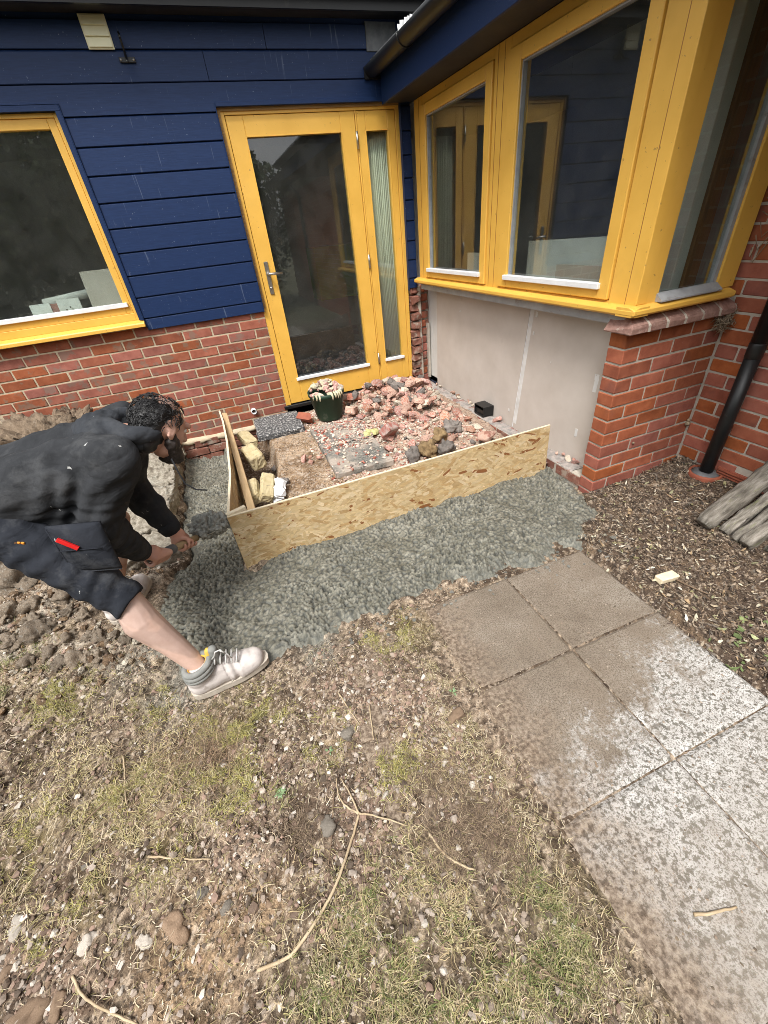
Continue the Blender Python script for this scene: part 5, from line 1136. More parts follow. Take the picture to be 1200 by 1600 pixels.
for i, (px, py, s) in enumerate(CLODS):
    s *= 1.25; o = bpy.data.objects.new('soil_clod', random.choice(clm)); reg(o, None, (px, py, float(gh(px, py)[0]) + s * .05)); o.scale = (s, s, s); o.rotation_euler = (random.uniform(-.5, .5), random.uniform(-.5, .5), random.uniform(0, 6.28))
    tag(o, ('large' if s > .12 else 'mid sized' if s > .08 else 'small') + ' crumbly clod of dug soil ' + ('on the heap by the house wall' if py > -.8 else 'at the left edge behind the worker' if py > -1.8 else 'at the left edge below the worker shorts' if px < -2.95 else 'below the worker thigh'), 'soil clod', 'clods of dug soil at the left')
# broken old concrete and footing along the left side of the trench
rough_lump('concrete_lump', (-2.505, -1.64, -.085), (.19, .24, .19), (0, .1, .35), 'pale sawn lump of old concrete by the worker near hand', 3)
rough_lump('concrete_lump', (-2.66, -1.70, -.06), (.18, .20, .17), (.1, 0, .7), 'pale rough lump behind the nearer concrete lump under the forearm', 5)
rough_lump('footing_edge', (-2.575, -.55, -.13), (.26, .78, .30), (0, .12, .06), 'long rough edge of old footing along the left of the trench', 7, M['old_concrete'], .05, 'footing', 26)
rough_lump('footing_edge', (-2.575, -1.20, -.12), (.26, .60, .26), (0, .1, -.08), 'nearer broken footing edge under the far forearm', 9, M['old_concrete'], .05, 'footing', 26)
rough_lump('footing_edge', (-2.50, -.08, -.12), (.16, .16, .22), (0, .1, .2), 'crumbled footing corner where trench meets the house wall', 11, M['old_concrete'], .04, 'footing')
rough_lump('soil_heap', (-3.22, -.38, .18), (.70, .55, .50), (0, .1, .4), 'heap of dug brown soil against the brick wall at left', 13, M['heap'], .13, 'soil heap', 34)

# ---------------- sticks
M['stick'] = pm('stick_pale', [(.3, (.34, .25, .15)), (.7, (.52, .42, .28))], 20, rough=.8, bump=.3, patches=[((.2, .13, .08), 30, .6, .7, .5)])
M['stick_dark'] = pm('stick_dark', [(.3, (.13, .085, .055)), (.7, (.24, .17, .11))], 20, rough=.85, bump=.3)
def smooth_path(pts, n=5):
    P = np.array(pts); out = []
    for i in range(len(P) - 1):
        p0, p1, p2, p3 = P[max(i - 1, 0)], P[i], P[i + 1], P[min(i + 2, len(P) - 1)]
        for k in range(n):
            t = k / n; out.append(.5 * ((2 * p1) + (-p0 + p2) * t + (2 * p0 - 5 * p1 + 4 * p2 - p3) * t * t + (-p0 + 3 * p1 - 3 * p2 + p3) * t ** 3))
    return np.array(out + [P[-1]])
def stick(mbs, pts, r0, r1, lift=.006):
    P = smooth_path(pts); r = np.linspace(r0, r1, len(P)); z = gh(P[:, 0], P[:, 1])
    z = np.convolve(np.pad(z, 3, 'edge'), np.ones(7) / 7, 'valid')
    k = .0012
    mbs.tube([(a + random.uniform(-k, k), b + random.uniform(-k, k), c + q * .8 + lift) for (a, b), c, q in zip(P, z, r)], [float(q) for q in r], 7)
st = thing('bent_stick', 'long pale forked stick lying across the soil in the foreground', 'stick', (-1.9, -3.4, G))
mb = MB(); stick(mb, [(-2.158, -3.564), (-2.072, -3.571), (-1.988, -3.531), (-1.92, -3.477), (-1.864, -3.407), (-1.823, -3.356)], .0044, .0038, .009); mb.build('stem', M['stick'], st)
for pts in ([(-1.823, -3.356), (-1.833, -3.286), (-1.848, -3.229)], [(-1.823, -3.356), (-1.772, -3.386), (-1.701, -3.44)], [(-1.823, -3.356), (-1.858, -3.313), (-1.867, -3.272), (-1.86, -3.224)]):
    mb = MB(); stick(mb, pts, .0032, .0016, .010); mb.build('twig', M['stick'], st)
for pts, r_, m, lb in (([(-2.591, -3.401), (-2.56, -3.447), (-2.503, -3.496), (-2.435, -3.543), (-2.38, -3.60)], .0034, 'stick', 'curved pale stick at the bottom left edge'),
                       ([(-1.648, -3.482), (-1.635, -3.536), (-1.608, -3.577), (-1.572, -3.607)], .004, 'stick', 'short pale kinked stick among the brown roots'),
                       ([(-1.123, -3.884), (-1.071, -3.901), (-1.016, -3.912)], .0042, 'stick', 'short straight stick lying on the speckled paving at right'),
                       ([(-2.552, -2.855), (-2.529, -2.954), (-2.509, -3.04)], .003, 'stick', 'thin twig upright in view below the worker calf'),
                       ([(-1.877, -3.257), (-1.913, -3.37), (-1.942, -3.437)], .0025, 'stick_dark', 'thin dark stem left of the forked stick'),
                       ([(-1.537, -3.799), (-1.502, -3.845), (-1.469, -3.869)], .004, 'stick_dark', 'dark stick in the green grass at the bottom'),
                       ([(-.22, -3.051), (-.192, -3.154), (-.168, -3.208)], .004, 'stick_dark', 'brown stick on the bark mulch right of the foam offcut'),
                       ([(-1.77, -2.96), (-1.737, -3.096)], .0028, 'stick', 'thin straw near the left side of the paving'),
                       ([(-1.677, -3.045), (-1.707, -3.17)], .0028, 'stick', 'second thin straw nearer the paving'),
                       ([(-2.427, -3.219), (-2.327, -3.269), (-2.256, -3.294)], .003, 'stick', 'thin pale straw at left lying over dark soil'),
                       ([(-2.562, -3.001), (-2.638, -3.044), (-2.678, -3.105)], .003, 'stick_dark', 'thin dark twig over the mossy grass at left')):
    mb = MB(); stick(mb, pts, r_, r_ * .6, .008); tag(mb.build('stick', M[m], None), lb, 'stick')

# ---------------- blades: each object holds one sort of ground cover
def blades(name, P, L, lean, width, C, mat, label, cat, curl=.5, seg=3):
    n = len(P); r = RNG; a = r.random(n) * 6.283; dirx, diry = np.cos(a), np.sin(a); k = np.linspace(0, 1, seg + 1)
    th = np.clip(lean + .35 * r.standard_normal(n), .1, 1.62); bend = curl * r.random(n); V = np.zeros((n, (seg + 1) * 2, 3)); pos = P.copy()
    side = np.stack([-diry, dirx, np.zeros(n)], -1); tw = .8 * r.standard_normal(n) * curl
    for i, q in enumerate(k):
        w = width * (1 - q * .85) * (.7 + .6 * r.random(n))
        V[:, 2 * i] = pos - side * w[:, None] * .5; V[:, 2 * i + 1] = pos + side * w[:, None] * .5
        ang = np.clip(th + bend * q * 1.6, 0, 1.9); aa = a + tw * q * 2
        step = np.stack([np.sin(ang) * np.cos(aa), np.sin(ang) * np.sin(aa), np.cos(ang)], -1) * (L / seg)[:, None]; pos = pos + step
        side = np.stack([-np.sin(aa), np.cos(aa), np.zeros(n)], -1)
    gz = gh(V[..., 0].ravel(), V[..., 1].ravel()).reshape(V.shape[:2]); V[..., 2] = np.maximum(V[..., 2], gz + .0012)
    f = np.array([[2 * i, 2 * i + 1, 2 * i + 3, 2 * i + 2] for i in range(seg)]); nv = (seg + 1) * 2
    F = (f[None] + (np.arange(n) * nv)[:, None, None]).reshape(-1, 4)
    return tag(np_obj(name, V.reshape(-1, 3), F, mat, None, np.repeat(C, nv, 0), True), label, cat, kind='stuff')
M['blade'] = pm('blade', [(.3, (.8, .8, .8)), (.7, (1.15, 1.15, 1.15))], 30, attr=True, kind='World', rough=.7, bump=0, spec=.25)
def clear(px, py, tol=.0):
    A, B = np.array(px), np.array(py); s = poly_sd(A, B, CONC); slab = (A > SLX0 + .04) & (A < SLX1) & (B < SLY1)
    return (s < -.01 + tol) & ~slab & (mulch_w(A, B) < .3) & ~((A > -2.03) & (B > -2.0))
def scatter(lst, n, k=.75):
    w = np.array([r * r for _, _, r in lst]); i = RNG.choice(len(lst), n, p=w / w.sum()); L = np.array(lst)
    P = L[i, :2] + RNG.standard_normal((n, 2)) * (L[i, 2] * k)[:, None]
    d = fbm(P[:, 0], P[:, 1], 16, 3, 140); m = clear(P[:, 0], P[:, 1]) & (d > .475)
    return P[m]
def pcol(n, cols, var=.3):
    c = np.array(cols)[RNG.integers(0, len(cols), n)]; return c * (1 - var / 2 + var * RNG.random((n, 1)))
def lift(P, dz=0.): return np.concatenate([P, (gh(P[:, 0], P[:, 1]) + dz)[:, None]], 1)
P = lift(scatter(MOSS, 25000, .55)); n = len(P)
blades('moss_grass', P, .010 + .022 * RNG.random(n), .95, .0022, pcol(n, [(.31, .28, .08), (.24, .22, .07), (.39, .34, .13), (.13, .12, .05), (.40, .36, .20)]), M['blade'], 'yellow green moss and stringy grass in patches on the bare soil', 'moss', 1.0)
P = lift(scatter(GREEN, 8500, .75)); n = len(P)
blades('green_grass', P, .015 + .030 * RNG.random(n), .8, .0023, pcol(n, [(.13, .16, .05), (.19, .20, .07), (.30, .28, .14), (.36, .31, .18), (.09, .10, .04), (.24, .23, .10)]), M['blade'], 'short green grass in patches at the bottom and left edge', 'grass', .8)
P = lift(scatter(DRY, 19000, .8)); n = len(P)
blades('dry_grass', P, .014 + .034 * RNG.random(n), 1.30, .0021, pcol(n, [(.42, .33, .19), (.52, .43, .28), (.27, .20, .11), (.16, .12, .07), (.34, .29, .13), (.46, .40, .22)], .4), M['blade'], 'flattened dry straw coloured grass over the foreground soil', 'dry grass', 1.0)
P = lift(scatter(ROOTS, 11000, .6)); n = len(P)
blades('root_mat', P, .018 + .035 * RNG.random(n), 1.15, .0019, pcol(n, [(.15, .105, .07), (.22, .16, .11), (.11, .078, .054), (.30, .225, .15)], .4), M['blade'], 'tangled brown dead roots in patches on the foreground soil', 'roots', 1.6, 4)
n = 22000; P2 = np.stack([RNG.uniform(-3.3, -1.1, n), RNG.uniform(-4.05, -2.1, n)], -1); P2 = P2[clear(P2[:, 0], P2[:, 1])]; P = lift(P2); n = len(P)
blades('straw_litter', P, .010 + .045 * RNG.random(n) ** 2, 1.45, .0021, pcol(n, [(.46, .37, .25), (.30, .22, .14), (.15, .10, .065), (.10, .07, .045), (.56, .48, .35), (.26, .23, .10)], .4), M['blade'], 'loose straws, rootlets and stalks littering the bare soil', 'litter', .8)
# longer rootlets hanging out of the dug edge
n = 700; i = RNG.integers(0, 3, n); L_ = np.array([(-2.30, -2.93, .10), (-2.22, -3.0, .08), (-2.45, -3.0, .15)]); P2 = L_[i, :2] + RNG.standard_normal((n, 2)) * L_[i, 2:] * .7; P = lift(P2, .004); n = len(P)
blades('rootlets', P, .05 + .07 * RNG.random(n), 1.45, .0016, pcol(n, [(.20, .13, .08), (.33, .24, .15), (.13, .085, .055)], .4), M['blade'], 'long pale rootlets trailing over the dark dug soil', 'roots', 1.2, 6)

n = 5000; P2 = np.stack([SLX0 + .03 + .055 * RNG.standard_normal(n), RNG.uniform(-4.05, -2.8, n)], -1); P2 = P2[fbm(P2[:, 0], P2[:, 1], 12, 3, 150) > .43]; P = lift(P2, .003); n = len(P)
blades('edge_litter', P, .010 + .03 * RNG.random(n), 1.4, .002, pcol(n, [(.40, .32, .2), (.24, .18, .11), (.14, .10, .065), (.28, .25, .12), (.50, .43, .30)], .4), M['blade'], 'straw and dry stalks spilling over the left edge of the paving', 'litter', 1.0)
# ---------------- gravel
def gsc(n, lst=None):
    if lst is None: P = np.stack([RNG.uniform(-3.3, -1.15, n), RNG.uniform(-4.05, -1.4, n)], -1)
    else:
        w = np.array([r * r for _, _, r in lst]); i = RNG.choice(len(lst), n, p=w / w.sum()); L = np.array(lst); P = L[i, :2] + RNG.standard_normal((n, 2)) * (L[i, 2] * .7)[:, None]
    return P[clear(P[:, 0], P[:, 1])]
P2 = np.concatenate([gsc(26000), gsc(5500, GRAV)]); P = lift(P2); n = len(P); s = .0018 + .0080 * RNG.random(n) ** 4.6
P[:, 2] += s * .25
pebbles('gravel', P, s, pcol(n, [(.27, .215, .17), (.37, .31, .26), (.24, .165, .125), (.16, .11, .08), (.28, .19, .145), (.085, .062, .046), (.50, .45, .39), (.12, .085, .06), (.10, .075, .055)], .35), M['pebble'], 'small pale and pinkish stones strewn through the bare soil', 'gravel')
n = 2600; P2 = np.stack([RNG.uniform(-3.3, -2.4, n), RNG.uniform(-2.5, -.1, n)], -1); P2 = P2[clear(P2[:, 0], P2[:, 1])]; P = lift(P2); n = len(P); s = .003 + .018 * RNG.random(n) ** 3
P[:, 2] += s * .3; pebbles('soil_crumbs', P, s, pcol(n, [(.24, .17, .11), (.17, .12, .08), (.32, .26, .19), (.40, .37, .31), (.13, .09, .06)], .35), M['soil'], 'crumbs of dug soil and broken concrete at the left of the trench', 'soil crumbs', .75)
n = len(SPL); s = .002 + .009 * RNG.random(n) ** 2.5
pebbles('concrete_spatter', np.stack([SPL[:, 0], SPL[:, 1], np.maximum(gh(SPL[:, 0], SPL[:, 1]), G) + s * .2], -1), s, pcol(n, [(.15, .146, .128), (.19, .185, .165), (.10, .098, .086)], .3), M['concrete_wet'], 'grey crumbs of wet concrete spattered along the edge of the pour', 'concrete', .6)
# specks of soil and grit on the paving
n = 2600; px = RNG.uniform(SLX0, SLX1, n); py = RNG.uniform(-4.3, SLY1, n); s = .0010 + .0034 * RNG.random(n) ** 4
pebbles('paving_grit', np.stack([px, py, np.full(n, G + .001) + s * .3], -1), s, pcol(n, [(.26, .20, .15), (.13, .10, .07), (.34, .28, .22), (.17, .13, .09)], .3), M['pebble'], 'scattered grit and tiny stones lying on the paving slabs', 'grit', .5)
def flakes_on(name, P, size, C, mat, label, cat, tilt=.45, asp=(.18, .5)):
    n = len(P); r = RNG; a = r.random(n) * 6.283; L = size; W = size * r.uniform(*asp, n); base = np.array([(-1, 0), (-.35, .9), (.45, .8), (1, 0), (.4, -.9), (-.4, -.8)])
    q = np.zeros((n, 6, 3)); q[..., 0] = base[None, :, 0] * L[:, None]; q[..., 1] = base[None, :, 1] * W[:, None] * (.7 + .6 * r.random((n, 6)))
    cv = (r.random(n) - .3) * .9; q[..., 2] = (q[..., 0] ** 2 / L[:, None]) * cv[:, None] + (np.abs(q[..., 1])) * .35
    t1, t2 = tilt * r.standard_normal(n), tilt * r.standard_normal(n)
    x_, y_, z_ = q[..., 0], q[..., 1], q[..., 2]; z_ = z_ + x_ * np.tan(np.clip(t1, -.9, .9))[:, None] + y_ * np.tan(np.clip(t2, -.9, .9))[:, None]
    ca, sa = np.cos(a)[:, None], np.sin(a)[:, None]; V = np.stack([x_ * ca - y_ * sa, x_ * sa + y_ * ca, z_], -1) + P[:, None]
    f = np.array([(0, 4, 5), (0, 1, 4), (1, 2, 4), (2, 3, 4)]); F = (f[None] + (np.arange(n) * 6)[:, None, None]).reshape(-1, 3)
    f2 = F.copy()
    return tag(np_obj(name, V.reshape(-1, 3), F, mat, None, np.repeat(C, 6, 0), False), label, cat, kind='stuff')
M['leaf'] = pm('dead_leaf', [(.3, (.75, .75, .75)), (.7, (1.2, 1.2, 1.2))], 90, attr=True, kind='World', rough=.8, bump=.3, bscale=200, spec=.3)
n = 17000; px = RNG.uniform(-.48, .66, n); py = RNG.uniform(-4.0, -2.36, n); k = (mulch_w(px, py) > RNG.uniform(.05, .9, n)); px, py = px[k], py[k]; n = len(px)
P = np.stack([px, py, gh(px, py) + .002 + .006 * RNG.random(n)], -1)
flakes_on('bark_mulch', P, .003 + .010 * RNG.random(n) ** 2, pcol(n, [(.10, .07, .05), (.16, .115, .08), (.07, .05, .04), (.23, .17, .115), (.12, .09, .065), (.32, .26, .19), (.05, .04, .032), (.15, .125, .10)], .4), M['leaf'], 'dark bark chips and leaf litter below the brick wall', 'bark mulch')
n = 520; px = RNG.uniform(-.42, .6, n); py = RNG.uniform(-3.9, -2.4, n); k = mulch_w(px, py) > .5; px, py = px[k], py[k]; n = len(px)
flakes_on('leaf_litter', np.stack([px, py, gh(px, py) + .008], -1), .006 + .012 * RNG.random(n), pcol(n, [(.46, .38, .26), (.34, .24, .14), (.52, .48, .36), (.22, .20, .10), (.30, .29, .17), (.60, .55, .45)], .4), M['leaf'], 'pale dead leaves lying on the dark bark mulch', 'leaves', .3, (.25, .5))
n = 70; px = RNG.uniform(-.42, -.1, n); py = RNG.uniform(-3.75, -3.35, n); flakes_on('green_weeds', np.stack([px, py, gh(px, py) + .010], -1), .008 + .012 * RNG.random(n), pcol(n, [(.12, .16, .06), (.18, .22, .09), (.30, .32, .17)], .3), M['leaf'], 'small green weed leaves at the right edge of the mulch', 'weeds', .4, (.3, .5))
n = 2600; px = RNG.uniform(-.46, .6, n); py = RNG.uniform(-4.0, -2.4, n); k = mulch_w(px, py) > .4; P2 = np.stack([px[k], py[k]], -1); P = lift(P2, .006); n = len(P)
blades('mulch_twigs', P, .015 + .05 * RNG.random(n) ** 2, 1.52, .0016, pcol(n, [(.30, .22, .14), (.16, .11, .075), (.42, .34, .23), (.11, .08, .06)], .4), M['blade'], 'fine twigs and stalks lying on the dark bark mulch', 'twigs', .6)
# small weeds in the soil
for (px, py, s, lb) in ((-2.04, -3.2, .035, 'tiny grey green weed rosette in the soil left of the forked stick'), (-1.86, -3.135, .03, 'small green sprig beside the grey bedded stone'), (-1.37, -3.13, .03, 'single green leaf at the left edge of the paving')):
    mb = MB(); m_ = 9 if s > .03 else 4
    z = float(gh(px, py)[0])
    for k in range(m_):
        a = k * 2.4; c, s_ = math.cos(a), math.sin(a); L = s * random.uniform(.5, .8)
        pts = [(px, py, z + .003), (px + c * L * .5 - s_ * L * .22, py + s_ * L * .5 + c * L * .22, z + .010), (px + c * L, py + s_ * L, z + .007), (px + c * L * .5 + s_ * L * .22, py + s_ * L * .5 - c * L * .22, z + .010)]
        mb.add(pts + [(a_, b_, c_ - .001) for a_, b_, c_ in pts], [(0, 1, 2, 3), (7, 6, 5, 4), (0, 4, 5, 1), (1, 5, 6, 2), (2, 6, 7, 3), (3, 7, 4, 0)])
    tag(mb.build('weed', pm('weed', [(.3, (.14, .22, .10)), (.7, (.22, .30, .16))], 30, rough=.6, bump=.1), None), lb, 'weed')

# ---------------- trees behind the camera, seen only as reflections in the glass
M['tree_leaf'] = pm('tree_leaf', [(.3, (.06, .10, .022)), (.7, (.13, .18, .05))], 3, kind='World', rough=.6, bump=0, objrand=.2)
M['bark'] = pm('bark', [(.3, (.06, .045, .03)), (.7, (.12, .09, .065))], 10, rough=.9, bump=.5)
def tree(px, py, h, r_, label):
    t = thing('garden_tree', label, 'tree', (px, py, -.1), 'trees reflected in the windows')
    mb = MB(); mb.tube([(px, py, -.1), (px + .1, py, h * .4), (px, py + .1, h * .8)], [.14, .10, .04], 8)
    for k in range(6): a = k * 1.1; mb.tube([(px + .05, py, h * (.3 + .08 * k)), (px + r_ * .7 * math.cos(a), py + r_ * .7 * math.sin(a), h * (.45 + .08 * k))], [.05, .015], 6)
    mb.build('trunk', M['bark'], t)
    n = 15000; d = RNG.standard_normal((n, 3)); d /= np.linalg.norm(d, axis=1)[:, None]; rad_ = RNG.random(n) ** .4
    P = d * rad_[:, None] * np.array([r_, r_, h * .47]) * (.75 + .5 * vn3(d * 2.5 + px, 4))[:, None] + np.array([0, 0, h * .52])
    a = RNG.standard_normal((n, 3)); a /= np.linalg.norm(a, axis=1)[:, None]; b = np.cross(a, d); b /= np.linalg.norm(b, axis=1)[:, None] + 1e-6; s = RNG.uniform(.04, .085, n)[:, None]
    V = np.stack([P - a * s, P + b * s * .6, P + a * s, P - b * s * .6], 1).reshape(-1, 3); F = np.arange(n * 4).reshape(-1, 4)
    np_obj('crown', V, F, M['tree_leaf'], t, None, False, (px, py, -.1))
for i, (px, py, h, r_) in enumerate(((-6.2, -8.5, 4.2, 1.5), (-4.4, -9.2, 4.8, 1.7), (-2.6, -9.0, 4.0, 1.5), (-8.0, -7.0, 4.4, 1.5), (-7.2, -4.6, 3.6, 1.3), (-.7, -10.0, 4.0, 1.5))): tree(px, py, h, r_, 'dark green bushy garden tree seen only as a reflection')
# ================================================================== THE WORKER
def remeshed(name, mb, voxel, smooth_it, mat, parent, disp=None, post=None, smooth_f=.5):
    me = mb.mesh(name); o = bpy.data.objects.new(name, me); COL.objects.link(o)
    r = o.modifiers.new('r', 'REMESH'); r.mode = 'VOXEL'; r.voxel_size = voxel; r.use_smooth_shade = True
    if smooth_it: s = o.modifiers.new('s', 'SMOOTH'); s.factor = smooth_f; s.iterations = smooth_it
    dg = bpy.context.evaluated_depsgraph_get(); me2 = bpy.data.meshes.new_from_object(o.evaluated_get(dg)); bpy.data.objects.remove(o)
    n = len(me2.vertices); P = np.zeros(n * 3, np.float32); me2.vertices.foreach_get('co', P); P = P.reshape(-1, 3).astype(float)
    N = np.zeros(n * 3, np.float32); me2.vertices.foreach_get('normal', N); N = N.reshape(-1, 3).astype(float)
    if disp is not None: P = P + N * disp(P, N)[:, None]
    if post is not None: post(me2, P, N)
    L = np.array(WLOC[parent.name][:]); me2.vertices.foreach_set('co', (P - L).astype(np.float32).ravel()); me2.update()
    me2.name = name; me2.materials.clear(); setmat(me2, mat)
    me2.polygons.foreach_set('use_smooth', np.ones(len(me2.polygons), bool))
    ob = bpy.data.objects.new(name, me2); return reg(ob, parent, L)
def vcol(me, col):
    a = me.color_attributes.new('Col', 'FLOAT_COLOR', 'POINT'); c = np.ones((len(col), 4), np.float32); c[:, :3] = col; a.data.foreach_set('color', c.ravel())
M['skin'] = pm('skin', [(.3, (.92, .88, .86)), (.7, (1.08, 1.08, 1.08))], 30, attr=True, rough=.55, bump=.15, bscale=220, bdist=.001, rnd=False,
    patches=[((.42, .40, .37), 8, .66, .80, .25)])
def cloth(name, a, b, fl=.5, bs=500):
    t = Mt(name); c = t.coord('Object', False); n1 = t.noise(c, 9, 6, .6); col = t.ramp(n1, [(.3, a), (.7, b)])
    col = t.mix(t.ramp(t.noise(c, 5.5, 7, .7), [(.52, 0.0), (.74, float(fl))]), col, (.15, .152, .155))
    cs = t.coord('Object', False, (1, 1, .35)); col = t.mix(t.ramp(t.noise(cs, 30, 4, .6), [(.70, 0.0), (.725, .75)]), col, (.55, .55, .53))
    cw = t.coord('Object', False, (1.0, .55, 1.5)); w = t.n('ShaderNodeTexNoise'); t.l(cw, w.inputs['Vector']); w.inputs['Scale'].default_value = 9; w.inputs['Detail'].default_value = 4; w.inputs['Distortion'].default_value = 1.2
    r = t.ramp(w.outputs[0], [(.30, 0.0), (.48, 1.0), (.52, 1.0), (.70, .15)])
    nr = t.bump(t.noise(c, bs, 4, .6), .35, .001); nr = t.bump(r, .22, .010, nr)
    return t.done(col, .93, nr, .12)
M['hoodie'] = cloth('charcoal_fleece', (.021, .0222, .0245), (.039, .041, .045), .36)
M['shorts'] = cloth('dark_canvas', (.015, .0172, .0225), (.029, .032, .040), .42, 350)
M['hair'] = pm('black_hair', [(.3, (.006, .006, .007)), (.7, (.022, .021, .021))], 60, rough=.42, bump=.4, bscale=220, rnd=False)
M['beard'] = pm('dark_beard', [(.3, (.012, .009, .008)), (.7, (.035, .026, .022))], 80, rough=.6, bump=.6, bscale=260, rnd=False)
M['boot'] = pm('dusty_suede', [(.3, (.46, .415, .39)), (.7, (.62, .57, .54))], 14, rough=.95, bump=.35, bscale=160, rnd=False, patches=[((.26, .21, .18), 30, .6, .7, .5), ((.66, .63, .60), 9, .55, .7, .6)])
M['sole'] = pm('dusty_sole', [(.3, (.40, .35, .29)), (.7, (.52, .47, .40))], 30, rough=.9, bump=.3, rnd=False)
M['boot_collar'] = pm('boot_collar', [(.3, (.16, .165, .155)), (.7, (.25, .25, .235))], 30, rough=.85, bump=.2, rnd=False)
M['boot_lining'] = pm('boot_lining', [(.3, (.55, .32, .04)), (.7, (.66, .42, .08))], 30, rough=.8, bump=.2, rnd=False)
M['lace'] = pm('lace', [(.3, (.44, .43, .41)), (.7, (.58, .57, .55))], 40, rough=.9, bump=.2)

J = dict(pelvis=(-2.73, -2.25, .722), belly=(-2.585, -2.27, .755), chest=(-2.39, -2.285, .785), neck=(-2.205, -2.285, .855),
         sR=(-2.250, -2.440, .825), eR=(-2.390, -2.440, .605), wR=(-2.362, -2.275, .350), sL=(-2.25, -2.12, .835), eL=(-2.36, -2.03, .56), wL=(-2.262, -2.108, .305),
         hR=(-2.70, -2.385, .738), kR=(-2.385, -2.585, .405), aR=(-2.245, -2.692, .045), hL=(-2.73, -2.13, .68), kL=(-2.475, -2.00, .385), aL=(-2.635, -2.085, .03))
J = {k: Vector(v) for k, v in J.items()}
person = thing('person', 'worker in black hoodie and dark shorts bending over the trench, holding a shovel of concrete', 'person', (-2.45, -2.35, G))
# head frame
HC_ = Vector((-2.098, -2.280, .848)); hf_ = Vector((.60, .50, -.62)).normalized(); hr = hf_.cross(Vector((0, 0, 1))).normalized(); hu = hr.cross(hf_).normalized()
HS = .90
Hd = lambda a, b, c: HC_ + (hf_ * a + hr * b + hu * c) * HS
RH = Matrix((hf_, hr, hu)).transposed()
# tool axis
T0 = Vector((-2.335, -2.258, .298)); td = Vector((.145, .18, -.078)).normalized(); T1 = T0 + td * .225
def hand(mb, wrist, ctr, side, palm_dir, rh=.017, hs=1.15):
    """palm plus four curled fingers and a thumb closed round the handle; palm_dir points from the handle to the back of the hand"""
    p = (Vector(palm_dir) - td * Vector(palm_dir).dot(td)).normalized(); q = td.cross(p) * side
    pc = ctr + p * (rh + .016)
    mb.cap(wrist, pc + (Vector(wrist) - pc) * .45, .031, .034)
    for k in range(4):
        o = td * ((k - 1.5) * .0225)
        mb.cap(Vector(wrist) + (pc - Vector(wrist)) * .45 + o * .45, pc + o * 1.0 + q * .012, .020, .0175, 10)
        L = (1.0, 1.1, 1.05, .85)[k]; prev = None; n = 7
        for i in range(n + 1):
            a = rad(20) + rad(205) * L * i / n; rr = rh + .0095 + (.004 if i < 2 else 0)
            pt = ctr + o * (1.02) + (p * math.cos(a) + q * math.sin(a)) * rr
            if prev is not None: mb.cap(prev, pt, .0104 - .0004 * i, .0102 - .0004 * i, 8)
            prev = pt
    b = Vector(wrist).lerp(pc, .55) + td * side * 0 + td * (-.030)
    prev = b
    for i, a in enumerate((0, -35, -75, -110)):
        pt = ctr + td * (-.036 + .012 * i) + (p * math.cos(rad(a)) + q * math.sin(rad(a))) * (rh + .012)
        mb.cap(prev, pt, .0135 - .001 * i, .0115 - .0008 * i, 10); prev = pt
body = MB()
B = body
for s in (-.07, .07):
    B.cap(J['pelvis'] + Vector((0, s, 0)), J['belly'] + Vector((0, s, 0)), .088, .098); B.cap(J['belly'] + Vector((0, s, 0)), J['chest'] + Vector((0, s, 0)), .098, .10); B.cap(J['chest'] + Vector((0, s, 0)), J['neck'] + Vector((-.05, s * .6, -.02)), .10, .07)
B.cap(J['neck'] + Vector((-.03, 0, -.01)), Hd(-.045, 0, -.06), .050, .052)
for s, e, w in (('sR', 'eR', 'wR'), ('sL', 'eL', 'wL')):
    B.cap(J['chest'].lerp(J[s], .7), J[s], .07, .065); B.cap(J[s], J[e], .060, .046); B.cap(J[e], J[e].lerp(J[w], .35), .046, .044); B.cap(J[e].lerp(J[w], .35), J[w], .044, .029)
for h, k, a in (('hR', 'kR', 'aR'), ('hL', 'kL', 'aL')):
    B.cap(J[h], J[k], .058, .046); c = J[k].lerp(J[a], .30); back = Vector((-.016, -.006, -.010))
    B.cap(J[k] + (J[a] - J[k]) * .08, c + back, .049, .061); B.cap(c + back, J[k].lerp(J[a], .62) + back * .4, .061, .046); B.cap(J[k].lerp(J[a], .62) + back * .4, J[a], .046, .035)
    ft = Vector((.115, .02, -.045)) if h == 'hR' else Vector((.05, .11, -.045)); B.cap(J[a], J[a] + Vector((0, 0, -.03)), .035, .033); B.cap(J[a] + Vector((0, 0, -.06)), J[a] + ft + Vector((0, 0, -.035)), .022, .014)
# skull, face
B.ball(Hd(-.012, 0, .022), (.098 * HS, .078 * HS, .092 * HS), 3, RH); B.ball(Hd(.03, 0, -.02), (.066 * HS, .064 * HS, .082 * HS), 3, RH); B.cap(Hd(.035, 0, -.075), Hd(.058, 0, -.088), .045, .034)
B.cap(Hd(.092, 0, .015), Hd(.108, 0, -.022), .010, .0155, 10); B.ball(Hd(.104, .012, -.026), .010, 2); B.ball(Hd(.104, -.012, -.026), .010, 2)
B.cap(Hd(.082, -.045, .032), Hd(.094, 0, .034), .013, .012, 8); B.cap(Hd(.082, .045, .032), Hd(.094, 0, .034), .013, .012, 8)
B.cap(Hd(.088, -.020, -.062), Hd(.088, .020, -.062), .010, .010, 8)
for s in (-1, 1):
    prev = None
    for i in range(10):
        a = rad(-120 + 30 * i) if True else 0; pt = Hd(-.008 + .017 * math.cos(a) - .004, s * (.080 + .007 * max(0, math.cos(a + 2.4))), -.004 + .029 * math.sin(a))
        if prev is not None: B.cap(prev, pt, .0065, .0065, 8)
        prev = pt
    B.ball(Hd(-.010, s * .077, -.006), (.014, .007, .024), 2, RH); B.ball(Hd(-.004, s * .080, -.036), .009, 2)
cR, cL = T0 + (T1 - T0) * .03, T0 + (T1 - T0) * .80
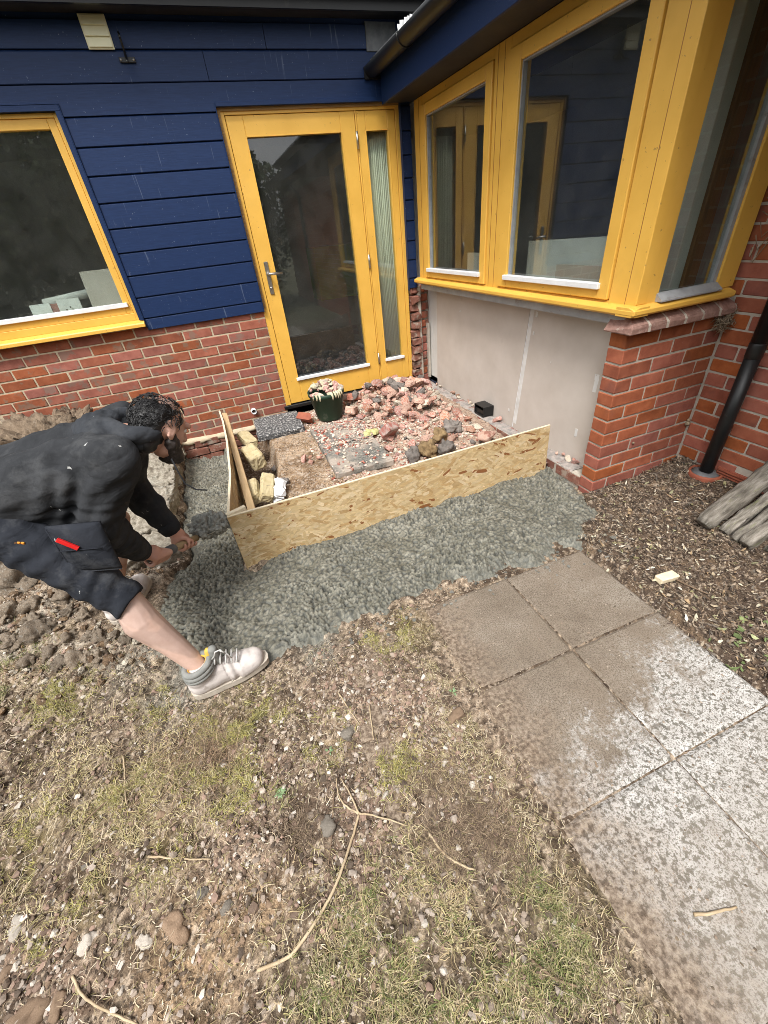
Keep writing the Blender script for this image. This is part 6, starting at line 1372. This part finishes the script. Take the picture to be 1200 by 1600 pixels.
hand(B, J['wR'], cR, 1, Vector((-.35, -.65, .35)), .019); hand(B, J['wL'], cL, -1, Vector((-.55, .45, .55)), .0165)
def skin_post(me, P, N):
    c = np.tile(np.array([[.50, .30, .22]]), (len(P), 1)); n = fbm(P[:, 0] * 1.0 + P[:, 2], P[:, 1] + P[:, 2] * .5, 14, 4, 201)
    c = c + (np.array([.56, .38, .31]) - c) * sstep(.4, .6, n)[:, None]
    legs = sstep(.52, .46, P[:, 2]) * ((P[:, 0] < -2.18) & (P[:, 1] < -2.45))
    c = c + (np.array([.60, .43, .36]) - c) * (legs * .8)[:, None]; c = c + (np.array([.40, .29, .25]) - c) * (legs * sstep(.52, .62, fbm(P[:, 0] + P[:, 2], P[:, 1] - P[:, 2], 11, 4, 203)) * .65)[:, None]
    hd = np.exp(-(((P - np.array(J['wR'][:])) ** 2).sum(1)) / .01) + np.exp(-(((P - np.array(cL[:])) ** 2).sum(1)) / .01); c = c + (np.array([.52, .27, .20]) - c) * np.clip(hd, 0, .8)[:, None]
    f = (P - np.array(HC_[:])); u = f @ np.array(hu[:]); fr_ = f @ np.array(hf_[:]); near = (np.linalg.norm(f, axis=1) < .17)
    c = c + (np.array([.42, .22, .16]) - c) * (near * .55)[:, None]
    scalp = near * sstep(.06, .085, u); c = c + (np.array([.40, .28, .235]) - c) * (scalp * .7)[:, None]
    vcol(me, c)
remeshed('body', body, .0042, 5, M['skin'], person, None, skin_post)
# eyes are small and turned away from the camera
for s in (-1, 1):
    mb = MB(); mb.ball(Hd(.078, s * .031, .012), .0115, 2); mb.build('eye', M['white_paint'], person)

# hoodie
def folds(P, amp, seed, st=(7, 7, 7), d=(0, 0, 0)):
    Q = P * np.array(st) + seed; w = vn3(P * 5 + seed, 11)[:, None]; Q = Q + w * 1.4
    a = (np.abs(vn3(Q, seed) - .5) * 2) ** .7; b = (np.abs(vn3(Q * 2.3 + 5, seed + 1) - .5) * 2) ** .7
    return -.62 * amp * ((.50 - a) + .55 * (.50 - b))
def fold_dir(P, axis, fr, amp, seed):
    ax = np.array(axis) / np.linalg.norm(axis); t = P @ ax; w = vn3(P * 6 + seed, seed); return amp * np.sin(t * fr + w * 9) * (.3 + vn3(P * 4 + 3 * seed, seed + 2))
hd_ = MB()
for s in (-.085, .085):
    v = Vector((0, s, 0)); hd_.cap(J['pelvis'] + v + Vector((.01, 0, .025)), J['belly'] + v, .108, .122); hd_.cap(J['belly'] + v, J['chest'] + v, .122, .122); hd_.cap(J['chest'] + v, J['neck'] + Vector((-.055, s * .7, -.02)), .122, .085)
hd_.cap(J['belly'] + Vector((-.03, 0, -.035)), J['chest'] + Vector((0, 0, -.02)), .125, .12)
hd_.cap((-2.69, -2.375, .700), (-2.48, -2.385, .700), .078, .078); hd_.cap((-2.69, -2.14, .690), (-2.50, -2.14, .690), .08, .08)
for s, e, w in (('sR', 'eR', 'wR'), ('sL', 'eL', 'wL')):
    hd_.cap(J['chest'].lerp(J[s], .5), J[s], .100, .090); hd_.cap(J[s], J[e], .088, .070); m_ = J[e].lerp(J[w], .45); hd_.cap(J[e], m_, .073, .066); hd_.cap(m_, J[e].lerp(J[w], .90), .064, .046)
def hood_disp(P, N):
    arm = np.exp(-((P[:, 1] + 2.42) ** 2) / .012) * (P[:, 2] < .72)
    d = folds(P, .007, 21, (5, 9, 9)) + folds(P, .004, 27, (10, 24, 24)) + fold_dir(P, (.75, .1, -.65), 75, .004, 23) + fold_dir(P, (-.2, .3, -1), 120, .006, 25) * arm + .0012 * (vn3(P * 160, 5) - .5)
    return d
remeshed('hoodie', hd_, .0058, 7, M['hoodie'], person, hood_disp)
M['hood'] = cloth('faded_fleece', (.026, .0285, .033), (.050, .054, .062), .25)
ho = MB(); prev = None      # hood bunched round the neck, with its flap lying on the back
for i in range(15):
    a = rad(-140 + 280 * i / 14); pt = J['neck'] + Vector((.030 - .070 * math.cos(a), .098 * math.sin(a), .022 + .030 * math.cos(a)))
    if prev is not None: ho.cap(prev, pt, .030, .030)
    prev = pt
for dx, w_, z_, r_ in ((-.055, .085, .060, .030), (-.085, .075, .062, .027), (-.112, .055, .056, .022), (-.132, .028, .048, .017)):
    ho.cap(J['neck'] + Vector((dx, -w_, z_ - .018)), J['neck'] + Vector((dx - .006, 0, z_ + .006)), r_, r_); ho.cap(J['neck'] + Vector((dx - .006, 0, z_ + .006)), J['neck'] + Vector((dx, w_, z_ - .018)), r_, r_)
ho.cap(J['neck'] + Vector((.04, -.08, -.02)), J['neck'] + Vector((.06, -.03, -.05)), .028, .028)
remeshed('hood', ho, .0048, 4, M['hood'], person, lambda P, N: folds(P, .006, 61, (12, 16, 16)) + fold_dir(P, (.3, .9, .1), 70, .003, 63))
for e, w in (('eR', 'wR'), ('eL', 'wL')):     # ribbed cuffs
    mb = MB(); a, b = J[e].lerp(J[w], .83), J[e].lerp(J[w], 1.0); mb.tube([a, a.lerp(b, .1), a.lerp(b, .9), b, b.lerp(a, .15)], [.046, .050, .042, .039, .033], 24); mb.build('cuff', M['hoodie'], person)
# drawstring
mb = MB(); p0 = Hd(.02, .075, -.115); pts = [p0, p0 + Vector((.005, -.012, -.05)), p0 + Vector((.012, -.018, -.10)), p0 + Vector((.040, -.018, -.135)), p0 + Vector((.075, -.015, -.15))]
mb.tube([Vector((*xy_, 0)) if False else q for q, xy_ in zip(pts, pts)], .003, 6); mb.build('drawstring', M['hoodie'], person)

# shorts
sh = MB()
for s in (-.075, .075): sh.cap(J['pelvis'] + Vector((-.05, s, .0)), J['pelvis'] + Vector((.05, s, .012)), .108, .105)
sh.cap(J['pelvis'] + Vector((0, -.06, .01)), J['pelvis'].lerp(J['belly'], .75) + Vector((0, -.07, -.015)), .105, .100); sh.cap(J['pelvis'] + Vector((0, .06, .01)), J['pelvis'].lerp(J['belly'], .75) + Vector((0, .07, -.015)), .105, .100)
for h, k, kk in (('hR', 'kR', 1.03), ('hL', 'kL', .97)):
    e = J[h].lerp(J[k], kk) + (Vector((.015, -.012, -.03)) if h == 'hR' else Vector((0, 0, 0))); sh.cap(J['pelvis'].lerp(J[h], .5), J[h], .102, .098); sh.cap(J[h], J[h].lerp(J[k], .55), .098, .084); sh.tube([J[h].lerp(J[k], .4), J[h].lerp(J[k], .65), e.lerp(J[h], .25), e.lerp(J[h], .04), e], [.082, .078, .071, .064, .066], 28)
def sh_disp(P, N):
    return folds(P, .006, 41, (8, 12, 12)) + folds(P, .004, 47, (14, 28, 28)) + fold_dir(P, (.5, -.2, -.8), 90, .0045, 43) + .0008 * (vn3(P * 190, 6) - .5)
remeshed('shorts', sh, .0055, 6, M['shorts'], person, sh_disp)
def patch(corners, thick, name, mat, parent, nu=14, nv=10, bulge=.02, seed=1):
    """soft cloth panel spanned by four corners with its own thickness"""
    a, b, c, d = [np.array(q, float) for q in corners]; nrm = np.cross(b - a, d - a); nrm /= np.linalg.norm(nrm)
    U, Vv = np.meshgrid(np.linspace(0, 1, nu), np.linspace(0, 1, nv)); u, v = U.ravel()[:, None], Vv.ravel()[:, None]
    P = (a * (1 - u) + b * u) * (1 - v) + (d * (1 - u) + c * u) * v; k = (np.sin(np.pi * u) * np.sin(np.pi * v)) ** .6 * bulge + .006 * (vn3(P * 26 + seed, seed)[:, None] - .5)
    T = P + nrm * (k + thick); Bk = P; V = np.concatenate([T, Bk]); n = nu * nv; F = grid_faces(nv, nu); e = [i for i in range(nu)] + [i * nu + nu - 1 for i in range(1, nv)] + [n - 1 - i for i in range(1, nu)] + [(nv - 1 - i) * nu for i in range(1, nv)]
    F = np.concatenate([F, F[:, ::-1] + n, np.array([(e[i], e[i] + n, e[i + 1] + n, e[i + 1]) for i in range(len(e) - 1)])])
    return np_obj(name, V - np.array(WLOC[parent.name][:]), F, mat, parent, None, True, WLOC[parent.name]), nrm
POCK = [(-2.475, -2.535, .705), (-2.470, -2.555, .535), (-2.335, -2.575, .505), (-2.330, -2.545, .680)]
pk, pn = patch(POCK, .012, 'holster_pocket', M['shorts'], person, bulge=.022, seed=3)
a_, b_, c_, d_ = [Vector(q) for q in POCK]; pn = Vector(pn)
mb = MB(); off = pn * .036
mb.tube([a_.lerp(b_, .04) + off * .35, a_.lerp(b_, .5).lerp(d_.lerp(c_, .5), .0) + off * .4, b_ + off * .3, b_.lerp(c_, .5) + off * .4, c_ + off * .3], .0025, 6); mb.tube([a_.lerp(d_, .1).lerp(b_.lerp(c_, .1), .45) + off, a_.lerp(d_, .9).lerp(b_.lerp(c_, .9), .45) + off], .0022, 6)
mb.build('pocket_seam', M['shorts'], person)
mb = MB(); pc_ = a_.lerp(d_, .32).lerp(b_.lerp(c_, .32), .30) + pn * .040; dirp = (b_ - a_).normalized() * .62 + (d_ - a_).normalized() * .62
Rp = Matrix((dirp.normalized(), pn.cross(dirp).normalized(), pn)).transposed(); mb.obox(pc_, (.062, .013, .009), Rp)
M['red'] = pm('red_plastic', [(.3, (.55, .012, .012)), (.7, (.62, .02, .02))], 20, rough=.4, bump=.05)
tag(mb.build('carpenter_pencil', M['red'], None, bev=.001), 'flat red pencil tucked in the holster pocket of the shorts', 'pencil')
M['orange'] = pm('orange_thread', [(.3, (.55, .20, .02)), (.7, (.66, .27, .03))], 60, rough=.8, bump=.3)

# boots
def boot(ankle, toe_dir, name_label, lift=0., right=True):
    f = Vector((toe_dir[0], toe_dir[1], 0)).normalized(); s = Vector((-f.y, f.x, 0)); A = Vector((ankle[0], ankle[1], 0)); z0 = G + lift
    K = lambda a, b, c: A + f * a + s * b + Vector((0, 0, z0 + c))
    root_ = person
    up = MB()
    up.cap(K(-.045, 0, .06), K(.0, 0, .06), .046, .048); up.cap(K(-.04, 0, .105), K(-.012, 0, .11), .048, .046); up.cap(K(-.01, 0, .07), K(.07, 0, .062), .050, .050)
    up.cap(K(.07, 0, .056), K(.135, .004, .050), .051, .049); up.cap(K(.12, .012, .048), K(.168, .006, .047), .045, .041); up.cap(K(.12, -.014, .048), K(.163, -.008, .047), .043, .040)
    up.cap(K(.0, 0, .105), K(.080, 0, .075), .040, .038); up.cap(K(-.040, 0, .075), K(-.034, 0, .088), .044, .044); up.cap(K(-.005, 0, .075), K(-.006, 0, .090), .038, .036)
    o = remeshed('boot', up, .0042, 7, M['boot'], person, lambda P, N: .0035 * (vn3(P * 30, 7) - .5) + .003 * np.sin((P @ np.array(f[:])) * 190) * (np.abs((P - np.array(K(.085, 0, .09)[:])) @ np.array(f[:])) < .03))
    so = MB(); pts = []
    for k in range(28):
        a = 2 * math.pi * k / 28; u = math.cos(a); w_ = math.sin(a); x_ = .062 + .148 * u; hw = .047 if x_ > .05 else .040 + .007 * max(0, min(1, (x_ + .09) / .14)); hw = hw * (1 - .12 * math.exp(-((x_ - .03) / .04) ** 2)); pts.append((x_, math.copysign(abs(w_) ** .62, w_) * hw))
    so.prism([(x_ * 1.05, y_ * 1.1) for x_, y_ in pts], K, 0.0, .028); so.build('sole', M['sole'], o, bev=.004)
    mb = MB(); mb.prism([(x_ * 1.06, y_ * 1.14) for x_, y_ in pts], K, .0285, .033); mb.build('welt', M['sole'], o)
    ring_ = lambda r0, r1, h, dx=-.024: [K(dx + r0 * math.cos(2 * math.pi * k / 24), r1 * math.sin(2 * math.pi * k / 24), h + .012 * math.cos(2 * math.pi * k / 24)) for k in range(25)]
    mb = MB(); mb.tube(ring_(.049, .043, .160), .0125, 10); mb.tube(ring_(.052, .046, .143), .013, 10); mb.tube(ring_(.055, .049, .127), .010, 10); mb.build('collar', M['boot_collar'], o)
    mb = MB(); mb.tube(ring_(.041, .036, .160), .007, 10); mb.cap(K(.024, .004, .165), K(.030, .006, .198), .015, .012, 12); mb.build('lining', M['boot_lining'], o)
    mb = MB(); mb.cap(K(.044, 0, .140), K(.046, 0, .198), .022, .018, 12); mb.build('tongue', M['boot_collar'], o)
    mb = MB()
    for i in range(5):
        x_, z_ = .040 + .018 * i, .160 - .0115 * i
        mb.tube([K(x_ - .006, -.030, z_ - .010), K(x_ + .002, -.015, z_ + .010), K(x_ + .008, 0, z_ + .014), K(x_ + .010, .015, z_ + .010), K(x_ + .008, .030, z_ - .010)], .0038, 6)
    mb.tube([K(.030, -.02, .170), K(.045, -.03, .19), K(.055, -.035, .215), K(.075, -.045, .225), K(.085, -.05, .20)], .0030, 6); mb.tube([K(.030, .0, .165), K(.06, .0, .185), K(.085, -.02, .17), K(.095, -.03, .14)], .0030, 6)
    mb.build('lace', M['lace'], o)
    mb = MB()
    for sgn in (-1, 1):
        mb.tube([K(.115, sgn * .020, .074), K(.10, sgn * .036, .062), K(.08, sgn * .045, .045), K(.055, sgn * .047, .032)], .0018, 5)
    mb.build('seam', M['sole'], o)
boot((-2.218, -2.706), (.985, .17), 'right', 0.0)
boot((-2.628, -2.09), (.40, .92), 'left', 0.01, False)

# hair: a close shell plus many short curls, thin on the crown; dark beard
hs_ = MB(); hs_.ball(Hd(-.020, 0, .022), (.099 * HS, .082 * HS, .092 * HS), 3, RH); hs_.ball(Hd(-.05, 0, -.03), (.064 * HS, .072 * HS, .07 * HS), 3, RH); hs_.ball(Hd(-.060, 0, -.075), (.045, .058, .04), 3, RH)
def hair_disp(P, N):
    f = P - np.array(HC_[:]); a, b, c = f @ np.array(hf_[:]), f @ np.array(hr[:]), f @ np.array(hu[:])
    bald = np.exp(-((a + .018) ** 2 + b ** 2) / .0016) * (c > .05); face = sstep(.045, .075, a) * (c < .085); side = sstep(-.02, .03, a) * sstep(.0, -.03, c)
    ear = (np.exp(-((a + .005) ** 2 + (c + .005) ** 2) / .0010)) * (np.abs(b) > .05)
    return .007 * (vn3(P * 75, 31) - .4) + .010 * (vn3(P * 34, 32) - .4) - .022 * bald - .04 * face - .03 * side - .022 * ear
remeshed('hair', hs_, .0042, 2, M['hair'], person, hair_disp)
V = []; mb = MB(); r = random.Random(9)
for i in range(950):
    u, v = r.uniform(-1, 1), r.uniform(0, 6.283); d = Vector((math.sqrt(1 - u * u) * math.cos(v), math.sqrt(1 - u * u) * math.sin(v), u)); a, b, c = d.x * .100 - .02, d.y * .083, d.z * .095 + .022
    if a > .055 and c < .085: continue
    if c < -.02 and a > -.035: continue
    if c < -.055 or (a > .025 and c < .065): continue
    if math.hypot(a + .018, b) < .036 and c > .05 and r.random() < .9: continue
    if abs(b) > .06 and math.hypot(a + .005, c + .005) < .033: continue
    p = Hd(a * 1.04, b * 1.04, c * 1.04); t = d.orthogonal().normalized(); t = (RH @ Vector((-.6 + r.gauss(0, .7), r.gauss(0, .8), -.5 + r.gauss(0, .5)))).normalized(); nn = (RH @ d); t = (t - nn * t.dot(nn)).normalized(); s_ = nn.cross(t); L = r.uniform(.018, .034); rr = r.uniform(.001, .003); ph = r.uniform(0, 6)
    mb.tube([p + t * L * k / 5 + s_ * rr * math.sin(ph + k * 1.5) + nn * (.0025 + rr * .7 * math.cos(ph + k * 1.5)) for k in range(6)], [.0014, .0016, .0016, .0014, .0011, .0006], 4)
mb.build('curls', M['hair'], person)
bd = MB(); bd.cap(Hd(.02, -.062, -.055), Hd(.062, -.03, -.095), .022, .027); bd.cap(Hd(.02, .062, -.055), Hd(.062, .03, -.095), .022, .027); bd.cap(Hd(.068, -.02, -.10), Hd(.068, .02, -.10), .032, .032); bd.cap(Hd(.084, -.022, -.055), Hd(.084, .022, -.055), .011, .011); bd.cap(Hd(.01, .068, -.02), Hd(.02, .062, -.055), .010, .018); bd.cap(Hd(.01, -.068, -.02), Hd(.02, -.062, -.055), .010, .018)
remeshed('beard', bd, .0042, 2, M['beard'], person, lambda P, N: .010 * (vn3(P * 90, 51) - .4) + .008 * (vn3(P * 40, 52) - .4))

# orange maker's emblem on the shorts: two small stacked looped bars
e0 = Vector((-2.575, -2.520, .655)); EMB = (e0,)
mb = MB()
for k in range(2):
    for j in range(3):
        mb.obox(e0 + Vector((.011 * j - .009 * k - .008, -.004 * j, .012 - .015 * k - .002 * j)), (.009, .006, .009), (rad(20), rad(15), rad(-20)))
mb.build('emblem', M['orange'], person, bev=.001)

# shovel with its load of concrete
tool = thing('shovel', 'short wooden handled shovel heaped with wet concrete in the worker hands', 'shovel', T0)
mb = MB(); mb.tube([T0 - td * .035, T0, T0 + td * .06], [.010, .0125, .0135], 12); mb.build('grip', M['black_plastic'], tool)
mb = MB(); mb.tube([T0 + td * .05, T0 + td * .075, T0 + td * .10, T0 + td * .11], [.0165, .022, .022, .017], 14); mb.build('ferrule', M['lead'], tool)
M['handle_wood'] = pm('handle_wood', [(.3, (.30, .20, .10)), (.7, (.42, .30, .17))], 10, rough=.7, bump=.2)
mb = MB(); mb.tube([T0 + td * .10, T0 + td * .15, T1 + td * .02], [.0155, .0165, .0160], 14); mb.build('handle', M['handle_wood'], tool)
bdv = (td + Vector((.0, .0, .10))).normalized(); bs = Vector((bdv.y, -bdv.x, 0)).normalized(); bn = bs.cross(bdv); b0 = T1 + td * .02
mb = MB(); mb.prism([(0, -.015), (.03, -.07), (.17, -.075), (.19, -.05), (.195, .05), (.17, .075), (.03, .07), (0, .015)], lambda a, b, h: b0 + bdv * a + bs * b + bn * (h + 4.0 * b * b), -.002, .002); mb.build('blade', M['steel'], tool)
ld = MB(); lc = b0 + bdv * .10 + bn * .028; ld.ball(lc, (.095, .085, .050), 3, Matrix((bdv, bs, bn)).transposed()); ld.ball(lc + bdv * -.04 + bn * .008, .045, 3); ld.ball(lc + bdv * .05 + bs * .03, .04, 3)
def ld_post(me, P, N): vcol(me, np.tile(np.array([[.22, .222, .20]]), (len(P), 1)) * (.45 + 1.1 * vn3(P * 90, 3)[:, None]))
o = remeshed('concrete_load', ld, .0042, 1, M['concrete_wet'], tool, lambda P, N: .034 * (vn3(P * 62, 61) - .45) + .022 * (vn3(P * 120, 62) - .45), ld_post)
